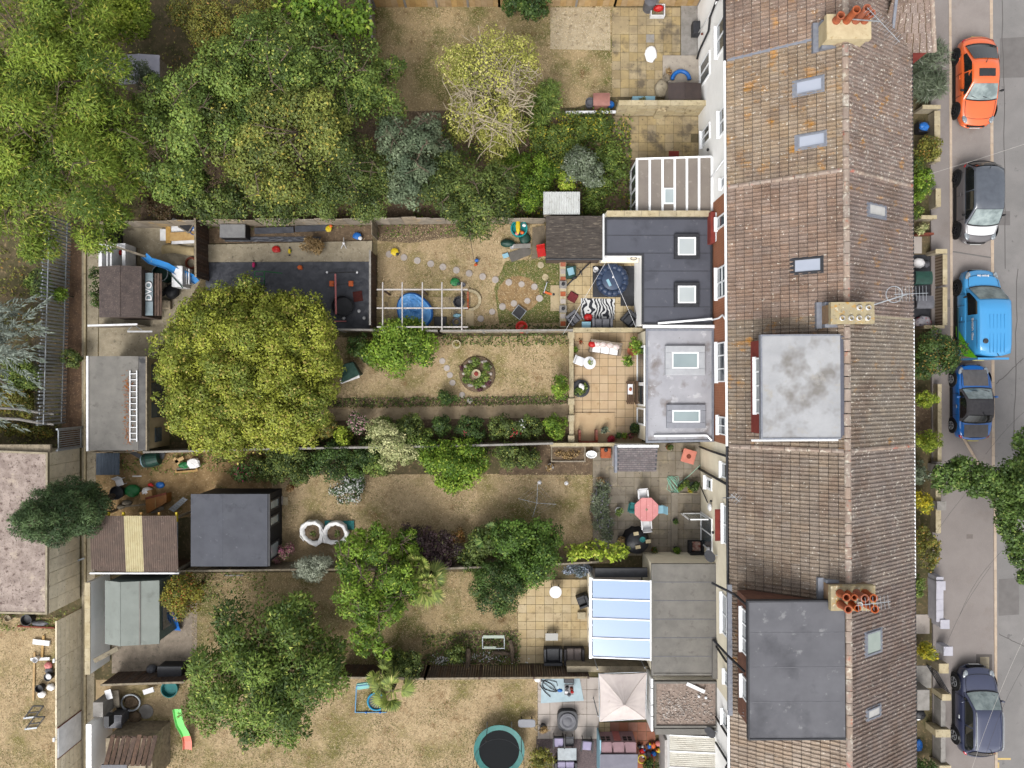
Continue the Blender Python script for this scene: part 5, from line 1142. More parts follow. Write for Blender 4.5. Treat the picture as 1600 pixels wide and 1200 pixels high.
plant('maple_tree','dense yellow green tree touching the top edge left of the brick wall',[(182,30,46,2.6),(160,10,34,2.4),(205,14,30,2.3)],B2,P['lime'],'tree',.12,lai=3)
plant('sycamore_tree','green broadleaf tree at the top edge above the wood',[(500,18,42,4.2),(548,30,36,3.8),(460,12,34,4)],(.26,.16),P['bright'],'tree',.12,lai=2.4)
plant('wild_tree','dark green wild tree beside the white roofed shed',[(300,200,72,5.2),(265,262,58,4.6),(335,130,62,5.2),(250,160,44,4.2)],B2,P['wood'],'tree',.16,lai=2.7,fill=.95,sub=.7)
plant('wild_tree','tall mid green wild tree at the top of the wood',[(425,120,72,5.6),(385,80,56,5),(480,95,56,5.2),(440,60,40,4.6)],B2,P['wood'],'tree',.17,lai=2.7,fill=.95,sub=.7)
plant('wild_tree','broad olive green tree in the middle of the wood',[(470,210,76,5.8),(415,265,64,5),(375,215,58,5),(430,190,50,5.6)],B2,[(152,160,76),(96,116,56),(190,176,84)],'tree',.18,lai=2.7,fill=.95,sub=.7)
plant('wild_tree','loose leaved tree beside the dry top lawn',[(556,115,52,4.8),(596,150,42,4.2),(535,165,48,5),(610,110,26,3.6)],B2,P['wood'],'tree',.14,lai=2.3,fill=1.1,sub=.6)
plant('eucalyptus_tree','blue green tree beside the yellow half dead tree',[(652,252,42,4.6),(622,215,36,4.2),(668,205,28,4),(640,292,40,4),(690,240,24,3.6)],B2,P['blue'],'tree',.13,lai=2.8,fill=1.2,sub=.5)
plant('wild_tree','low dark tree above the silvered board fence',[(540,265,56,4),(500,298,46,3.4),(572,305,42,3.2),(600,270,36,3.6)],B3,P['dkw'],'tree',.12,lai=2.8)
plant('wild_tree','dark bushy tree overhanging the upper yard corner',[(295,300,42,3.4),(340,312,40,3.2),(390,306,40,3.2),(440,310,38,3)],B2,P['dkw'],'tree',.12,lai=2.8)
plant('spindle_shrub','reddish brown shrub behind the junk pile fence',[(255,322,22,1.9),(232,312,18,1.8)],B3,[(128,100,72),(96,84,56),(112,124,70)])
plant('elder_shrub','grey green shrub overlapping the white shed roof',[(215,112,22,3.0),(232,126,18,2.6)],B3,P['grey'],lai=2)
plant('wild_shrub','dry olive scrub at the top between the trees',[(330,40,42,1.6),(290,20,30,1.4),(400,20,34,1.5)],B3,P['olive'],lai=2)
plant('wild_tree','dark green tree leaning over the fence beside metal shed',[(700,296,46,4),(752,316,46,3.8),(735,352,30,2.6),(690,268,34,3.6),(775,286,34,3.4)],(.2,.07),P['dkw'],'tree',.14,lai=2.7)
# pale half dead tree with bare branches
t = plant('honey_locust_tree','yellow half dead tree full of bare pale branches',[(758,120,66,3.4,1.7),(790,188,48,3.0,1.4),(730,182,44,3.0,1.4),(806,92,42,3.2,1.3),(718,105,36,3.0,1.2),(770,225,30,2.6,1)],B3,P['yel'],'tree',.16,(768,170),lai=1.15,clump=.4)
g = M(); base = W(768,170,2.2)
for i in range(46):
 an = rng.random()*6.28; rr = rng.uniform(.5,1); e = W(768+72*rr*math.cos(an), 148+88*rr*math.sin(an), 4.3-.9*rr**2+rng.uniform(-.2,.5))
 m1 = base.lerp(e,.4)+Vector((rng.normal()*.2,rng.normal()*.2,.6)); m2 = base.lerp(e,.7)+Vector((rng.normal()*.22,rng.normal()*.22,.5))
 g.tube([base,m1,m2,e],[.06,.04,.028,.012],5)
 for j in range(7):
  q = m1.lerp(e,rng.uniform(0,.95)) if j%2 else m2.lerp(e,rng.random()); q2 = q+Vector((rng.normal()*.42,rng.normal()*.42,rng.uniform(.1,.4))); q3 = q2+Vector((rng.normal()*.2,rng.normal()*.2,rng.uniform(-.1,.15)))
  g.tube([q,q2,q3],[.022,.014,.008],4)
g.build('bare_branches', T['paletwig'], t)
plant('fern_shrub','feathery green shrub right of the yellow half dead tree',[(855,152,26,1.5),(845,172,20,1.2)],(.3,.05),P['wood'],style='star')
plant('bramble','low yellow green brambles left of the old top patio',[(895,205,34,.6,.5),(935,195,26,.6,.5),(850,215,30,.6,.5),(880,240,34,.6,.5)],B3,P['ivy'],lai=2.6)
plant('bramble','brambles in front of the white metal shed',[(840,270,32,.8,.6),(800,262,30,.9,.7),(830,305,26,.7,.5),(790,320,20,.7,.5)],B3,P['bright'],lai=2.4)
plant('elder_shrub','dark grey green shrub beside the lean to conservatory',[(905,252,26,2),(925,272,22,1.6),(890,270,20,1.6)],B3,P['grey'])
plant('bramble','brambles between the metal shed and the lean to conservatory',[(950,245,26,.5,.5),(935,290,26,.5,.45),(965,265,18,.5,.45),(930,320,20,.4,.4)],B3,P['wood'],lai=2)
plant('lime_shrub','small lime green bush above the metal shed',[(884,284,16,1.6)],B3,P['lime'])
plant('laurel_shrub','bush in the corner beside the concrete pad at the top',[(832,10,26,1),(800,6,18,.8)],B2,P['dk'])
# middle gardens
plant('round_tree','huge dense round golden green tree over the middle gardens',[(390,575,142,2.6,3.2,132),(330,520,66,3.6,1.4),(455,520,66,3.6,1.4),(320,640,62,3.4,1.4),(450,640,66,3.4,1.4),(392,480,34,2.6,1.2),(395,560,80,4.6,1.3),(500,560,36,2.6,1.2),(282,580,34,2.8,1.2),(360,685,30,2.4,1)],B2,P['gold'],'tree',.25,(400,580),lai=3.6,sub=.42,fill=1.7)
plant('camellia_shrub','bright green bush at the fence below the blue paddling pool',[(622,538,46,1.5,1.1),(598,552,32,1.2),(658,540,32,1.1),(645,520,24,1.3)],B2,P['bright'])
plant('laurel_shrub','dark shrub beside the round golden tree below the fence',[(560,540,20,1),(575,560,10,.6)],B3,P['dk'])
plant('box_shrub','neat round bush beside the patio pillar',[(874,606,15,.9,.8,20)],B3,P['bright'])
plant('box_shrub','small round shrub by the stepping stone path',[(697,621,16,.5,.4,13)],B3,P['dk'])
for i,(x,y,r,z,p,l) in enumerate(((690,664,17,.9,'dk','dark bush in rose bed next to the bright mound'),(735,668,26,.9,'dk','broad dark bush in the rose bed'),(785,668,26,.9,'dkw','leafy rose bush in the middle of the rose bed'),(828,668,22,.8,'dkw','rose bush near the right end of the rose bed'),(866,668,20,.8,'bright','bright bush in the rose bed beside the patio wall'),(508,668,20,1,'olive','olive shrub below the concrete path end'),(538,682,17,.9,'lime','yellow green shrub at thin fence'),(640,665,22,1.1,'dkw','green shrub behind the pale variegated shrub'),(455,668,22,.9,'dk','dark shrub in shade of the round tree below path'),(600,662,16,.8,'wood','small green shrub at the path edge'))):
 plant('border_shrub',l,[(x,y,r,z,z*.8,min(r,20))],B3,P[p])
plant('rose_bush','shrub with pale pink blossoms at the concrete path',[(560,660,17,1)],B3,[(112,136,80),(84,110,60),(226,170,180),(226,176,186)])
for i,(x,y,c,l) in enumerate((('812','664',(232,232,226),'white rose in flower in the rose bed'),('806','676',(200,50,70),'red rose in flower in the rose bed'),('730','672',(214,90,110),'pink rose in flower by dark bush'))):
 plant('rose_bush',l,[(int(x),int(y),9,1.0,.35)],B3,[(84,116,60),(60,92,50),c,c],lai=2.5)
plant('variegated_shrub','pale cream variegated shrub leaning over the thin fence',[(604,685,30,1.8,1.1,26),(590,668,18,1.6),(630,702,24,1.6),(606,716,18,1.2)],B3,P['var'],lai=2.6)
plant('wild_shrub','green shrub around the foot of the variegated shrub',[(650,690,26,1.1),(590,725,22,.9),(660,705,20,1)],B3,P['wood'])
plant('griselinia_shrub','large bright apple green round shrub beside thin fence',[(705,728,48,1.4,1.2,38),(682,712,28,1.3),(735,716,28,1.3),(710,750,24,1)],B2,P['lime'] if 0 else [(150,180,60),(96,136,42),(182,198,80)])
plant('laurel_shrub','dark shrub between bright round shrub and stone trough',[(800,712,30,1,.8,24),(832,716,16,.7)],B3,P['dkw'])
plant('mixed_shrub','dark mixed shrub left of the white flowering bush',[(452,722,30,1.3),(430,735,22,1),(470,742,18,.8),(405,735,20,.8),(430,712,18,.9)],B3,P['dkw'])
plant('mixed_shrub','leafy shrub above the white flowering bush',[(520,720,30,1.2),(560,726,22,1),(490,725,20,1),(575,706,22,1)],B3,P['dk'])
plant('daisy_bush','bush covered in white flowers on the dry lawn',[(545,764,28,.7,.6,22)],B3,[(96,126,72),(70,100,56),(238,238,236),(238,238,234)])
plant('rose_bush','rose bush with deep pink flowers beside the thin fence',[(380,738,20,.8,.6,16),(398,730,10,.7)],B3,[(110,140,76),(80,108,56),(226,60,130),(116,146,80)])
plant('hydrangea','pink hydrangea at the corner of the black summerhouse',[(448,860,14,.7,.5),(434,872,8,.5)],B3,[(110,134,70),(222,130,166),(232,150,180)])
plant('lavender_bed','long lavender bed with grey green clumps beside the grey patio',[(940,765,13,.4,.4,16),(938,790,16,.5,.4,18),(942,818,16,.5,.4,18),(945,838,12,.5,.4,12)],(.2,.04),[(150,158,130),(104,122,88),(150,140,170)],style='star',lai=3)
plant('fig_tree','bright leafy small tree in front of the black covered table',[(925,858,26,1.9,.8,15),(900,862,18,1.7,.7,14),(962,862,26,1.8,.7,14)],(.24,.14),P['lime'],'tree',.06,lai=2.4)
plant('bay_tree','dark green tree in the lower middle beside the clipped oval shrub',[(800,838,34,2.2,1.4),(842,872,38,2.2,1.6),(850,835,30,2),(815,880,28,2)],B2,P['bright'] if 0 else [(108,142,56),(70,102,42),(144,166,72)],'tree',.1)
plant('cherry_tree','dark green shrub tree at the left of the bay tree',[(770,842,28,1.6),(750,850,24,1.3),(736,872,22,1.2),(748,888,18,1)],B2,P['dkw'],'tree',.07)
plant('smoke_bush','dark purple leaved shrub on the lower fence',[(660,848,28,1.3,1,22),(694,860,28,1.2),(640,838,20,1),(676,876,22,1)],B3,P['purp'])
plant('rust_shrub','rusty orange brown shrub beside the purple shrub',[(718,838,13,.9)],B3,[(150,110,60),(116,92,52),(130,130,64)])
plant('laurel_shrub','clipped dark green oval shrub standing alone on the lower lawn',[(783,918,45,1.9,1.5,48)],B3,P['dk'],lai=3.6,clump=.2)
plant('hydrangea','pale blue hydrangea beside the conservatory canopy',[(908,890,17,.8,.6,11),(890,892,8,.6)],B3,[(170,180,200),(110,130,120),(196,202,224)])
plant('robinia_tree','bright yellow green tree leaning down over the lower lawn',[(556,872,40,3.4),(592,848,34,3),(555,925,42,3.6),(592,955,38,3.4),(572,998,30,2.8),(622,902,36,3),(600,1020,14,2.2),(540,862,18,2.4),(640,868,26,2.4),(628,846,22,2.2),(615,935,28,2.8),(648,925,20,2.6)],(.19,.09),P['bright'],'tree',.13,(585,930),lai=2.6,sub=.48,fill=1.0)
plant('olive_shrub','silvery grey green shrub beside the timber fence',[(494,884,26,1.6,1.1,20),(475,890,16,1.3)],(.2,.04),P['silver'],lai=3,style='star')
plant('photinia_tree','small round clipped tree with reddish tips beside green shed',[(290,928,36,1.9,1.2,32)],B3,[(168,160,62),(112,122,50),(180,112,60)],'tree',.08,lai=3.2)
plant('magnolia_tree','largest dark glossy leaved tree in the bottom left gardens',[(410,1000,74,3.4,2.2),(352,1040,62,3.2),(482,1062,62,3.2),(415,1095,66,3.4),(335,1105,44,2.6),(460,965,44,2.8),(505,1015,36,2.6),(395,1140,34,2.2),(450,1130,36,2.4)],(.25,.1),P['t16'],'tree',.2,(415,1050),lai=2.4,style='star',up=.6,sub=.6,fill=1.0)
plant('box_shrub','small round shrub beside the white pebble bed',[(713,1021,16,.7)],B3,P['dkw'])
plant('wild_shrub','green shrub at the dark fence above the fan palm',[(640,1042,24,1.2),(620,1032,18,1)],B3,P['dkw'])
plant('laurel_shrub','yellow green weeds growing at the bottom edge by garden chairs',[(845,1190,22,.8)],B3,P['olive'])
plant('dead_shrub','dead straw coloured bush on concrete strip',[(488,384,17,.5,.5,14)],(.12,.04),P['straw'],style='star')
# left edge
t = thing('blue_cedar','silvery blue cedar with drooping sprays at the left edge','tree',W(-60,545))
limbs(t, W(-60,545), [W(20,520,3),W(10,600,3),W(-30,460,3)], .16)
Pp, Aa, Cc = [], [], []
for i in range(46):
 an = rng.uniform(-1.1,1.3); s0 = np.array(W(-45+rng.normal()*22,525+rng.normal()*45,rng.uniform(2,4.2))); dv = np.array([math.cos(an),math.sin(an)*.9,-.12]); L_ = rng.uniform(1.2,3.0)
 for j in range(46):
  f = rng.random(); p = s0+dv*L_*f; side = 1 if j%2 else -1; tw = np.array([-dv[1],dv[0],0])*side*rng.uniform(.1,.45)*(1.1-f)+dv*.1
  Pp.append(p); Aa.append(tw+np.array([0,0,rng.uniform(-.1,.1)])); Pp.append(p+tw*.5); Aa.append(tw*.6+dv*.2+rng.normal(size=3)*.06); Cc += [rng.random(),rng.random()]
Pp, Aa = np.array(Pp), np.array(Aa); Bb = unit(np.cross(Aa,rng.normal(size=Aa.shape)*.3+np.array([0,0,1])))*.03
leafmesh('crown',Pp,Aa,Bb,palcol([(158,168,156),(116,128,112)],np.array(Cc),np.ones(len(Pp))),t)
plant('laurel_shrub','green bush against the palisade fence near the cedar',[(62,440,22,1.2),(70,450,16,1)],B3,P['wood'])
plant('laurel_shrub','small bush growing through the palisade fence',[(95,460,12,1.0)],B3,P['bright'])
plant('laurel_shrub','dark bush in the leaf litter beside the workshop',[(112,560,16,.9)],B3,P['dkw'])
plant('laurel_shrub','green bush at the left edge below the cedar',[(40,585,26,1),(18,575,20,1)],B3,P['wood'])
plant('laurel_shrub','dark undergrowth at the left edge above the tarpaulins',[(30,625,30,.6,.5),(0,620,30,.6,.5)],B3,P['olive'])
plant('bramble','scrub between the tarpaulin roll and the garage',[(30,672,30,.5,.4,10),(62,674,22,.5,.4,10)],B3,P['olive'])
b = W(176,777);
plant('cypress_tree','tall dark green upright cypress leaning out over the garage roof',[(b.x-.1*0,b.y,z,r,r,rz,0) for z,r,rz in ((2.2,1.0,1.0),(3.0,1.3,1.3),(3.8,1.35,1.3),(4.6,1.2,1.2),(5.4,.95,1.1),(6.1,.65,.9))],(.2,.05),P['cyp'],'tree',.16,(180,775),lai=4.5,clump=.22,zmin=-.7,up=.3)
plant('ivy_strip','narrow ivy strip growing up the left side of the brown shed',[(150,430,4,.6,.6,14),(150,455,4,.6,.6,14),(150,474,4,.5,.5,10)],B3,P['dk'])
# street side
plant('street_tree','dark green street tree reaching in from the right edge',[(1480,748,24,4),(1512,742,26,4.2),(1548,752,27,4.6),(1588,742,32,5),(1606,692,26,4.8),(1576,792,20,4.2),(1582,830,20,4.2),(1592,868,20,4),(1602,902,16,4),(1498,724,14,3.8),(1562,774,20,4.3),(1572,812,18,4.2),(1590,848,20,4.1),(1530,762,18,4.2),(1602,790,30,4.8),(1640,760,60,5.5)],(.16,.11),[(116,146,68),(78,106,52),(146,162,84)],'tree',.2,(1640,790),lai=4,fill=1.9,sub=.45)
plant('lavender_shrub','large grey green lavender shrub under the hipped bay',[(1452,95,28,.8,.7,34),(1450,130,26,.7,.6,26)],(.45,.035),P['grey'],lai=3.4,style='star',clump=.5)
for l,x,y,rx,ry,z,p in (('olive conifer bush beside the blue bin lid',1450,235,19,20,.9,'olive'),('leafy green bush in front garden below the olive conifer',1440,285,18,24,.8,'bright'),('yellow green climber between the two front bushes',1436,260,12,14,.8,'ivy'),('small green hedge piece by the first skylight house',1432,306,12,10,.7,'bright'),
  ('golden round bush above the dark front yard',1446,625,16,15,.8,'lime'),('neat lime green ball bush in front of the plain roof',1449,690,19,19,.9,'lime'),('grey green bush beside the grey gate pier',1438,738,14,18,.7,'grey'),('bright yellow round bush beside the front pier',1440,784,15,19,.8,'yelfl'),('tall olive yellow bush above the lilac wall',1447,855,18,34,1.0,'olive'),
  ('thin ornamental grass behind the lilac wall',1437,915,7,20,.6,'wood'),('yellow flowering bush above the iron gate',1448,1017,15,14,.8,'yelfl'),('dark hedge at the bottom edge of front gardens',1440,1200,22,16,.8,'dk'),('small cream flower clump in the tiny front yard',1440,357,8,8,.5,'var'),('green weed patch by the front dividing wall',1434,332,8,10,.4,'wood')):
 plant('front_bush',l,[(x,y,rx,z,z*.8,ry)],B3,P[p])
plant('conifer_bush','large dark green conifer bush overhanging the pavement by the van',[(1462,550,34,1.4,1.3,36),(1440,575,20,1.2),(1478,560,18,1.2)],B3,[(104,132,64),(66,94,50),(170,140,70)],lai=3.4)
# fan palms ------------------------------------------------------------------------
def palm(label, px, py, z, n, r, pal):
 t = thing('fan_palm', label, 'palm', W(px,py)); top = W(px,py,z); b = W(px,py)
 M().tube([(top.x,top.y,0),(top.x,top.y,z)],[.14,.1],8).build('trunk', T['bark'], t)
 for i in range(n):
  an = 6.28*i/n*1.618*3+rng.random(); el = rng.uniform(-.35,.9) if i > 4 else rng.uniform(1,1.4); d = np.array([math.cos(an)*math.cos(el),math.sin(an)*math.cos(el),math.sin(el)]); rr = r*rng.uniform(.75,1.05)
  hub = np.array([top.x,top.y,z])+d*rr*.5; s_ = unit(np.cross(d,[0,0,1])); u_ = np.cross(s_,d); Pp, Aa, Bb, Cc = [], [], [], []
  Pp.append(np.array([top.x,top.y,z])); Aa.append(hub-Pp[0]); Bb.append(s_*.025); Cc.append(.3)
  for j in range(13):
   fa = (j-6)/6*1.35; v = d*math.cos(fa)+s_*math.sin(fa); v = v*rr*.55*(1-.25*abs(j-6)/6); v[2] -= .12*rr
   Pp.append(hub); Aa.append(v); Bb.append((s_*math.cos(fa)-d*math.sin(fa))*.045); Cc.append(rng.random())
  leafmesh('frond',np.array(Pp),np.array(Aa),np.array(Bb),palcol(pal,np.array(Cc),rng.random(len(Cc))),t)
pp = [(172,186,92),(112,136,66),(200,196,120)]
palm('fan palm beside the bright leaning tree in the lower garden',668,912,2.6,22,1.15,pp)
palm('fan palm by the timber fence behind the bright leaning tree',652,884,2.6,16,1.05,pp)
palm('fan palm leaning over the small blue trampoline',612,1080,2.2,20,1.2,pp)
palm('fan palm at the dark fence above the small blue trampoline',596,1054,1.9,14,.9,pp)
palm('feathery palm in front of the bay tree',765,838,1.7,14,.85,[(130,160,80),(90,126,60),(160,180,100)])
# loose grass over the lawns and low weeds --------------------------------------------
def inpoly(x, y, poly):
 r = np.zeros(len(x), bool); n = len(poly)
 for i in range(n):
  (x0,y0),(x1,y1) = poly[i], poly[(i+1)%n]; c = ((y0 > y) != (y1 > y)); xi = (x1-x0)*(y-y0)/((y1-y0) or 1e-9)+x0; r ^= c & (x < xi)
 return r
def scatter(name, label, polys, dens, l, w, pal, cat='grass', fn=None, zj=0.0, flat=.5):
 Pp = []
 for poly in polys:
  xs, ys = zip(*poly); A = (max(xs)-min(xs))*(max(ys)-min(ys))/S/S; n = int(A*dens); x = rng.uniform(min(xs),max(xs),n); y = rng.uniform(min(ys),max(ys),n); k = inpoly(x,y,poly)
  if fn is not None: k &= rng.random(n) < fn(x,y)
  Pp.append(np.stack([(x[k]-800)/S,(600-y[k])/S,.02+zj*rng.random(k.sum())],1))
 Pp = np.concatenate(Pp); n = len(Pp); an = rng.uniform(0,6.28,n); el = rng.uniform(.2,1.2,n)*flat; Aa = np.stack([np.cos(an)*np.cos(el),np.sin(an)*np.cos(el),np.sin(el)],1)*(l*rng.uniform(.5,1.3,n))[:,None]
 Bb = np.stack([-np.sin(an),np.cos(an),rng.normal(size=n)*.3],1)*w*.5
 o = leafmesh(name,Pp,Aa,Bb,palcol(pal,rng.random(n),rng.random(n))); return tag(o,label,cat,kind='stuff')
ph = rng.uniform(0,6,6)
patch = lambda x,y: .5+.5*np.sin(x*.045+ph[0]+2*np.sin(y*.03+ph[1]))*np.sin(y*.06+ph[2]+1.5*np.sin(x*.024+ph[3]))
lawns = [[(583,6),(960,6),(960,150),(900,168),(583,175)],[(590,366),(640,352),(850,350),(884,405),(884,516),(590,518)],[(500,528),(892,524),(892,634),(500,640)],[(425,742),(925,740),(930,800),(960,880),(425,885)],[(300,895),(812,893),(812,1046),(300,1050)],[(240,1062),(842,1058),(842,1210),(240,1210)],[(0,965),(98,965),(98,1200),(0,1200)]]
scatter('dry_grass','straw coloured dry grass blades over all the lawns',lawns,260,.08,.02,[(226,204,162),(184,160,118),(236,218,180)])
scatter('green_grass','patches of short green grass left in the dry lawns',lawns,240,.08,.022,[(140,140,72),(98,108,54),(170,160,90)],fn=lambda x,y: np.clip(patch(x,y)*1.5-.7,0,1)+.5*((y>800)&(y<880)&(x<940)&(x>640))*np.clip((y-800)/50,0,1)+.4*((y>975)&(y<1045)&(x>600)&(x<700))+.5*(y>1170))
scatter('turf_grass','green turf blades around the straw circle',[[(790,408),(874,404),(876,505),(780,505),(772,450)]],500,.07,.02,[(120,140,64),(88,112,48),(150,150,84)],fn=lambda x,y: ((x-810)**2/33**2+(y-460)**2/29**2 > 1)*.9)
scatter('ivy_carpet','tangled ivy and weeds carpeting the overgrown garden',[[(690,180),(985,172),(985,340),(640,345),(690,250)]],170,.13,.09,P['ivy'],'ivy',fn=lambda x,y: .25+.75*(patch(x,y)>.35),zj=.35,flat=.9)
scatter('ground_ivy','dull weeds and ivy on the scrub ground at left',[[(0,380),(105,380),(95,700),(0,700)],[(225,0),(590,0),(590,345),(225,345)],[(0,0),(225,0),(225,350),(0,400)]],60,.13,.08,P['olive'],'weeds',fn=lambda x,y: .2+.8*(patch(x,y)>.55),zj=.15,flat=.9)
scatter('border_weeds','low green plants filling the narrow flower borders',[[(505,622),(892,618),(892,632),(505,637)],[(690,524),(888,522),(888,540),(690,540)],[(590,508),(874,508),(874,517),(590,518)],[(340,690),(860,672),(860,688),(340,700)],[(340,708),(830,696),(830,712),(340,724)],[(660,990),(812,985),(812,1036),(660,1038)]],150,.13,.07,P['dkw'],'weeds',zj=.2,flat=.9)
scatter('yard_weeds','weeds along fences and in the junk yards',[[(170,705),(440,705),(440,740),(170,740)],[(300,895),(420,890),(420,935),(300,940)],[(590,352),(720,350),(720,366),(590,372)],[(330,350),(580,348),(580,356),(330,358)],[(95,950),(130,950),(130,975),(95,975)],[(0,955),(100,960),(100,985),(0,985)]],90,.12,.06,P['wood'],'weeds',fn=lambda x,y: patch(x*3,y*3)>.4,zj=.1,flat=.9)
# ---------------------------------------------------------------- vehicles
def interp(tab, x):
 if x <= tab[0][0]: return tab[0][1]
 for (a,va),(b,vb) in zip(tab,tab[1:]):
  if x <= b:
   t = (x-a)/(b-a); return va+(vb-va)*t
 return tab[-1][1]
T['tyre'] = mat('tyre_rubber', C(30,30,32), rough=.85); T['alloy'] = mat('alloy_wheel', C(196,198,202), rough=.3, metal=.6); T['blackalloy'] = mat('black_wheel', C(40,40,44), rough=.35)
T['carglass'] = mat('tinted_car_glass', C(24,28,30), C(40,44,46), 2, rough=.04, spec=.9); T['screen'] = mat('windscreen_sky_reflection', C(162,176,174), C(112,126,126), 2.2, det=3, rough=.04, spec=.9)  # pale windscreen colour: the sky's reflection is painted in
T['lamp'] = mat('headlamp_lens', C(176,184,190), C(120,126,132), 9, rough=.1, spec=.8); T['tail'] = mat('tail_lamp', C(190,24,40), rough=.15, spec=.8); T['trim'] = mat('black_trim', C(30,30,33), rough=.6); T['chrome'] = mat('chrome_trim', C(214,218,222), rough=.2, metal=.7); T['plate'] = mat('number_plate', C(222,206,120), rough=.5); T['platew'] = mat('white_plate', C(230,230,226), rough=.5)
def car(label, px, py, face, L_, Wd, deck, cab, roofz, body, roofm=None, wheels=None, wheel='alloy', wr=.32, hood=None, cat='car', name='parked_car', rails=False, sunroof=None, endround=.5, tumble=.80, screenm=None, rearm=None, nosew=.72, tailw=.8, flankz=.62):
 """local: +y forward, origin on the ground at the middle. deck: [(y,z)] top of the lower body; cab: rear base, rear top, front top, front base (y)"""
 hw_ = Wd/2
 class M(globals()['M']):
  def build(s, name, *a, **k):
   if name not in ('wheel','rim','wheel_arch','sill','roof_rail'):
    s.v = [(x, y*(1-.115*min(1.2,abs(x)/hw_)**2.3*min(1,abs(y)/1.0)), z) for x,y,z in s.v]
   return super().build(name, *a, **k)
 p = W(px,py,.6); rz = 0 if face == 'up' else math.pi
 t = thing(name, label, cat, (p.x,p.y,.02), rz, 'cars parked in the street bays'); hw = Wd/2; y0, y1 = -L_/2, L_/2
 def wid(y):
  f = 1.0
  if y > y1-.9: q = (y-(y1-.9))/.9; f = 1-(1-nosew)*q**2.4
  if y < y0+.7: q = ((y0+.7)-y)/.7; f = 1-(1-tailw)*q**2.4
  return hw*f
 ys = [y0, y0+.05, y0+.16, y0+.35, y0+.7] + [y0+.7+(L_-1.6)*i/10 for i in range(1,10)] + [y1-.9, y1-.55, y1-.3, y1-.13, y1-.04, y1]
 b = M(); n = 0; secs = []
 for i, y in enumerate(ys):
  w = wid(y); zt = interp(deck,y); zb = .2; endf = 1
  if i == 0 or i == len(ys)-1: zb = .34; zt = min(zt,interp(deck,y))
  prof = [(w*.86,zb),(w*.97,zb+.08),(w,min(.42,zt-.2)),(w*1.0,min(flankz,zt-.1)),(w*.965,zt-.055),(w*.89,zt-.008),(w*.6,zt+.018),(w*.25,zt+.028)]
  secs.append([(x,y,z) for x,z in prof]+[(-x,y,z) for x,z in prof[::-1]]); n = len(secs[0])
 vs = [v for s_ in secs for v in s_]; m = len(secs)
 fs = [(i*n+k, i*n+(k+1)%n, (i+1)*n+(k+1)%n, (i+1)*n+k) for i in range(m-1) for k in range(n)]
 fs += [tuple(range(n))[::-1][:], tuple(range((m-1)*n,m*n))]
 b.add(vs,[f[::-1] for f in fs]); bo = b.build('body', body, t, local=True, smooth=True, sub=1)
 # cabin
 rb, rt, ft, fb = cab; secs = []
 zr = roofz
 def belt(y): return interp(deck,y)-.01
 st = []
 for q in range(6): st.append((rb+(rt-rb)*q/5, (q/5)))
 for q in range(1,6): st.append((rt+(ft-rt)*q/6, 1))
 for q in range(6): st.append((ft+(fb-ft)*q/5, 1-q/5))
 c = M(); NS = []
 for y, f in st:
  w = wid(y)*.93; zb = belt(y); zt = zb+(zr-.04*((y-(rt+ft)/2)/((ft-rt)/2+.01))**2*(1 if f == 1 else 1)-zb)*f if f < 1 else zr-.05*((y-(rt+ft)/2)/((ft-rt)/2+.01))**2
  wt = w*(1-(1-tumble)*f); prof = [(w,zb-.03),((w+wt)/2,zb+(zt-zb)*.5),(wt,zt-.03*f),(wt*.9,zt+.0),(wt*.5,zt+.025*f),(0,zt+.032*f)]
  NS.append([(x,y,z) for x,z in prof]+[(-x,y,z) for x,z in prof[-2::-1]])
 n = len(NS[0]); vs = [v for s_ in NS for v in s_]
 c.add(vs,[(i*n+k,(i+1)*n+k,(i+1)*n+k+1,i*n+k+1) for i in range(len(NS)-1) for k in range(n-1)])
 ca = c.build('cabin', roofm or body, t, local=True, smooth=True)
 def cabpt(y, v, side):      # point on the cabin side, v 0..1 from belt to roof edge
  f = 1
  if y < rt: f = (y-rb)/(rt-rb)
  if y > ft: f = (fb-y)/(fb-ft)
  w = wid(y)*.93; zb = belt(y); zt = zb+(zr-zb)*f-.05*f; wt = w*(1-(1-tumble)*f); return (side*(w+(wt-w)*v+.012), y, zb+(zt-zb)*v)
 for s_ in (-1,1):           # side glass, split by a pillar
  yA, yB = rb+(rt-rb)*.42, fb-(fb-ft)*.3; ymid = (yA+yB)/2-.05 if L_ > 3.9 else yA
  spans = [(yA,ymid-.03),(ymid+.03,yB)] if (ymid > yA and cat == 'car') else [(ft-.62 if cat == 'van' else yA, yB)]
  for a, e in spans:
   g = M(); g.grid(lambda u,v: cabpt(a+(e-a)*u, .1+.78*v, s_), 8, 3); g.build('side_window', T['carglass'], t, local=True)
  k = 0
 def glassquad(ya, yb, m_, nm):
  # screen between base ya and top yb
  g = M()
  def fn(u,v):
   y = ya+(yb-ya)*(.08+.84*v); f = .08+.84*v; w = wid(y)*.93; zb = belt(y); wt = w*(1-(1-tumble)*f)*.9; zt = zb+(zr-.05-zb)*f
   x = (u*2-1)*wt; crown = (1-(u*2-1)**2); return (x, y+(.035 if yb < ya else -.035), zt+.035*f*crown+.02)
  g.grid(fn, 8, 6); g.build(nm, m_, t, local=True)
  h_ = M(); e0 = fn(0,0); e1 = fn(1,0); h_.tube([fn(i/8,-.03) for i in range(9)], .03, 6); h_.build('scuttle', T['trim'], t, local=True)
 glassquad(fb, ft, screenm or T['screen'], 'windscreen')
 if cat == 'car' and rearm is not False: glassquad(rb, rt, rearm or T['carglass'], 'rear_window')
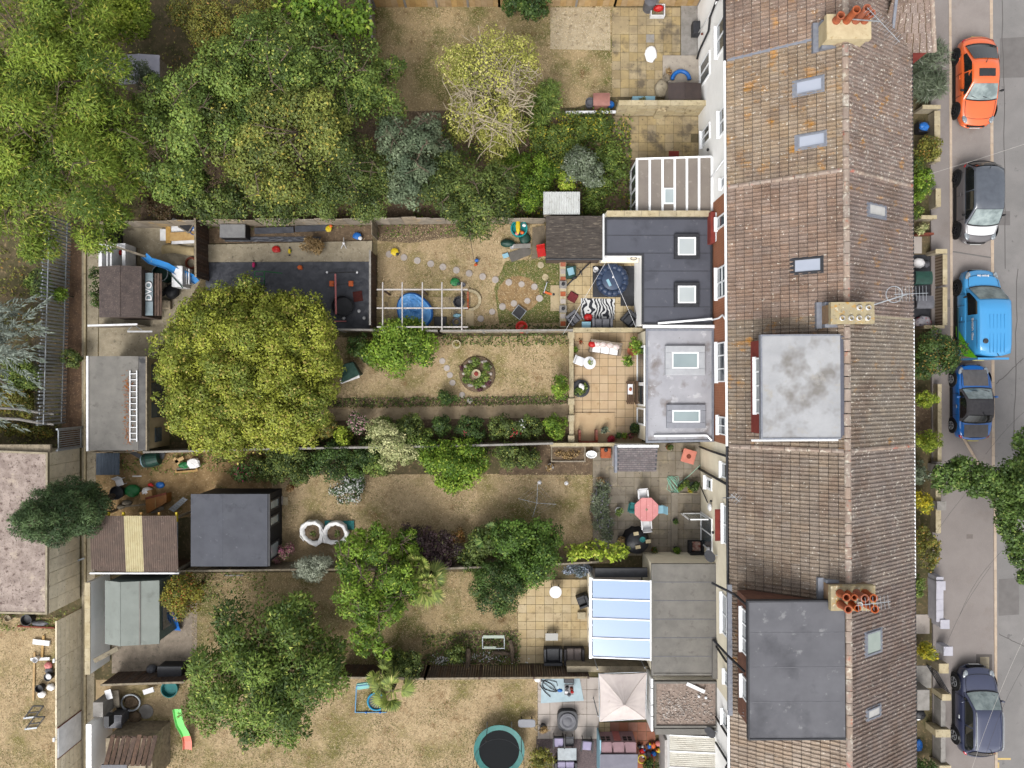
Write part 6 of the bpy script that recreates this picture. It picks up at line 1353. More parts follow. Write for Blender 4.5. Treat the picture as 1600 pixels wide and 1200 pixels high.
 # wheels
 for wy in wheels:
  for s_ in (-1,1):
   x = s_*(hw-.0); wm = M()
   def ring(rs, xs, n=20):
    vv = [];
    for r,xx in zip(rs,xs):
     for k in range(n): a = 6.283*k/n; vv.append((xx, wy+r*math.cos(a), wr+r*math.sin(a)))
    ff = [(i*n+k,i*n+(k+1)%n,(i+1)*n+(k+1)%n,(i+1)*n+k) for i in range(len(rs)-1) for k in range(n)]; return vv, ff+[tuple(range((len(rs)-1)*n,len(rs)*n))]
   ar = M().add(*ring([wr+.1,wr+.085,.02],[x-s_*.02,x+s_*.012,x+s_*.012])); ar.build('wheel_arch', T['trim'], t, local=True)
   tw = M().add(*ring([wr*.98,wr,wr*.97,wr*.68,wr*.66],[x-s_*.2,x-s_*.1,x+s_*.03,x+s_*.04,x+s_*.025])).build('wheel', T['tyre'], t, local=True)
   rm = M().add(*ring([wr*.66,wr*.6,wr*.58,.02],[x+s_*.042,x+s_*.045,x+s_*.02,x+s_*.02]))
   rm2 = M()
   for k in range(5):
    a = 6.283*k/5; rm2.bar((x+s_*.045,wy+.04*math.cos(a),wr+.04*math.sin(a)),(x+s_*.045,wy+wr*.6*math.cos(a),wr+wr*.6*math.sin(a)),.07,.03)
   for k in range(20):
    a, a2 = 6.283*k/20, 6.283*(k+1)/20; rm2.bar((x+s_*.045,wy+wr*.63*math.cos(a),wr+wr*.63*math.sin(a)),(x+s_*.045,wy+wr*.63*math.cos(a2),wr+wr*.63*math.sin(a2)),.03,.03)
   rm2.build('rim', T[wheel], tw, local=True)
 # sills, seams, handles, mirrors, lamps
 for s_ in (-1,1):
  M().box(*sorted((s_*(hw-.06),s_*(hw+.008))),wheels[0]+wr+.12,wheels[1]-wr-.12,.16,.3).build('sill', T['trim'], t, local=True)
  ym = (rb+fb)/2;
  g = M()
  for yy in ((fb-.25),(ym+.0),(rb+.35)):
   zt = belt(yy)-.07; g.bar((s_*(wid(yy)+.004),yy,.34),(s_*(wid(yy)+.004),yy,min(.62,zt)),.012,.012).bar((s_*(wid(yy)+.004),yy,min(.62,zt)),(s_*(wid(yy)*.97+.004),yy,zt),.012,.012)
  g.build('door_seams', T['trim'], t, local=True)
  for yy in ((ym+.18),(rb+.55)) if L_ > 3.95 else ((ym-.05),): M().bar((s_*(wid(yy)+.02),yy-.09,min(.72,belt(yy)-.14)),(s_*(wid(yy)+.02),yy+.09,min(.72,belt(yy)-.14)),.03,.03).build('door_handle', T['chrome'] if wheel=='alloy' else body, t, local=True)
  yy = fb-.42; q = cabpt(yy,.12,s_); M().ell((q[0]+s_*.13,yy,q[2]+.06),.1,.07,.075,10,6).bar((q[0],yy,q[2]+.02),(q[0]+s_*.1,yy,q[2]+.03),.05,.03).build('mirror', T['trim'] if cat != 'car' or wheel != 'alloy' else body, t, local=True, smooth=True)
  yl = y1-.3; w = wid(yl); zt = interp(deck,yl); M().ell((s_*w*.8,yl+.05,zt-.045),.13,.24,.05,10,6).build('headlight', T['lamp'], t, local=True, smooth=True)
  yl = y0+.13; w = wid(yl); zt = interp(deck,yl); M().ell((s_*w*.86,yl,zt-.1),.1,.12,.08,10,6).build('tail_light', T['tail'], t, local=True, smooth=True)
 w = wid(y1); M().box(-w*.62,w*.62,y1-.02,y1+.03,.44,.56).build('grille', T['trim'], t, local=True); M().box(-.26,.26,y1+.031,y1+.05,.36,.46).build('front_plate', T['platew'], t, local=True); M().box(-.26,.26,y0-.05,y0-.005,.5,.6).build('rear_plate', T['plate'], t, local=True)
 M().tube([(x*w*.98,y1-.05+.05*(1-x*x),.36) for x in (-1,-.6,-.2,.2,.6,1)],.05,6).build('front_bumper', body, t, local=True, smooth=True)
 g = M(); ya, yb = fb+.06, y1-.3
 dz = lambda y, f: interp(deck,y)+.03-.028*f*f
 for s_ in (-1,1): g.tube([(s_*wid(ya+(yb-ya)*q/8)*.8, ya+(yb-ya)*q/8, dz(ya+(yb-ya)*q/8,.8)) for q in range(9)],.009,4)
 g.tube([(wid(yb)*.8*(q/5-1), yb, dz(yb,.8*(q/5-1))) for q in range(11)],.009,4)
 if rb-y0 > .3: g.tube([(wid(rb)*.8*(q/5-1), y0+.14, dz(y0+.14,.8*(q/5-1))) for q in range(11)],.008,4)
 g.build('bonnet_seam', T['trim'], t, local=True)
 g = M()
 for x_ in (-.45,.12): g.bar((x_,fb-.06,belt(fb)+.07),(x_+.42,fb-.16,belt(fb)+.16),.025,.02)
 g.build('wipers', T['trim'], t, local=True)
 if rails:
  for s_ in (-1,1): M().tube([(s_*wid(0)*.93*tumble*.92,rt+.1,zr-.02),(s_*wid(0)*.93*tumble*.94,rt+.3,zr+.05),(s_*wid(0)*.93*tumble*.94,ft-.2,zr+.05),(s_*wid(0)*.93*tumble*.92,ft,zr-.01)],.025,6).build('roof_rail', T['chrome'], t, local=True)
 if sunroof: a_, e_ = sunroof; g = M(); g.grid(lambda u,v: ((u-.5)*.78, a_+(e_-a_)*v, zr+.028+.016*math.sin(math.pi*u)), 4, 2); g.build('sunroof', T['carglass'], t, local=True)
 if hood:
  g = M(); ya, yb = fb+.03, y1-.32
  if hood[1] == 'full':
   g.grid(lambda u,v: ((u*2-1)*wid(ya+(yb-ya)*v)*.84, ya+(yb-ya)*v, interp(deck,ya+(yb-ya)*v)+.034-.03*(u*2-1)**2), 8, 8); g.build('bonnet', hood[0], t, local=True, smooth=True)
 M().bar((0.05,rt+.12,zr),(0.05,rt-.02,zr+.14),.02).build('aerial_fin', T['trim'], t, local=True)
 return t
orange = mat('orange_car_paint', C(250,118,60), C(246,112,56), 1, rough=.3, coat=1); navy = mat('navy_car_paint', C(62,68,96), C(58,64,92), 1, rough=.3, coat=1); blue = mat('bright_blue_car_paint', C(24,110,196), rough=.3, coat=1); sky_b = mat('sky_blue_van_paint', C(72,164,226), rough=.35, coat=.8)
greyc = mat('grey_car_paint', C(110,106,108), rough=.35, coat=.8); reflectc = mat('bonnet_white_reflection', C(236,236,238), rough=.3, coat=.8); dkroofc = mat('mottled_dark_roof', C(92,98,108), C(80,86,96), 3, rough=.25, coat=1)  # white is sky reflection painted on the bonnet; roof tone is mottled blue-grey
t1 = car('orange coupe with sunroof parked in bay facing down','1525' and 1526,128,'down',4.35,1.8,[(-2.17,.7),(-1.9,.86),(-1.5,.9),(.6,.92),(1.2,.86),(1.9,.72),(2.17,.58)],(-1.72,-.72,.28,1.05),1.36,orange,wheels=(-1.32,1.32),wheel='blackalloy',wr=.33,sunroof=(-.32,.06),tumble=.74)
t2 = car('grey compact car with dark roof and white reflection on bonnet in bay',1527,317,'down',3.95,1.78,[(-1.97,.85),(-1.7,.95),(.9,.98),(1.4,.92),(1.8,.8),(1.97,.62)],(-1.92,-1.5,.45,1.22),1.58,greyc,roofm=dkroofc,wheels=(-1.25,1.3),wheel='blackalloy',wr=.35,hood=(reflectc,'full'),tumble=.84,endround=.3,tailw=.86)
t3 = car('sky blue van with green swoosh on the side parked facing up',1529,492,'up',4.4,1.83,[(-2.2,.95),(-2.1,1.0),(.9,1.02),(1.4,.98),(1.9,.86),(2.2,.66)],(-2.15,-2.05,.55,1.35),1.85,sky_b,wheels=(-1.3,1.35),wheel='blackalloy',wr=.33,cat='van',name='parked_van',tumble=.9,tailw=.95,flankz=.8,nosew=.78)
t4 = car('small blue convertible with black soft top parked facing up',1520,629,'up',3.7,1.7,[(-1.85,.66),(-1.65,.8),(-.9,.84),(.7,.84),(1.2,.78),(1.6,.66),(1.85,.54)],(-.98,-.55,.12,.72),1.24,blue,roofm=mat('black_soft_top',C(92,90,92),C(80,78,82),6,rough=.9),wheels=(-1.12,1.15),wr=.3,tumble=.8)
g = M(); g.grid(lambda u,v: ((u*2-1)*.6, .82+.78*v, interp([(-1.85,.66),(.7,.84),(1.2,.78),(1.6,.66),(1.85,.54)],.82+.78*v)+.036-.02*(u*2-1)**2), 6, 6); g.build('bonnet_grey_area', mat('grey_deck_tone',C(116,112,112),C(104,100,100),5,rough=.6), t4, local=True, smooth=True)  # grey area laid over the bonnet
g = M(); g.grid(lambda u,v: ((u*2-1)*.58, -1.68+.62*v, interp([(-1.85,.66),(-1.65,.8),(-.9,.84)],-1.68+.62*v)+.036-.02*(u*2-1)**2), 6, 5); g.build('boot_grey_area', bpy.data.materials['grey_deck_tone'], t4, local=True, smooth=True)  # same grey laid over the boot
t5 = car('navy blue crossover with roof rails parked on the pavement edge',1525,1110,'up',4.35,1.8,[(-2.17,.85),(-1.95,.98),(.7,1.0),(1.2,.98),(1.8,.86),(2.17,.66)],(-2.0,-1.55,.35,1.15),1.58,navy,wheels=(-1.3,1.32),wr=.35,rails=True,tumble=.8)
# van details: green swoosh, lettering, roof ribs, vent, panel lines
x = -.93; gsm = mat('lime_green_vinyl', C(120,206,40), rough=.4)
g = M(); pts = [(-.94,-.5,.32),(-.94,-1.0,.34),(-.94,-1.6,.6),(-.93,-2.0,.85),(-.87,-2.12,1.45),(-.83,-2.13,1.78),(-.885,-1.7,1.3),(-.93,-1.2,.95)]
g.add([(p[0]-.012,p[1],p[2]) for p in pts],[(0,1,2,7),(7,2,3,6),(6,3,4,5)]); g.build('green_swoosh', gsm, t3, local=True)
def sidept(y,z):
 w = .915*.93; f = (z-1.0)/.8; return (-(w*(1-.1*f))-.03, y, z)
M4 = Matrix.Translation(sidept(-.75,1.42)) @ Matrix(((0,-.1,-1,0),(-1,0,0,0),(0,1,-.1,0),(0,0,0,1)))
text('lettering','British Gas',.24,T['white'],t3,M4,.003)
text('lettering','British Gas',.13,T['white'],t3,Matrix.Translation((0,1.86,.915)) @ Matrix.Rotation(math.pi,4,'Z') @ Matrix.Rotation(R(-14),4,'X'),.003)
for i in range(5):
 xx = -.3+i*.17
 M().box(xx-.012,xx+.012,-1.9,-1.0,1.868,1.888).build('roof_rib', sky_b, t3, local=True); M().box(xx-.012,xx+.012,-.75,-.1,1.875,1.893).build('roof_rib', sky_b, t3, local=True)
M().lathe([(.12,0),(.12,.05),(.08,.07)],12,(-.5,-1.35,1.84)).build('roof_vent', T['dark'], t3, local=True)
M().bar((-.96,-1.2,.5),(-.96,.35,.5),.03,.1).build('side_rubbing_strip', mat('dark_teal_trim',C(40,80,90),rough=.5), t3, local=True)
g = M()
for (y,z0,z1) in ((.42,.4,1.0),(-.35,.4,1.0),(-1.5,.4,.95)): g.bar((-.932,y,z0),(-.925,y,z1),.012,.012)
g.bar(sidept(-.35,1.02),sidept(-.35,1.7),.012,.012).bar(sidept(-.35,1.7),sidept(-1.7,1.7),.012,.012); g.build('panel_lines', T['dark'], t3, local=True)
M().box(-.74,.74,-2.215,-2.12,.4,1.66).build('rear_door', sky_b, t3, local=True)
text('lettering','Fiesta',.001,T['white'],t4,Matrix.Identity(4)) if 0 else None
# overhead wires
wm = mat('pale_wire', C(214,208,200), rough=.6); dw = mat('dark_wire', C(70,66,66), rough=.7)
for l,a,b,m in (('pale overhead wire crossing the road beside the orange car',(1452,272,5.2),(1640,212,6.8),wm),('pale overhead wire crossing the roof of the navy car',(1500,1260,6.0),(1620,955,6.5),wm),('dark overhead wire right of the navy car',(1540,1180,6),(1625,1000,6.6),dw),('dark overhead wire over the pavement above navy car',(1470,1030,5.4),(1548,885,6.4),dw),('second dark overhead wire over the pavement near lilac wall',(1500,960,5.6),(1566,860,6.4),dw),('dark overhead wire above the wide pavement near street tree',(1440,880,5.2),(1510,770,6.0),dw),('dark overhead wire over the road above the street tree',(1540,710,6.2),(1640,610,6.8),dw)):
 A, B = W(*a), W(*b); pts = [A.lerp(B,i/10)-Vector((0,0,.25*math.sin(math.pi*i/10))) for i in range(11)]; tag(M().tube(pts,.005,4).build('overhead_wire',m),l,'wire','overhead wires')
# ---------------------------------------------------------------- garden things
def one(name, label, cat, m, mt, group=None, smooth=False, bevel=0): return tag(m.build(name, T[mt] if isinstance(mt,str) else mt, smooth=smooth, bevel=bevel), label, cat, group)
def disc(px, py, r, z0, z1, n=18, z=None):
 p = W(px,py,z1); return M().lathe([(r,z0),(r,z1-.008),(r-.012,z1)],n,(p.x,p.y,0))
def rbox(px, py, w, d, z0, z1, a=0, g=None):
 """box centred on a photo point at height z1, turned by a degrees"""
 p = W(px,py,z1); c, s_ = math.cos(R(a)), math.sin(R(a)); q = [(x*c-y*s_+p.x, x*s_+y*c+p.y) for x,y in ((-w/2,-d/2),(w/2,-d/2),(w/2,d/2),(-w/2,d/2))]; return (g or M()).prism(q, z0, z1)
def box(label, px, py, w, d, h, m, a=0, name='box', cat='box', z0=.03): return one(name,label,cat,rbox(px,py,w,d,z0,h,a),m,bevel=.015)
def plank(label, a, b, z, w, m, th=.03, name='plank', cat='plank'): return one(name,label,cat,M().bar(W(*a,z),W(*b,z),w,th),m)
def bucket(label, px, py, r, h, m, name='bucket', cat='bucket', fill=None):
 p = W(px,py,h); t = thing(name,label,cat,(p.x,p.y,.03)); M().lathe([(r*.8,0),(r,h),(r*.9,h),(r*.78,h*.55),(.01,h*.5)],16).build('shell', T[m], t, local=True, smooth=False)
 if fill: M().lathe([(r*.88,h*.7),(r*.5,h*.82),(.01,h*.85)],12).build('contents', T[fill], t, local=True)
 return t
def ring(label, px, py, r, tr, z, m, name='hoop', cat='hoop'): p = W(px,py,z); return one(name,label,cat,M().tube([(p.x+r*math.cos(q*.2618),p.y+r*math.sin(q*.2618),z) for q in range(24)],tr,6,closed=True),m)
def potted(label, px, py, r, h, m, pal, lr=None, lh=None, cat='plant pot'):
 p = W(px,py,h); t = thing('potted_plant',label,cat,(p.x,p.y,.03)); M().lathe([(r*.72,0),(r,h),(r*.9,h),(r*.85,h-.04),(.01,h-.04)],14).build('pot', T[m], t, local=True)
 lr = lr or r*1.1; foliage('foliage',[(p.x,p.y,h+.02+(lh or lr)*.5,lr,lr,lh or lr*.7)],(.09,.05),P[pal] if isinstance(pal,str) else pal,t,lai=2.6,sub=.12); return t
def bag(label, px, py, rx, ry, h, m, name='rubbish_bag', cat='bag'): p = W(px,py,h*.6); return one(name,label,cat,M().ell((p.x,p.y,h*.45),rx,ry,h*.55,14,9,.12),m,smooth=True)
def chair(label, px, py, a, m, w=.45, sh=.43, bh=.82, name='garden_chair', seatm=None, legs=True, arms=False, cat='chair', cush=None):
 p = W(px,py,.45); t = thing(name,label,cat,(p.x,p.y,.035),R(a)); h = w/2
 M().box(-h,h,-h,h,sh-.05,sh).build('seat', seatm or T[m], t, local=True, bevel=.02)
 M().add([(-h,h-.04,sh),(h,h-.04,sh),(h,h+.02,sh),(-h,h+.02,sh),(-h,h+.08,bh),(h,h+.08,bh),(h,h+.12,bh),(-h,h+.12,bh)],[(3,2,1,0),(4,5,6,7),(0,1,5,4),(1,2,6,5),(2,3,7,6),(3,0,4,7)]).build('backrest', T[m], t, local=True, bevel=.02)
 for x in (-h+.02,h-.05):
  for y in (-h+.02,h-.05): M().box(x,x+.03,y,y+.03,0,sh-.05).build('leg', T[m], t, local=True)
 if arms:
  for x in (-h-.04,h-.02): M().box(x,x+.06,-h,h,sh+.16,sh+.2).box(x+.01,x+.05,-h+.02,-h+.06,sh,sh+.16).build('armrest', T[m], t, local=True)
 if cush: M().box(-h+.04,h-.04,-h+.03,h-.06,sh+.002,sh+.08).build('cushion', cush, t, local=True, bevel=.03)
 return t
def sofa(label, px, py, a, w, d, m, cush=None, n=2, name='garden_sofa', cat='sofa', h=.38, bh=.7, pillows=()):
 p = W(px,py,.45); t = thing(name,label,cat,(p.x,p.y,.035),R(a)); x, y = w/2, d/2; mm = m if not isinstance(m,str) else T[m]
 M().box(-x,x,-y,y,.08,h-.08).build('base', mm, t, local=True, bevel=.02); M().box(-x,x,y-.14,y,h-.078,bh).build('backrest', mm, t, local=True, bevel=.02)
 for s_ in (-1,1): M().box(*sorted((s_*x,s_*(x-.12))),-y,y-.142,h-.078,bh-.12).build('arm', mm, t, local=True, bevel=.02)
 iw = (w-.26)/n
 for i in range(n): M().box(-x+.13+i*iw+.01,-x+.13+(i+1)*iw-.01,-y+.02,y-.15,h-.077,h+.05).build('cushion', cush or mm, t, local=True, bevel=.03)
 for i,(u,v,pm_) in enumerate(pillows): M().ell((u,v,h+.2),.2,.16,.17,10,6,.08).build('pillow', pm_, t, local=True, smooth=True)
 return t
def table(label, px, py, pts, h, m, name='garden_table', hole=None, legm='dark', cat='table'):
 p = W(px,py,h); t = thing(name,label,cat,(p.x,p.y,.035)); M().prism(pts,h-.04,h).build('top', T[m] if isinstance(m,str) else m, t, local=True, bevel=.01)
 xs = [q[0] for q in pts]; ys = [q[1] for q in pts]
 for x in (min(xs)*.6,max(xs)*.6):
  for y in (min(ys)*.6,max(ys)*.6): M().box(x-.02,x+.02,y-.02,y+.02,0,h-.041).build('leg', T[legm], t, local=True)
 return t
circ = lambda r, n=20, a0=0: [(r*math.cos(a0+6.2832*i/n), r*math.sin(a0+6.2832*i/n)) for i in range(n)]
sq = lambda w, d, a=0: [(x*math.cos(R(a))-y*math.sin(R(a)), x*math.sin(R(a))+y*math.cos(R(a))) for x,y in ((-w/2,-d/2),(w/2,-d/2),(w/2,d/2),(-w/2,d/2))]
def wheelie(label, px, py, m, a=0):
 p = W(px,py,1.05); t = thing('wheelie_bin',label,'bin',(p.x,p.y,.03),R(a)); M().add([(-.24,-.28,.05),(.24,-.28,.05),(.24,.26,.05),(-.24,.26,.05),(-.29,-.36,.98),(.29,-.36,.98),(.29,.34,.98),(-.29,.34,.98)],[(3,2,1,0),(0,1,5,4),(1,2,6,5),(2,3,7,6),(3,0,4,7),(4,5,6,7)]).build('body', T[m], t, local=True, bevel=.02)
 M().grid(lambda u,v: (-.31+.62*u,-.4+.8*v,.99+.07*math.sin(math.pi*u)), 8, 3).box(-.31,.31,-.4,.4,.97,1.0).build('lid', T[m], t, local=True)
 M().tube([(-.25,.4,.96),(.25,.4,.96)],.025,6).build('handle', T['black'], t, local=True)
 for x in (-.27,.23): M().tube([(x,.28,.1),(x+.04,.28,.1)],.1,12).build('wheel', T['black'], t, local=True)
 return t
# --- top garden
t = thing('water_butt','round grey lidded bin against the top fence','bin',W(1012,14)); p = W(1012,14); M().lathe([(.26,0),(.29,.75),(.31,.76),(.3,.82),(.1,.86)],16,(p.x,p.y,.02)).build('body', T['grey'], t); M().lathe([(.06,.86),(.05,.92)],8,(p.x,p.y,.02)).build('knob', T['grey'], t)
t = thing('plastic_crate','white crate holding red tub beside grey lidded bin','crate',W(1028,15)); g = M();
for q in ((0,0,22,1),(0,17,22,18),(0,1,1,17),(21,1,22,17)): pxbox(g,1017+q[0],6+q[1],1017+q[2]+.3,6+q[3],.03,.35)
g.build('crate', T['white'], t); M().ell(W(1029,13,.3),.26,.16,.2,12,7,.06).build('red_tub', T['red'], t)
bag('crumpled white cushion lying on the old top patio',1017,84,.3,.42,.12,'cloth','cushion','cushion')
potted('small terracotta pot on pale concrete step',1045,113,.14,.25,'terra','straw'); bucket('wicker basket beside the blue paddling pool',1041,121,.2,.3,'timber','basket','basket')
bag('mossy stone heap beside the low plastic garden store',1034,138,.36,.45,.3,'conc','stone_heap','stones')
p = W(1062,128); one('paddling_pool','folded blue paddling pool ring behind the plastic store','paddling pool',M().tube([(p.x+.42*math.cos(q*.24),p.y+.42*math.sin(q*.24),.25) for q in range(14)],.1,8),'blue',smooth=True)
t = wheelie('dusty pink wheelie bin at the white plank',940,155,'pinkbin',90) if T.setdefault('pinkbin',mat('dusty_pink_plastic',C(170,118,106),C(150,102,92),4,rough=.6)) else None
bucket('dark blue tub left of the dusty pink bin',922,160,.24,.4,'grey','tub','tub'); bag('blue plastic sack right of the dusty pink bin',954,163,.2,.18,.3,'blue')
t = thing('planter_box','pale blue planter box in front of block wall','planter',W(1006,155)); g = M(); rbox(1006,155,1.1,.3,.03,.5,0,g); g.build('box', T['palebl'], t); foliage('plants',[(W(1004,156,.5).x,W(1004,156,.5).y,.55,.2,.08,.1)],(.09,.05),P['olive'],t)
box('dark metal trap lid beside the rear wall at the top',1089,42,.36,.62,.5,'dark',0,'meter_box','meter box')
one('sunken_slab','bare grey slab set into the old top patio','slab',rbox(1016,60,.4,.4,.03,.045),'greyconc'); one('brick_slab','rust red slab by the lean to conservatory','slab',rbox(1053,240,.5,.26,.03,.07),'brickr')
# --- junk yard top left
pl = T['newtimber']
for i,(a,b,w,m,l) in enumerate((((266,370),(310,368),.42,pl,'wide orange plank in the junk pile'),((263,354),(263,380),.24,pl,'short orange plank standing at the junk pile edge'),((267,352),(309,362),.7,T['white'],'white board lying under the black framed screen'),((268,378),(310,376),.22,T['white'],'narrow white board at the foot of the junk pile'),((255,358),(255,376),.3,T['white'],'white square panel left of the junk pile'))): plank(l,a,b,.16+.05*(4-i),w,m)
t = thing('picture_frame','black screen in timber frame on top of junk pile','frame',W(290,353)); rbox(290,353,.62,.5,.42,.46,-32).build('frame', T['timber'], t); rbox(290,353,.5,.38,.44,.475,-32).build('screen', T['black'], t)
bucket('bright blue bucket on the junk pile',303,361,.2,.4,'blue')
t = thing('old_mattress','tan folded mattress lying below the junk pile','mattress',W(277,390)); p0, p1 = W(252,397,.25), W(303,383,.25)
M().grid(lambda u,v: (p0.x+(p1.x-p0.x)*u, p0.y+(p1.y-p0.y)*v+.06*math.sin(u*5), .16+.09*math.sin(math.pi*v)**.5+.05*math.sin(u*7)), 16, 8).build('cover', mat('tan_fabric',C(190,172,132),C(170,152,114),4,rough=.9), t, smooth=True)
t = thing('play_slide','bright blue wavy plastic slide above the brown shed','slide',W(268,420)); pts = [(226,399),(236,408),(250,412),(262,416),(276,424),(290,429),(300,433),(308,441)]; zz = [1.5,1.45,1.25,1.1,.85,.6,.4,.25]
A = [W(*q,z) for q,z in zip(pts,zz)]; g = M(); n = len(A)
def chute(A, wd_, g, lip=.1):
 n = len(A); V = []
 for i,a in enumerate(A):
  d = (A[min(i+1,n-1)]-A[max(i-1,0)]); u = Vector((-d.y,d.x,0)).normalized()*wd_/2
  V += [a-u+Vector((0,0,lip)), a-u*.85, a+u*.85, a+u+Vector((0,0,lip)), a+u*1.08+Vector((0,0,lip)), a-u*1.08+Vector((0,0,lip))]
 F = []
 for i in range(n-1):
  b, c = i*6, (i+1)*6
  for k,l in ((0,1),(1,2),(2,3),(3,4),(5,0)): F.append((b+k,b+l,c+l,c+k))
 g.add(V,F)
chute(A,.3,g); bl2 = mat('sky_blue_plastic',C(52,150,226),rough=.4); g.build('chute', bl2, t)
for q in (A[0],A[1]): M().tube([q,(q.x,q.y,0)],.03,6).build('post', T['steel'], t)
t = thing('water_barrel','round dark barrel with steel rim and green water','barrel',W(250,430)); p = W(250,427,.8); M().lathe([(.36,0),(.4,.8),(.36,.8),(.35,.55),(.01,.55)],20,(p.x,p.y,.02)).build('barrel', T['dkgreen'], t); M().tube([(p.x+.39*math.cos(q*.314),p.y+.39*math.sin(q*.314),.82) for q in range(20)],.025,6,closed=True).build('rim', T['steel'], t)
t = thing('white_cabinet','white cabinet standing beside the blue slide','cabinet',W(280,432)); pxbox(M(),268,415,285,448,.02,.9).build('body', T['white'], t, bevel=.02);
for i in range(3): q = W(287+i*4,432,.6); M().box(q.x-.03,q.x+.03,W(0,444,.6).y,W(0,420,.6).y,.3,.6).build('rail', T['white'], t)
ring('round old tyre lying at the dark board fence',299,411,.26,.06,.12,'rust','old_tyre','hoop'); bucket('pale wicker basket below the dark barrel',254,447,.22,.3,'timber','basket','basket')  # the thick ring by the fence stands for an old tyre
bag('larger black rubbish bag beside the brown shed',267,455,.36,.36,.5,'black'); bag('smaller black rubbish bag touching the larger bag',250,457,.22,.22,.35,'black'); box('open wicker tray below the black rubbish bags',257,476,.55,.42,.25,'timber',0,'tray','tray')
plank('green pole leaning across the white cabinet',(262,424),(286,450),.95,.04,T['dkgreen'],name='pole',cat='pole')
t = thing('steel_frame','white triangular steel frame below the brown shed','frame',W(212,514)); M().tube([W(199,517,.6),W(209,507,.6),W(222,516,.6)],.02,5).build('bars', T['steel'], t); M().bar(W(199,518,.6),W(238,518,.6),.08,.03).build('base', T['white'], t)
# --- play area
t = thing('storage_chest','grey garden storage chest with dark sides by the fence','storage box',W(365,362)); pxbox(M(),345,352,384,372,.02,.62).build('body', T['black'], t); pxbox(M(),343,350,383,371,.622,.7).build('lid', mat('mottled_grey_lid',C(150,150,150),C(132,132,134),5,rough=.8), t, bevel=.02)
for l,x0,x1,y,y2 in (('left black plastic board under the fence',398,459,361,359),('right black plastic board under the fence',461,512,358,356)): plank(l,(x0,y),(x1,y2),.14,.3,T['membrane'],.06);
one('plastic_sheet','crumpled black plastic sheet on the soil strip','sheet',M().grid(lambda u,v: tuple(W(352+150*u,378-8*v,0)[:2])+(.05+.03*noise.noise((u*20,v*4,1)),), 40, 5),'membrane')
def toy(label, px, py, m, m2, w=.28, d=.14, a=0, h=.16, name='toy', z=.13):
 t = thing(name,label,'toy',W(px,py,z)); p = W(px,py,z); c, s_ = math.cos(R(a)), math.sin(R(a))
 M().ell((p.x,p.y,z+h*.4),max(.08,w*.42*abs(c)+d*.4*abs(s_)),max(.08,w*.42*abs(s_)+d*.4*abs(c)),h*.45,9,6,.08).build('body', T[m], t)
 M().ell((p.x+w*.4*c,p.y+w*.4*s_,z+h*.5),w*.22,w*.2,h*.4,8,5,.05).build('end', T[m2], t)
 for k in (-1,1): M().tube([(p.x-s_*d*.5*k-.02*c,p.y+c*d*.5*k-.02*s_,z+.04),(p.x-s_*d*.62*k,p.y+c*d*.62*k,z+.04)],.045,8).build('wheel', T['black'], t)
 return t
toy('lime green and orange toy by the black boards',514,358,'yellow','orange',.42,.16,50); toy('blue and white toy rocket beside the slatted gate',558,369,'blue','white',.5,.18,-35); toy('red toy car on the concrete strip',432,390,'red','red',.4,.28,-30); toy('lime toy figure beside the red toy car',453,393,'yellow','green',.16,.34); toy('magenta toy on the black membrane',397,414,'pinktoy','pinktoy',.14,.36) if T.setdefault('pinktoy',mat('magenta_plastic',C(206,40,110),rough=.5)) else 0
toy('small orange toy on the black membrane',469,418,'orange','orange',.28,.14,-40,z=.06); toy('yellow and black digger toy on a stepping stone',617,394,'yellow','black',.42,.26,-40); toy('blue toy on the dry lawn near the path of stones',745,407,'blue','grey',.26,.22); toy('tiny orange toy below the blue toy',743,414,'orange','red',.18,.08)
t = thing('white_tripod','white tripod toy stand on the concrete strip','toy',W(537,384)); q = W(537,380,.4)
for e in ((537,371),(533,388),(541,388)): M().tube([q,W(*e,.13)],.02,5).build('leg', T['white'], t)
M().ell(q,.07,.07,.06,8,5).build('hub', T['white'], t)
t = thing('climbing_frame','green tubular climbing frame beside the round tree','climbing frame',W(405,436));
for x in (398,413): M().tube([W(x,446,.05),W(x,437,.9),W(x,424,.95)],.025,6).build('upright', T['green'], t)
for y in (424,432,442): M().tube([W(398,y,.95 if y<430 else .6),W(413,y,.95 if y<430 else .6)],.02,6).build('rung', T['green'], t)
M().tube([W(413,424,.95),W(441,427,.5)],.025,6).build('top_bar', T['green'], t)
t = thing('seesaw','pink seesaw beam with black crossbar and orange seats','seesaw',W(525,462)); M().tube([W(524,428,.6),W(525,491,.6)],.045,8).build('beam', T['pink'], t); M().tube([W(512,426,.62),W(557,425,.62)],.03,6).build('crossbar', T['black'], t)
for x in (511,558): M().ell(W(x,425.5,.62),.06,.06,.06,8,5).build('end_cap', T['white'], t)
for x in (518,548): rbox(x,443,.24,.28,.3,.36).build('seat', T['orange'], t, bevel=.04); M().tube([W(x,443,.3),W(524,445,.58)],.015,5).build('hanger', T['black'], t)
M().tube([W(522,502,.15),W(541,502,.15)],.03,6).build('base_bar', T['pink'], t)
p = W(535,478,.3); t = thing('black_tub','large oval black rubber tub under the seesaw','tub',(p.x,p.y,.03)); M().lathe([(.48,.0),(.56,.3),(.52,.3),(.46,.1),(.01,.08)],20,(0,0,0),1.0,.95).build('tub', T['black'], t, local=True); M().tube([(.55*math.cos(q*.314),.52*math.sin(q*.314),.31) for q in range(20)],.025,5,closed=True).build('rim', T['dark'], t, local=True)
one('play_mat','dark red square mat on the black membrane','mat',rbox(559,463,.46,.5,.06,.1,8),mat('dark_red_mat',C(104,48,42),C(84,40,36),12,rough=.9))
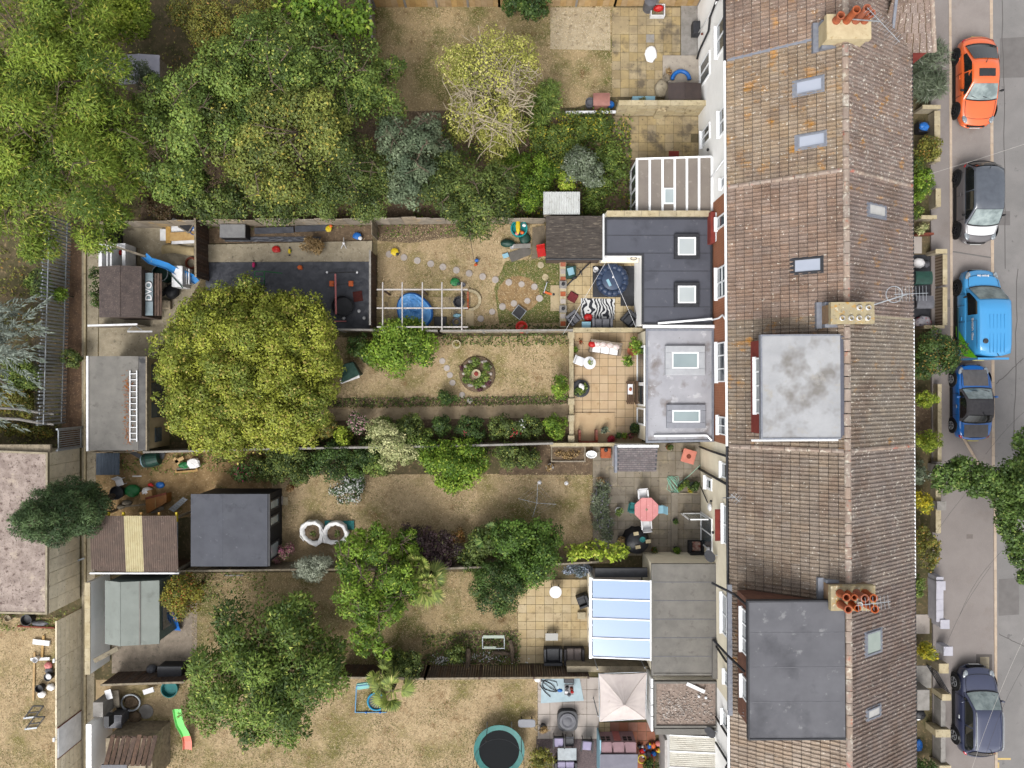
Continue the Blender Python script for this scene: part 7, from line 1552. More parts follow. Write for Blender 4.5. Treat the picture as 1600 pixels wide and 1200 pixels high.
for px,py,l in ((561,486,'white ball on the black membrane beside the red mat'),(537,497,'small white ball below the black rubber tub'),(569,497,'pale ball at the corner of the membrane')): one('ball',l,'ball',M().ell(W(px,py,.1),.09,.09,.09,10,7),'white','balls on the membrane',smooth=True)
# --- stone lawn
me = None
for i,(x,y) in enumerate(((608,397),(631,402),(652,407),(673,412),(692,417),(713,422),(733,427),(754,432),(774,437),(795,441))): one('stepping_stone',['first','second','third','fourth','fifth','sixth','seventh','eighth','ninth','tenth'][i]+' pale round stepping stone of the slanting row from left','stepping stone',disc(x,y,.168,.0,.06),T['wslab'],'stepping stones in the slanting row')
for x,y,l in ((845,414,'upper'),(852,433,'lower')): one('stepping_stone',l+' pale stepping stone on the green turf','stepping stone',disc(x,y,.16,0,.055),T['stone'],'stepping stones around the straw circle')
for i,(x,y) in enumerate(((815,444),(835,448),(843,466),(824,470),(803,474),(785,479),(769,487),(751,498))): one('stepping_stone',['topmost','upper right','rightmost','lower right','bottom middle','lower left','outer left','last leftmost'][i]+' pale stepping stone of the ring around the straw circle','stepping stone',disc(x,y,.152+.01*(i%3),0,.06),T['wslab'],'stepping stones around the straw circle')
toy('green toy cart on the dry lawn above the pergola',711,441,'green','dkgreen',.5,.34,-25); bucket('grey plant pot at the corner of the pergola',724,445,.11,.2,'grey','flower_pot','pot')
t = thing('pergola','pale grey timber pergola grid over the blue paddling pool','pergola',W(660,482)); pgm = mat('pale_grey_timber',C(206,200,196),C(184,178,174),6,rough=.8)
for y in (452.5,481.5,511): M().bar(W(589,y,2.05),W(731,y,2.05),.06,.1).build('beam', pgm, t)
for x in (598,628.5,660,690.5,721.5): M().bar(W(x,441,2.14),W(x,516,2.14),.05,.08).build('rafter', pgm, t)
for x in (598,660,721):
 for y in (452.5,511): q = W(x,y,2.0); M().box(q.x-.04,q.x+.04,q.y-.04,q.y+.04,0,2.0).build('post', T['darktimber'], t)
slabs('patio',588,464,735,512,.46,T['oslab'],z=.03)
t = thing('paddling_pool','blue covered paddling pool under the pergola','paddling pool',W(647,487)); p = W(647,487,.4)
g = M(); outl = []
for q in range(28):
 a = q*.2244; rr = .82*(1+.1*math.cos(2*a+2.4)+.05*math.cos(3*a)); outl.append((p.x+rr*math.cos(a), p.y+rr*.93*math.sin(a)))
g.tube([(x,y,.3) for x,y in outl],.13,8,closed=True); g.build('inflated_ring', T['blue'], t, smooth=True)
cv_ = mat('pale_blue_tarpaulin',C(110,176,238),C(84,154,226),3,rough=.45,bump=.4,bsc=8,spots=[(C(130,186,240),4,.58,.68)])
M().grid(lambda u,v: (p.x+(outl[round(u*28)%28][0]-p.x)*1.05*v, p.y+(outl[round(u*28)%28][1]-p.y)*1.05*v, .47-.05*(1-v)+.09*noise.noise((round(u*28)%28*.55,v*5,2))*(v>0)), 28, 8).build('cover', cv_, t)
box('flat black box beside the paddling pool',688,502,.62,.46,.12,'black',0,'black_box');
p = W(717,472,.3); t = thing('black_planter','octagonal black rubber planter under the pergola','planter',(p.x,p.y,.03)); M().lathe([(.24,0),(.3,.3),(.24,.3),(.2,.15),(.01,.14)],8).build('planter', T['black'], t, local=True)
ring('coiled grey hose on the pergola paving',713,503,.17,.05,.1,'grey','hose_coil','hose'); bag('pale blue bag on the pergola paving',714,493,.2,.1,.18,'palebl','bag','bag')
t = thing('brick_planter','D shaped brick edged planter at the pergola end','planter',W(738,470)); c0 = W(734,469)
for q in range(13): a = -1.57+3.14*q/12; e = (c0.x+.5*math.cos(a),c0.y+.47*math.sin(a)); rbox(800+e[0]*S,600-e[1]*S,.13,.13,.02,.14,math.degrees(a)).build('brick', T['stone'], t)
for q in range(5): rbox(731,458+q*5.6,.1,.16,.02,.14).build('brick', T['terra'], t)
one('paving_slab','loose tan paving slab below the brick planter','slab',rbox(734,497,.4,.82,.02,.08),'yslab')
t = thing('low_stool','dark slatted tray table tilted on the turf edge','stool',W(811,489)); rbox(811,488,.46,.5,.2,.24,-38).build('top', T['black'], t); g = M(); rbox(811,488,.52,.56,.16,.2,-38,g); g.build('frame', T['steel'], t)
p = W(815,511,.2); one('red_bowl','round red sledge bowl beside the pale fence','sledge',M().lathe([(.18,.05),(.3,.22),(.26,.22),(.14,.12),(.01,.11)],18,(p.x,p.y,.02)),mat('bright_red_plastic',C(232,60,48),rough=.35))
ring('small brown hoop beside the red bowl',842,514,.1,.02,.06,'timber')
t = thing('scooter','orange and white kick scooter lying on the turf','scooter',W(854,456)); M().bar(W(850,456,.08),W(862,460,.08),.1,.03).build('deck', T['orange'], t); M().tube([W(850,457,.1),W(855,440,.25)],.02,6).build('stem', T['steel'], t); M().tube([W(852,440,.25),W(859,441,.25)],.02,6).build('handlebar', T['black'], t)
for x,y in ((850,458),(865,460)): q = W(x,y,.08); M().tube([(q.x,q.y,.04),(q.x,q.y,.09)],.06,10).build('wheel', T['black'], t)
# corner of toys by the store
t = thing('toy_sandpit','round teal sandpit with yellow kayak toy and clutter','sandpit',W(811,357)); p = W(811,357,.4); M().lathe([(.38,0),(.42,.4),(.36,.4),(.33,.2),(.01,.2)],18,(p.x,p.y,.03)).build('tub', mat('teal_plastic',C(20,150,150),rough=.45), t); M().ell((p.x-.05,p.y+.08,.55),.12,.4,.1,10,7).build('yellow_toy', T['yellow'], t)
for i,(dx,dy,m) in enumerate(((.15,-.2,'orange'),(-.1,-.25,'pink'),(.25,.15,'white'),(0,-.1,'terra'))): M().ell((p.x+dx,p.y+dy,.42),.1,.09,.08,8,5,.1).build('toy_piece', T[m], t)
bag('dark green sack beside the sandpit',793,380,.36,.2,.35,'dkgreen'); bag('mossy green bundle below the sandpit',820,372,.28,.3,.3,'dkgreen','bundle','bundle'); box('pale grey tray at the corner of the carpet',790,399,.3,.22,.12,'palebl',20,'tray','tray'); bucket('white tin beside the green sack',800,386,.1,.2,'white','tin','tin')
one('carpet','brown grey carpet piece laid beside the store','carpet',M().prism(pxpoly([(832,356),(850,352),(853,365),(845,403),(830,405)]),.02,.05),mat('brown_carpet',C(132,120,102),C(114,102,86),7,rough=1)); one('carpet','grey carpet piece pointing at the round stones','carpet',M().prism(pxpoly([(792,396),(820,387),(830,390),(829,398),(800,410)]),.02,.06),mat('grey_carpet',C(118,112,106),C(102,98,92),7,rough=1)); plank('grey block beside the grey carpet',(802,385),(829,384),.2,.2,T['greyconc'],.15,'concrete_block','block')
chair('red folding chair with white frame beside the store',846,394,10,'red',.42); bag('grey cover heaped below the store',862,398,.36,.2,.25,'grey','cover','cover')
# --- hot tub patio
one('rubber_mat','large dark mat under the round hot tub','mat',rbox(960,440,2.15,1.55,.03,.055),'dark'); one('rubber_mat','small dark mat below the hot tub','mat',rbox(982,470,.78,.5,.03,.06),'black')
T['navyv'] = mat('navy_vinyl',C(54,70,98),C(42,56,82),5,rough=.4,bump=.3,bsc=9); p = W(957,437,.65)
t = thing('hot_tub','round inflatable navy hot tub on the dark mat','hot tub',(p.x,p.y,.05)); g = M()
for k in range(16):
 a0, a1 = k*.3927, (k+1)*.3927; g.tube([(.64*math.cos(a0+(a1-a0)*q/4),.64*math.sin(a0+(a1-a0)*q/4),.5) for q in range(5)],[.155,.17,.175,.17,.155],10)
g.lathe([(.76,0),(.8,.3),(.78,.5)],28); g.build('wall', T['navyv'], t, local=True, smooth=True)
M().lathe([(.6,.5),(.5,.6),(.2,.64),(.01,.64)],28).build('cover', mat('navy_cover',C(66,82,108),C(58,72,98),4,rough=.5), t, local=True, smooth=True); M().add(rbox(0,0,.16,.42,0,.01).v,[])
g = M(); g.prism([( -.32,-.02),(-.16,-.34),(-.04,-.28),(-.2,.04)],.63,.645); g.build('label_panel', T['palebl'], t, local=True); M().ell((.02,.12,.65),.04,.06,.02,8,5).build('valve', T['white'], t, local=True)
bucket('white pump canister on the mat beside the hot tub',931,421,.13,.35,'white','pump','pump')
t = thing('bicycle','black bicycle leaning in the corner of the hot tub patio','bicycle',W(903,434));
for x,y in ((892,440),(914,418)):
 c = W(x,y,.33); d = (W(914,418)-W(892,440)).normalized(); pts = [c+d*.32*math.cos(q*.314)+Vector((.12*math.sin(q*.314),.08*math.sin(q*.314),.3*math.sin(q*.314))) for q in range(20)]; M().tube(pts,.025,6,closed=True).build('wheel', T['black'], t)
M().tube([W(892,440,.35),W(903,432,.35),W(909,424,.8),W(899,433,.75),W(903,432,.35)],.02,6).build('frame', T['black'], t); M().tube([W(914,418,.35),W(908,425,.95)],.02,6).build('fork', T['black'], t); M().tube([W(902,419,1.0),W(908,423,1.0),W(909,430,1.0)],.018,6).build('handlebar', T['dark'], t); M().ell(W(898,434,.88),.12,.07,.04,8,5).build('saddle', T['black'], t)
t = thing('cool_box','dark blue box with pale top beside the bicycle','box',W(892,425)); rbox(892,425,.5,.6,.03,.4).build('body', T['dkgreen'], t); rbox(892,424,.3,.36,.402,.44,15).build('lid', T['palebl'], t)
one('floor_cushion','dark red square cushion on the hot tub patio','cushion',rbox(895,464,.46,.46,.05,.14,-30),mat('maroon_fabric',C(128,52,54),C(108,42,46),8,rough=.9),bevel=.04)
# zebra rug with printed stripes
z = bpy.data.materials.new('zebra_print'); z.use_nodes = True; nt = z.node_tree; wv = nt.nodes.new('ShaderNodeTexWave'); wv.inputs['Scale'].default_value = 1.7; wv.inputs['Distortion'].default_value = 16; wv.inputs['Detail'].default_value = 2; wv.inputs['Detail Scale'].default_value = .9
gp_ = nt.nodes.new('ShaderNodeNewGeometry'); rp = nt.nodes.new('ShaderNodeValToRGB'); rp.color_ramp.interpolation = 'CONSTANT'; rp.color_ramp.elements[0].color = C(40,42,50); rp.color_ramp.elements[1].color = C(226,226,224); rp.color_ramp.elements[1].position = .5
nt.links.new(gp_.outputs['Position'],wv.inputs[0]); nt.links.new(wv.outputs['Fac'],rp.inputs[0]); nt.links.new(rp.outputs[0],nt.nodes['Principled BSDF'].inputs['Base Color']); nt.nodes['Principled BSDF'].inputs['Roughness'].default_value = .9
one('patterned_rug','black and white palm print rug on hot tub patio','rug',rbox(934,483,1.68,1.05,.03,.05,-1),z)
sofa('grey rattan two seat sofa on the printed rug',941,507,180,1.0,.62,'grey'); bag('red pillow on the rug beside the grey sofa',919,496,.22,.2,.2,'red','pillow','pillow')
table('pale blue square side table beside the grey sofa',916,509,sq(.44,.4),.42,'palebl'); sofa('grey rattan armchair at the left of the printed rug',896,497,40,.6,.58,'grey',n=1,name='armchair',cat='armchair'); sofa('dark grey rattan armchair in the right patio corner',984,498,-42,.66,.62,'dark',n=1,name='armchair',cat='armchair')
for l,a,b in (('left white washing line over the hot tub patio',(880,522,1.6),(947,409,2.0)),('right white washing line over the hot tub',(949,409,2.0),(994,512,1.7))): one('washing_line',l,'washing line',M().tube([W(*a),W(*b)],.008,4),'white')
# --- sofa patio
fl = mat('floral_fabric',C(226,196,190),C(236,228,222),9,rough=.9,spots=[(C(150,70,70),9,.62,.68)])
sofa('rattan bench sofa with cream cushions and floral pillows',946,543,-8,1.55,.62,mat('grey_wicker',C(150,136,120),C(128,116,102),12,rough=.9),T['cloth'],3,pillows=((-.45,.12,fl),(-.15,.14,fl),(.18,.14,fl),(.5,.1,fl),(-.68,.05,T['red'])))
t = thing('leafy_pot','tall leafy plant in pot at the right of the sofa patio','plant pot',W(988,548)); p = W(988,548,.4); M().lathe([(.2,0),(.26,.4),(.22,.4),(.01,.36)],12,(p.x,p.y,.03)).build('pot', T['terra'], t); foliage('foliage',[(p.x+.1,p.y+.2,1.0,.42,.4,.5),(p.x-.25,p.y-.55,.6,.25,.3,.3)],(.2,.1),P['bright'],t,sub=.25)
table('round white bistro table with a plant on it',921,567,circ(.31,24),.7,'white'); potted('yellow green plant on the white bistro table',921,567,.09,.85,'white','lime'); chair('white slatted chair beside the bistro table',906,564,70,'white',.42)
t = thing('pond_planter','round dark planter bed with white statue on the patio','planter',W(907,607)); p = W(907,607); M().lathe([(.44,0),(.44,.12),(.38,.13),(.01,.12)],20,(p.x,p.y,.03)).build('kerb', T['dark'], t); foliage('plants',[(p.x-.1,p.y-.12,.2,.28,.22,.14),(p.x+.2,p.y+.1,.2,.16,.16,.12)],(.1,.06),P['wood'],t)
g = M(); g.ell((p.x+.02,p.y+.12,.3),.14,.12,.22,9,7,.2).ell((p.x-.05,p.y+.2,.5),.08,.07,.1,8,5,.1).ell((p.x+.1,p.y,.32),.07,.1,.08,8,5,.2); g.build('statue', T['cloth'], t, smooth=True)
t = thing('wooden_bench','brown slatted bench with a tray on the sofa patio','bench',W(987,613)); p = W(986,613,.42)
for i in range(4): M().box(p.x-.2+i*.09,p.x-.13+i*.09,p.y-.58,p.y+.55,.38,.42).build('slat', mat('bench_timber',C(110,86,66),C(92,70,54),9,rough=.85) if i==0 else bpy.data.materials['bench_timber'], t)
M().box(p.x+.2,p.x+.26,p.y-.58,p.y+.55,.4,.85).build('backrest', bpy.data.materials['bench_timber'], t)
for y in (p.y-.5,p.y+.45): M().box(p.x-.18,p.x+.22,y,y+.06,.03,.38).build('leg', bpy.data.materials['bench_timber'], t)
M().box(p.x-.16,p.x+.08,p.y-.1,p.y+.4,.422,.45).build('tray', T['white'], t); M().ell((p.x-.04,p.y+.15,.48),.08,.1,.05,8,5).build('flowers', T['terra'], t)
t = thing('brick_barbecue','U shaped red brick barbecue against the low wall','barbecue',W(917,682)); bkm = mat('red_brick_piece',C(150,82,62),C(128,68,52),5,rough=.95,rnd=.16); bme = M().box(-.1,.1,-.05,.05,0,.065).mesh('brick', bkm)
for j in range(8):
 for (x,y,a) in [(904,674+q*3.6,90) for q in range(5)]+[(930,674+q*3.6,90) for q in range(5)]+[(908+q*6.2,690,0) for q in range(4)]: q_ = W(x,y); inst('brick', bme, t, (q_.x-t.location.x, q_.y-t.location.y, .1+j*.072), (0,0,R(a)+random.uniform(-.03,.03)))
for l,x,y,r,h,m,p_ in (('potted shrub on the buff step',944,672,.16,.3,'dark','grey'),('pot of crimson flowers at the low wall',955,685,.18,.22,'terra',[(200,40,70),(120,40,50),(220,60,90)]),('dark glazed pot beside the crimson flowers',966,681,.13,.28,'black','dk'),('small green pot plant in the pot row',976,682,.14,.25,'terra','bright'),('pot of pink flowers in the pot row',985,680,.14,.25,'dark',[(206,70,120),(100,120,60),(220,90,140)]),('dark leaved potted plant near the house corner',991,669,.24,.35,'black','dk'),('small pot at the end of pot row',1003,679,.08,.2,'black','dk'),('potted fern beside the wicker sofa',899,547,.14,.2,'dark','bright'),('tiny red flower pot near the sofa end',907,534,.08,.18,'terra',[(190,60,50),(110,100,50)])): potted(l,x,y,r,h,m,p_)
# --- rockery lawn
for i,(x,y) in enumerate(((691,564),(698,575),(703,586),(707,598),(722,617),(734,626))): one('stepping_stone',['topmost','second','third','fourth','fifth','lowest'][i]+' white round stepping stone beside the circular rockery','stepping stone',disc(x,y,.15,0,.05),T['wslab'],'white stepping stones beside the rockery')
t = thing('rockery','circular rockery bed with plants and pale rocks','rockery',W(746,584)); p = W(746,584); M().lathe([(.92,0),(.85,.1),(.4,.18),(.01,.2)],24,(p.x,p.y,.0)).build('mound', T['soil'], t)
foliage('plants',[(p.x+q[0],p.y+q[1],.2,q[2],q[2],.18) for q in ((-.4,.2,.3),(.3,-.1,.3),(.05,-.45,.3),(.45,.3,.22),(-.1,.55,.25),(-.5,-.3,.22))],(.1,.06),P['wood'],t,sub=.14)
for q in range(12): a = q*.52; M().ell((p.x+.66*math.cos(a),p.y+.68*math.sin(a),.14),.09+.04*(q%3),.08,.08,7,5,.25).build('rock', T['wslab'], t)
foliage('purple_plants',[(p.x-.75,p.y+.25,.15,.14,.14,.1),(p.x+.55,p.y-.45,.15,.14,.16,.1),(p.x+.1,p.y-.75,.15,.16,.12,.1)],(.09,.05),[(120,70,80),(90,56,64)],t,sub=.1)['kind'] = 'stuff'
t = thing('garden_urn','stone urn standing in the middle of the rockery','urn',W(744,584)); p = W(744,584,.5); M().lathe([(.1,.15),(.08,.25),(.22,.5),(.2,.5),(.15,.44),(.01,.43)],18,(p.x,p.y,0)).build('bowl', T['stone'], t); M().ell((p.x,p.y,.45),.12,.12,.05,9,5,.1).build('soil', T['brickr'], t)
p = W(713,538,.3); t = thing('stone_planter','round stone planter by the pale fence','planter',(p.x,p.y,.02)); M().lathe([(.18,0),(.22,.3),(.17,.3),(.01,.22)],18).build('bowl', T['stone'], t, local=True); foliage('plants',[(p.x,p.y,.3,.13,.13,.06)],(.08,.05),P['olive'],t,sub=.1)
t = thing('covered_swing','dark green covered swing seat with a cream flap under the round tree','swing seat',W(545,583)); A = [W(536,570,.9),W(552,566,.9),W(562,586,.7),W(534,597,.7)]
M().prism([q[:2] for q in (W(537,568,.8),W(550,565,.8),W(562,585,.8),W(532,598,.8))],.05,.7).build('frame', T['dkgreen'], t); g = M(); g.grid(lambda u,v: tuple((A[0].lerp(A[1],u)).lerp(A[3].lerp(A[2],u),v)+Vector((0,0,.08*math.sin(math.pi*u)+.03*math.sin(v*9+u*6)))), 8, 8); g.build('canopy', mat('green_canvas',C(58,92,78),C(44,74,64),5,rough=.8), t, smooth=True)
M().add([W(531,594,.6),W(561,586,.6),W(562,590,.3),W(533,600,.3)],[(0,1,2,3)]).build('flap', T['cloth'], t)
bag('pale stones beside the dark shrub under the fence',567,558,.2,.12,.12,'wslab','stone_heap','stones')
# --- long dry garden
t = thing('compost_bin','green barrel compost bin lying with pale blue lid','compost bin',W(236,720)); a, b = W(226,720,.4), W(249,716,.4); d = (b-a).normalized()
M().tube([a,a.lerp(b,.33),a.lerp(b,.67),b],[.34,.37,.36,.3],18).build('barrel', T['dkgreen'], t, smooth=False); M().tube([a-d*.07,a],[.31,.34],18).build('lid', mat('pale_blue_lid',C(166,192,204),rough=.5), t)
for k in range(1,5): q = a.lerp(b,k/5); M().tube([q-d*.02,q+d*.02],.375-.01*k,18).build('hoop', T['dark'], t)
one('corrugated_sheet','blue grey corrugated sheet in the alley corner','sheet',M().grid(lambda u,v: (W(150+37*u,0,.5).x, W(0,742-34*v,.5).y, .5+.02*math.sin(u*40)), 50, 2),mat('blue_grey_sheet',C(96,108,122),C(82,94,108),3,rough=.6)); tag(rbox(250,711,.42,.3,.3,.34,-20).build('grille_panel', T['dark']),'small dark grille behind the compost bin','grille')
plank('grey metal strip leaning at the workshop corner',(204,705),(220,714),.6,.2,T['dark'],name='metal_strip',cat='strip')
t = thing('firewood_heap','heap of boards with white sack and green net','wood heap',W(292,727));
for a,b,m in (((274,722),(287,715),pl),((274,737),(309,734),pl),((276,734),(306,731),T['timber']),((272,716),(282,728),pl)): M().bar(W(*a,.25),W(*b,.25),.16,.05).build('board', m, t)
M().ell(W(303,724,.3),.32,.26,.16,12,7,.15).build('sack', T['cloth'], t); M().ell(W(288,727,.24),.3,.18,.12,10,6,.15).build('net', T['green'], t)
chair('small white plastic chair in the junk yard',185,754,20,'white',.36,.35,.6); bucket('large dark tub under the cypress trunk',182,770,.34,.4,'dark','tub','tub'); t = bag('green plastic container tipped over in the junk',206,767,.38,.32,.4,'green','container','container')
box('brown cardboard box with papers on top in the junk yard',228,774,.6,.42,.45,mat('cardboard',C(186,146,96),C(166,128,84),5,rough=.9),12,'cardboard_box'); bag('heap of papers in the cardboard box',229,768,.26,.2,.5,'cloth','paper_heap','papers'); toy('red handled tool on the junk yard soil',236,757,'red','red',.3,.12,-20); bag('blue plastic tray in the junk yard',250,758,.22,.16,.14,'blue','tray','tray')
t = thing('old_cabinet','orange brown wooden cabinet on its side beside corrugated shelter','cabinet',W(243,790)); M().prism(pxpoly([(227,779),(260,771),(260,785),(229,803)],.55),.02,.55).build('body', mat('orange_varnish',C(176,118,58),C(150,98,48),4,rough=.5), t); M().bar(W(227,779,.6),W(260,771,.6),.1,.04).build('edge', T['rust'], t); M().bar(W(243,776,.56),W(243,794,.56),.03,.03).build('divider', pl, t)
t = thing('step_ladder','grey aluminium step ladder lying beside the shelter','ladder',W(278,790))
for a,b in (((264,796),(287,777)),((271,800),(293,780))): M().bar(W(*a,.4),W(*b,.4),.04,.05).build('rail', T['steel'], t)
for i in range(7): u = (i+.5)/7; M().bar(W(264,796,.4).lerp(W(287,777,.4),u),W(271,800,.4).lerp(W(293,780,.4),u),.1,.03).build('tread', T['steel'], t)
plank('pale plank below the cabinet',(236,800),(256,793),.2,.18,T['timber']); plank('narrow white stick on the weedy soil',(207,744),(221,744),.04,.05,T['white'],name='stick',cat='stick'); bag('cut log beside the tipped green container',198,786,.24,.14,.28,'timber','log','log'); bag('second cut log under the cypress',188,792,.2,.13,.26,'timber','log','log'); plank('dark beam in front of the shelter',(184,793),(227,788),.3,.08,T['timber'])
potted('terracotta pot on the lawn beside the black summerhouse',453,763,.17,.3,'terra','straw'); one('slab','pale slab at the summerhouse door','slab',rbox(437,782,.28,.42,.02,.08),'wslab'); one('slab','brown slab beside the pale door slab','slab',rbox(446,783,.24,.4,.02,.06),'stone')
def bulk(label, px, py, w, a):
 p = W(px,py,.55); t = thing('bulk_bag',label,'bulk bag',(p.x,p.y,.02),R(a)); N = 20; V = []
 for j,(k,z) in enumerate(((.9,0),(1.02,.25),(1,.5),(.95,.56),(.74,.5),(.64,.38))):
  for i in range(N):
   q = 6.283*i/N; rr = w*k/max(abs(math.cos(q))**.5,abs(math.sin(q))**.5)**.5*(1+.04*math.sin(i*3.1+j)); rr *= 1+(.1*math.sin(2*q+px)+.07*math.sin(3*q+px*1.7)+.03*math.sin(i*2.7+px))*(j>0); V.append((rr*math.cos(q),rr*math.sin(q)*1.06,z+(.05*math.sin(2*q+py)+.03*math.sin(i*2.2))*(j>1)))
 M().add(V,[(j*N+i,j*N+(i+1)%N,(j+1)*N+(i+1)%N,(j+1)*N+i) for j in range(5) for i in range(N)]).build('bag', T['cloth'], t, local=True, smooth=True)
 M().lathe([(w*.7,.36),(w*.4,.45),(.01,.47)],14).build('soil', T['soil'], t, local=True); foliage('weeds',[(p.x+.1,p.y,.5,w*.3,w*.35,.08)],(.09,.05),P['wood'],t,lai=1.6,sub=.1).location = (-p.x*0,0,0)
 for s_ in (-1,1): M().tube([(s_*w*.7,-w*.7,.52),(s_*w*1.02,-w*.3,.5),(s_*w*.98,w*.2,.5),(s_*w*.7,w*.7,.52)],.02,5).build('handle', T['cloth'], t, local=True)
 return t
bulk('left white bulk bag full of bare soil',487,833,.56,0); bulk('right white bulk bag with weeds growing in the soil',523,834,.58,0)
one('teal_tarpaulin','teal tarpaulin tucked behind the right bulk bag','tarpaulin',M().grid(lambda u,v: tuple(W(508+46*u,827-14*v,0)[:2])+(.1+.1*math.sin(3.14*u)*math.sin(3.14*v),), 14, 6),'teal',smooth=True)
t = thing('rotary_dryer','thin grey rotary washing line on the dry lawn','washing line',W(839,786)); c = W(839,786,1.6); M().tube([(c.x,c.y,0),(c.x,c.y,1.65)],.02,6).build('pole', T['steel'], t); cor = [W(810,779,1.7),W(840,756,1.7),W(869,788,1.7),W(832,808,1.7)]
for q in cor: M().tube([c,q],.01,4).build('arm', T['steel'], t)
for k in (1,.75,.5): M().tube([c.lerp(q,k) for q in cor],.004,3,closed=True).build('cord', T['steel'], t)
for x,y,l in ((843,754,'small white solar lamp beside the rotary line'),(885,755,'small white solar lamp near the lavender bed')): t = thing('solar_lamp',l,'lamp',W(x,y)); q = W(x,y,.3); M().tube([(q.x,q.y,0),(q.x,q.y,.25)],.012,5).build('stake', T['steel'], t); M().lathe([(.04,.25),(.1,.3),(.04,.36)],10,(q.x,q.y,0)).build('globe', T['white'], t)
t = thing('raised_bed','timber raised bed full of dry leaves beside the patio','raised bed',W(888,709));
for x0,y0,x1,y1 in ((861,697,915,699),(861,720,915,722),(861,699,863,720),(913,699,915,720)): pxbox(M(),x0,y0,x1,y1,.0,.4).build('board', T['timber'], t)
pxbox(M(),863,699,913,720,0,.3).build('soil', T['soil'], t); q = W(888,709,.35); foliage('dry_leaves',[(q.x,q.y,.32,.72,.28,.08)],(.1,.06),P['straw'],t,sub=.1,lai=1.6)
potted('white rimmed pot below the timber raised bed',859,730,.19,.3,'white','straw');
t = thing('white_basin','white enamel basin on the paving','basin',W(924,710)); q = W(924,710,.25); M().lathe([(.2,0),(.3,.25),(.26,.25),(.2,.1),(.01,.09)],20,(q.x,q.y,.04),.9,.62).build('basin', T['upvc'], t)
t = thing('trough_planter','terracotta trough planter beside the slate outhouse','planter',W(947,708)); rbox(947,708,.5,.5,.03,.4).build('box', T['terra'], t, bevel=.03); q = W(947,703,.5); M().ell((q.x,q.y,.45),.1,.12,.1,8,5).build('watering_can', T['dark'], t)
potted('terracotta pot standing on the lavender bed edge',938,751,.16,.25,'terra','straw')
t = table('pink square fire pit table tilted near the house',1076,713,sq(.66,.66,-16),.4,mat('salmon_pink_tile',C(226,142,122),C(210,128,110),5,rough=.7),legm='rust'); M().lathe([(.12,.402),(.1,.41),(.01,.41)],12).build('fire_hole', T['rust'], t, local=True)
t = thing('garden_hose','tangled pale green garden hose on the grey patio','hose',W(1053,757)); hm = mat('pale_green_hose',C(150,200,176),rough=.5); q0 = W(1052,757,.05); pts = [(q0.x+.28*math.cos(i*.9)*(1+.3*math.sin(i*2.1)), q0.y+.42*math.sin(i*.83+.4), .06+.02*(i%4)) for i in range(44)]; M().tube(pts,.016,5).build('coil', hm, t); M().tube([W(1060,756,.08),W(1078,742,.4),W(1094,727,1.0)],.014,5).build('run', hm, t)
for l,x,y,r,h,m,p_ in (('leafy pot beside the pale green hose',1063,762,.15,.25,'dark','bright'),('dark pot near the wall step',1071,754,.17,.3,'black','wood'),('large dark pot with hoop by the wall',1083,760,.24,.35,'dark','dk'),('yellow flower pot by the wall step',1079,765,.12,.22,'terra','yelfl'),('green bush in white rimmed pot left of octagonal table',967,798,.19,.28,'white','wood'),('small pot plant on the slab row',1055,814,.13,.22,'dark','dk'),('round green pot plant near the striped chair',1057,859,.18,.3,'black','bright'),('small red pot below the covered table',1022,859,.14,.25,'terra','dkw'),('pot under the fig leaves beside the covered table',970,843,.2,.3,'dark','straw'),('green tuft pot against the silvery extension',1045,699,.14,.25,'terra','dk')): potted(l,x,y,r,h,m,p_)
oc = table('pink octagonal garden table with a centre hole',1010,796,circ(.62,8,.39),.72,mat('pink_table_top',C(232,158,156),C(220,144,144),3,rough=.7,spots=[(C(240,180,176),8,.6,.68)]),legm='steel'); M().lathe([(.06,.0),(.06,.735),(.03,.74)],10).build('parasol_socket', T['conc'], oc, local=True)
for x in (-.3,0,.3): M().box(x-.006,x+.006,-.5,.5,.72,.723).build('joint', T['brickr'], oc, local=True)
chair('white moulded plastic chair above the octagonal table',1004,772,5,'white',.44,arms=True); chair('white moulded plastic chair below the octagonal table',1009,819,185,'white',.44,arms=True); chair('teal plastic chair left of the octagonal table',990,793,80,'teal',.44,arms=True); chair('pale blue chair right of the octagonal table',1031,796,-90,'palebl',.4)
t = thing('covered_table','round table under a black cover held down by bricks','table',W(996,848)); q = W(996,848,.7); g = M(); N = 24; V = [(q.x,q.y,.72)]
for j,(rr,z_) in enumerate(((.5,.72),(.56,.66),(.62,.2),(.68,.04))):
 for i in range(N): a = 6.283*i/N; f = 1+(.05*math.sin(i*2.9) if j>1 else .02*math.sin(i*1.7)); V.append((q.x+rr*f*math.cos(a),q.y+rr*f*math.sin(a),z_))
g.add(V,[(0,1+i,1+(i+1)%N) for i in range(N)]+[(1+j*N+i,1+j*N+N+i,1+j*N+N+(i+1)%N,1+j*N+(i+1)%N) for j in range(3) for i in range(N)]); g.build('cover', mat('black_tarp',C(36,36,42),C(28,28,32),5,rough=.4,bump=.3,bsc=7), t, smooth=True)
for x,y in ((994,834),(997,855),(1013,846)): rbox(x,y,.24,.16,.72,.8,8).build('weight', T['stone'], t)
q = W(1004,843,.8); M().lathe([(.12,.72),(.14,.8),(.11,.8),(.09,.74),(.01,.74)],14,(q.x,q.y,0)).build('blue_bowl', T['teal'], t)
sofa('dark chair with striped cushions against the cream wall',1088,856,180,.72,.62,'black',mat('striped_fabric',C(150,70,60),C(226,206,190),7,rough=.9),1,name='armchair',cat='armchair')
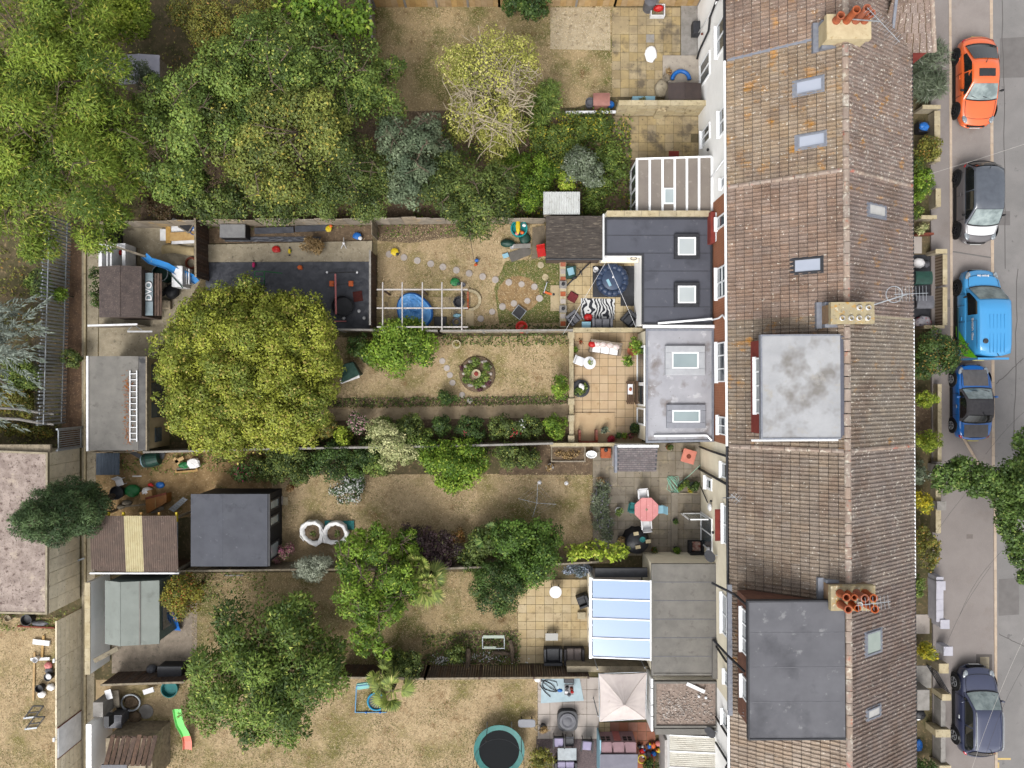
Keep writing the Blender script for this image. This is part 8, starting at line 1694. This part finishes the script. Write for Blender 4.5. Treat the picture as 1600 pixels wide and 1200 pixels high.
one('kerb_row','raised paving row dividing the grey patio','kerb',pxbox(M(),1049,770,1059,866,.03,.14),'gslab'); one('lower_step','dark edged lower strip beside the french windows','step',pxbox(M(),1061,770,1090,771.5,.03,.12),'conc')
for l,x,y,a in (('dark satellite dish above the taupe flat roof',1120,868,0),('dark satellite dish above the pebbly roof corner',1120,1143,0)):
 q = wallpt(x,y,.3); t = thing('satellite_dish',l,'satellite dish',q); M().lathe([(.02,-.05),(.2,-.02),(.34,.06)],18,(0,0,0),.75,1).build('dish', T['dark'], t, local=True); M().tube([(0,0,-.04),(.3,.0,-.1)],.02,6).build('arm', T['steel'], t, local=True)
for o in [o for o in bpy.data.objects if o.name.startswith('satellite_dish') and o.type == 'EMPTY']: o.rotation_euler = (R(25),R(-35),0)
# --- lower garden
table('round white plastic table under the bay tree edge',868,925,circ(.3,24),.6,'white'); sofa('dark wicker chair at the conservatory wall',911,939,-70,.6,.55,'dark',n=1,name='armchair',cat='armchair'); box('stone step block at the conservatory door',909,962,.4,.34,.2,'stone',0,'step','step')
t = table('small pale tray table with dark frame on the patio',862,995,sq(.62,.36),.4,'palegrey',legm='dark') if T.setdefault('palegrey',mat('pale_grey_top',C(190,188,182),rough=.6)) else 0
sofa('dark rattan chair without cushion beside the concrete wall',864,1025,180,.9,.78,'dark',n=1,name='armchair',cat='armchair'); sofa('rattan chair with taupe cushion beside the concrete wall',897,1025,180,1.0,.76,mat('dark_rattan',C(58,54,56),rough=.8),mat('taupe_cushion',C(134,122,118),C(120,110,106),4,rough=.9),2,name='armchair',cat='armchair')
t = thing('bench_frame','pale green tubular bench frame without slats','bench',W(771,1004));
for y,z in ((995,.7),(1013,.42)): M().tube([W(754,y,z),W(788,y,z)],.03,6).build('rail', T['steel'], t)
for x in (754,788): M().tube([W(x,995,.7),W(x,1013,.42),W(x,1014,.03)],.025,6).build('leg', T['steel'], t)
M().bar(W(755,995,.74),W(788,995,.74),.14,.02).build('slat', mat('pale_green_slat',C(180,190,176),rough=.7), t); M().bar(W(756,1012,.46),W(775,1012,.46),.12,.02).build('slat', bpy.data.materials['pale_green_slat'], t)
for l,a,b,r in (('gnarled grey driftwood standing in the flower bed',(731,1014,.3),(730,1044,.5),.12),('fallen pale log below the bench frame',(770,1019,.15),(800,1022,.15),.1),('thick log at the edge of the lower patio',(797,1000,.2),(801,1034,.2),.1)): one('driftwood',l,'log',M().tube([W(*a),W(*a).lerp(W(*b),.4)+Vector((.06,.02,.05)),W(*b)],[r,r*1.2,r*.7],8),'bark')
pb = M()
for i in range(260):
 x, y = (690+rng.normal()*7,1033+rng.normal()*4) if i%2 else (770+rng.normal()*22,1027+rng.normal()*5); q = W(x,y,.05); r = rng.uniform(.02,.045); pb.ell((q.x,q.y,.03),r,r*.8,r*.6,5,3,.1)
tag(pb.build('white_pebbles', T['white']),'white pebbles scattered in the flower bed by the dark fence','pebbles',kind='stuff')
plank('pale stone edging strip below the summerhouse',(350,899),(380,899),.05,.06,T['greyconc'],name='edging',cat='edging')
t = thing('storage_chest','black storage chest behind the trellis fence','storage box',W(265,1052)); pxbox(M(),246,1042,284,1064,.02,.75).build('body', T['black'], t); pxbox(M(),245,1041,284,1064,.752,.82).build('lid', T['dark'], t, bevel=.03)
bag('crumpled grey tub beside the black storage chest',236,1046,.24,.22,.4,'grey','tub','tub')
t = thing('play_slide','short bright blue slide beside the green felt shed','slide',W(272,972)); g = M(); chute([W(264,957,.9),W(270,965,.7),W(273,976,.35),W(276,985,.1)],.46,g); g.build('chute', T['blue'], t); M().tube([W(265,958,.85),(W(265,958,.85).x,W(265,958,.85).y,0)],.04,6).build('post', T['blue'], t)
t = thing('pallet','small grey green pallet beside the green felt shed','pallet',W(256,990));
for i in range(6): M().bar(W(249+i*3.2,996-i*2.5,.2),W(252+i*3.2,987-i*2.5,.2),.05,.03).build('slat', pgm, t)
# --- bottom garden
p = W(780,1172,.7); t = thing('trampoline','large round trampoline with teal pad at the bottom edge','trampoline',(p.x,p.y,.02)); M().lathe([(.98,.66),(1.24,.7),(1.24,.74),(.98,.7)],36,cap=False).build('pad', mat('teal_pad',C(38,124,118),C(30,106,102),3,rough=.5), t, local=True, smooth=False); M().lathe([(.99,.672),(.5,.662),(.01,.66)],36).build('mat', mat('trampoline_bed',(.012,.013,.014,1),rough=.95,spec=.05), t, local=True)
for k in range(6): a = k*1.047; M().tube([(1.2*math.cos(a),1.2*math.sin(a),0),(1.2*math.cos(a),1.2*math.sin(a),.7)],.03,6).build('leg', T['steel'], t, local=True)
for k in range(4): a = .5+k*1.57; M().tube([(1.22*math.cos(a),1.22*math.sin(a),.7),(1.22*math.cos(a),1.22*math.sin(a),2.0)],.018,5).build('net_pole', T['black'], t, local=True)
M().tube([(1.2*math.cos(k*.262),1.2*math.sin(k*.262),2.0) for k in range(24)],.012,4,closed=True).build('net_ring', T['dark'], t, local=True)
p = W(588,1096,.35); t = thing('mini_trampoline','small blue rimmed trampoline under the fan palm','trampoline',(p.x,p.y,.02)); M().tube([(.42*math.cos(k*.262),.42*math.sin(k*.262),.33) for k in range(24)],.05,8,closed=True).build('rim', mat('turquoise_plastic',C(40,150,190),rough=.45), t, local=True); M().lathe([(.4,.3),(.01,.29)],20).build('mat', T['dark'], t, local=True)
for k in range(4): a = k*1.57; M().tube([(.4*math.cos(a),.4*math.sin(a),0),(.4*math.cos(a),.4*math.sin(a),.33)],.02,5).build('leg', T['steel'], t, local=True)
t = thing('swing_frame','toddler swing frame of blue tubes with pale teal seat','swing',W(577,1092)); tb = mat('light_blue_tube',C(96,150,190),rough=.5)
for a,b in (((557,1072,1.2),(555,1113,.05)),((555,1113,.06),(604,1113,.06)),((557,1072,1.2),(575,1070,1.2)),((594,1110,.06),(590,1073,1.2))): M().tube([W(*a),W(*b)],.03,6).build('tube', tb, t)
rbox(567,1072,.62,.32,1.1,1.2,8).build('seat', mat('pale_teal_plastic',C(130,200,192),rough=.5), t, bevel=.04)
for x in (572,594): M().ell(W(x,1113,.08),.06,.06,.06,8,5).build('foot', T['blue'], t)
t = thing('play_slide','lime green slide with red foot on the dry grass','slide',W(286,1145)); g = M(); pts = [(278,1108,.9),(280,1122,.75),(283,1133,.6),(289,1143,.42),(292,1150,.3)]; chute([W(*q) for q in pts],.4,g); g.build('chute', mat('lime_plastic',C(130,236,120),rough=.45), t); g = M(); chute([W(*q) for q in ((292,1150,.298),(294,1158,.2),(294,1171,.12))],.42,g); g.build('foot', mat('coral_plastic',C(236,128,104),rough=.45), t); M().tube([W(279,1112,.85),W(280,1130,.05)],.03,6).build('post', T['dkgreen'], t)
p = W(277,1077,.3); one('paddling_tub','round teal paddling tub under the dark tree edge','tub',M().lathe([(.36,0),(.42,.3),(.38,.3),(.33,.1),(.01,.1)],20,(p.x-.4,p.y,.02)),'teal')
one('groundsheet','pale blue groundsheet with clutter on the bottom patio','groundsheet',M().prism(pxpoly([(846,1060),(905,1056),(912,1094),(845,1098)]),.04,.06),mat('pale_blue_sheet',C(186,206,214),C(170,190,198),3,rough=.7))
t = thing('black_cable','tangle of black cable on the pale blue groundsheet','cable',W(856,1073)); q0 = W(858,1072,.1); M().tube([(q0.x+.42*math.cos(i*.8)*(1+.25*math.sin(i*1.3)),q0.y+.3*math.sin(i*.7),.08+.01*(i%5)) for i in range(30)],.016,5).build('loop', T['black'], t); M().tube([W(843,1070,.1),W(852,1082,.1),W(860,1089,.1)],.02,5).build('tail', T['black'], t)
t = thing('barbecue','grey trolley barbecue with odds and ends','barbecue',W(892,1076)); rbox(889,1064,.5,.24,.6,.72).build('hood', T['dark'], t, bevel=.03); rbox(889,1078,.44,.5,.5,.56).build('tray', mat('grey_tray',C(140,138,140),rough=.6), t);
for dx,dy,m in ((4,-2,'rust'),(-4,3,'white'),(0,8,'grey'),(5,3,'red'),(-3,-4,'black')): M().ell(W(889+dx,1078+dy,.6),.09,.08,.08,8,5,.15).build('clutter', T[m], t)
for x in (884,896): M().tube([W(x,1070,.5),W(x,1070,.04)],.02,5).build('leg', T['black'], t)
bag('small blue bag on the pale blue groundsheet',875,1079,.13,.09,.12,'blue','bag','bag'); bag('pale plastic bags at the dark fence corner',840,1062,.16,.14,.2,'cloth','bag','bag')
p = W(887,1127,.4); t = thing('fire_pit','dark octagonal fire pit table on pale slabs','fire pit',(p.x,p.y,.03)); M().prism(circ(.5,4,.0) if 0 else [(.5*(abs(math.cos(a))**.6)*(1 if math.cos(a)>0 else -1), .5*(abs(math.sin(a))**.6)*(1 if math.sin(a)>0 else -1)) for a in [6.283*i/24 for i in range(24)]],.0,.36).build('base', T['dark'], t, local=True); M().lathe([(.42,.36),(.4,.42),(.3,.43),(.22,.4),(.12,.43),(.01,.44)],24).build('lid', T['grey'], t, local=True)
t = table('grey oval side table beside the trampoline',823,1130,[(.42*max(-1,min(1,1.25*math.cos(a))), .2*max(-1,min(1,1.25*math.sin(a)))) for a in [6.283*i/24 for i in range(24)]],.45,mat('grey_blue_top',C(150,152,158),rough=.6)); potted('dark pot with wicker basket by the oval side table',849,1139,.2,.35,'dark','straw'); ring('small wicker hoop beside dark pot',840,1137,.14,.03,.25,'timber')
lil = mat('lilac_cushion',C(180,172,200),C(166,158,188),4,rough=.9)
for l,x,y,a in (('dark rattan chair with lilac cushion at the left of the glass table',873,1159,0),('dark rattan chair with lilac cushion at the right of the glass table',917,1164,-6)): chair(l,x,y,a,'black',.52,.4,.75,cush=lil,arms=True)
chair('dark rattan stool between the two lilac chairs',890,1160,0,'dark',.42,.4,.5,name='garden_stool',cat='stool'); table('glass topped table with grey frame on slate chips',886,1178,sq(.92,.6),.6,mat('grey_glass_top',C(150,160,166),C(120,130,136),3,rough=.1,spec=.8)); sofa('lilac cushioned bench at the bottom edge',884,1199,180,1.1,.6,'black',lil,2)
for i,(x,y,m) in enumerate(((999,1164,'black'),(1003,1172,'red'),(1014,1164,'blue'),(1020,1163,'orange'),(1029,1171,'yellow'),(1021,1176,'blue'),(1013,1177,'grey'),(1005,1178,'white'),(1028,1160,'pink'))): toy(['black and white','red','blue','orange','yellow square','second blue','grey','white','pink'][i]+' toy in the heap beside the playhouse',x,y,m,['white','blue','yellow','brickr','orange','red','pink','black','white'][i],.3,.22,i*40,.25,z=.05)
ring('yellow rimmed black tub in the toy heap',1003,1186,.2,.04,.3,'yellow','toy_tub','tub'); potted('green plant below the toy heap',1015,1195,.2,.3,'dark','dk',.4); potted('small weed tuft at the playhouse corner',943,1158,.14,.2,'dark','olive')
one('garden_screen','narrow pale blue upright screen left of the playhouse','screen',M().box(W(936,0,1).x,W(938,0,1).x,W(0,1215,1).y,W(0,1152,1).y,0,1.3),'palebl'); one('garden_screen','grey green timber screen between the toys and the lean to','screen',M().box(W(1036,0,1).x,W(1040,0,1).x,W(0,1215,1).y,W(0,1150,1).y,0,1.4),pgm)
# --- bottom left yard
t = thing('cartwheel_tub','round galvanised tub rim filled with rubble','tub',W(204,1098)); p = W(204,1098,.25); M().tube([(p.x+.46*math.cos(k*.262),p.y+.4*math.sin(k*.262),.24) for k in range(24)],.045,6,closed=True).build('rim', T['steel'], t); M().lathe([(.42,.05),(.3,.2),(.01,.22)],14,(p.x,p.y,.02),1,.85).build('rubble', T['soil'], t)
plank('thick tan plank standing in the bottom left yard',(181,1078),(183,1105),.5,.3,T['timber'],.1); plank('white board leaning on the grey alley wall',(168,1078),(172,1092),1.0,.3,T['white'],.04); plank('white broken board below the trellis fence',(224,1082),(240,1077),.3,.24,T['white'],.04)
wheelie('grey wheelie bin against the white alley wall',177,1128,'grey',90); bucket('orange bucket in the bottom left yard',192,1143,.2,.32,'orange'); bucket('blue bucket behind the orange bucket',200,1136,.18,.3,'blue')
bag('heap of rusty scrap in the bottom left yard',210,1121,.34,.3,.25,'soil','scrap_heap','scrap'); one('concrete_disc','round concrete patch in the bottom left yard','slab',disc(228,1112,.36,.0,.05),'greyconc'); one('concrete_disc','stained concrete slab beside the derelict shed','slab',rbox(226,1138,.7,.6,.0,.05,8),'conc'); one('wall_hatch','black square hatch on the white alley wall','hatch',rbox(166,1128,.24,.5,1.4,1.84),'black')
# --- far left lawn
plank('long yellow timber lying on the far left lawn',(54,1019),(52,1095),.08,.1,pl); plank('curved yellow timber above the buckets',(68,993),(65,1030),.1,.12,pl); plank('white box beam lying across the yellow timber',(52,1002),(78,1005),.1,.25,T['white'],.1,'box_beam','beam'); plank('white bracket on the long timber',(48,1030),(78,1029),.1,.14,T['white'],.06,'bracket','bracket')
for l,x,y,r,m in (('white pot on the far left lawn beside the timber',55,1031,.14,'white'),('dark bucket with white lid near the white post',75,1058,.2,'black'),('small dark tub beside the pale sack',61,1076,.2,'black')): bucket(l,x,y,r,.3,m,fill='white' if 'lid' in l else None)
for l,x,y,m in (('pinkish bag at the concrete fence',75,1040,'pink'),('purple paint tin heap at the concrete fence',76,1048,'grey'),('orange and white bag below the buckets',79,1074,'cloth'),('pale sack at the end of the bucket row',65,1085,'cloth')): bag(l,x,y,.2,.18,.22,m,'sack','sack')
for l,x,y in (('upper black metal trestle lying on the far left lawn',52,1112),('lower black metal trestle lying on the far left lawn',54,1129)):
 t = thing('metal_trestle',l,'trestle',W(x,y))
 for a,b in (((-13,9),(0,-9)),((4,7),(16,-9)),((-9,2),(8,0)),((0,-9),(16,-9))): M().bar(W(x+a[0],y+a[1],.3),W(x+b[0],y+b[1],.3),.05,.05).build('bar', T['black'], t)
 M().bar(W(x-15,y+10,.1),W(x+4,y+8,.1),.08,.05).build('foot', T['steel'], t)
bucket('black plastic tub beside the garage corner',41,969,.28,.4,'dark','tub','tub'); bag('grey sandbags against the rusty edging',62,974,.4,.14,.2,'grey','sandbag','sandbag'); bucket('stone pot at the far left edge',12,966,.16,.25,'conc','flower_pot','pot'); plank('rusty edging rail below the garage',(28,978),(85,981),.12,.08,T['rust'],.1,'edging','edging')
plank('bent grey pipe lying on the garage wall top',(95,886),(132,872),.2,.08,T['steel'],name='pipe',cat='pipe')
# --- front gardens
wheelie('dark green wheelie bin beside the front wall',1444,434,'dkgreen',90); wheelie('grey black wheelie bin below the green one',1446,472,'grey',90); bag('white and red rubbish bag below the grey wheelie bin',1443,503,.4,.3,.4,'bagred') if T.setdefault('bagred',mat('white_red_plastic',C(216,212,216),C(196,190,196),5,rough=.4,spots=[(C(190,40,60),3,.56,.62),(C(70,80,120),4,.62,.66)])) else 0
bag('white carrier bags above the green wheelie bin',1436,411,.3,.26,.4,'cloth'); bag('grey sack beside the white carrier bags',1447,413,.2,.16,.3,'grey')
t = thing('recycling_box','black box with a blue lid bag in front yard','recycling box',W(1444,198)); rbox(1444,198,.5,.5,.02,.45).build('box', T['black'], t); M().ell(W(1444,198,.5),.24,.22,.12,12,6,.1).build('blue_bag', T['blue'], t)
box('pale grey meter cabinet in the lower front yard',1443,1094,.6,1.0,.9,'greyconc',0,'meter_cabinet','cabinet'); bag('blue bag on the lower front yard soil',1436,1165,.2,.3,.2,'palebl' if 0 else 'blue'); bag('black and white bag beside the stone pier',1438,1117,.28,.26,.3,'black'); bag('white sack on the lower front yard',1435,1122,.12,.12,.2,'cloth')
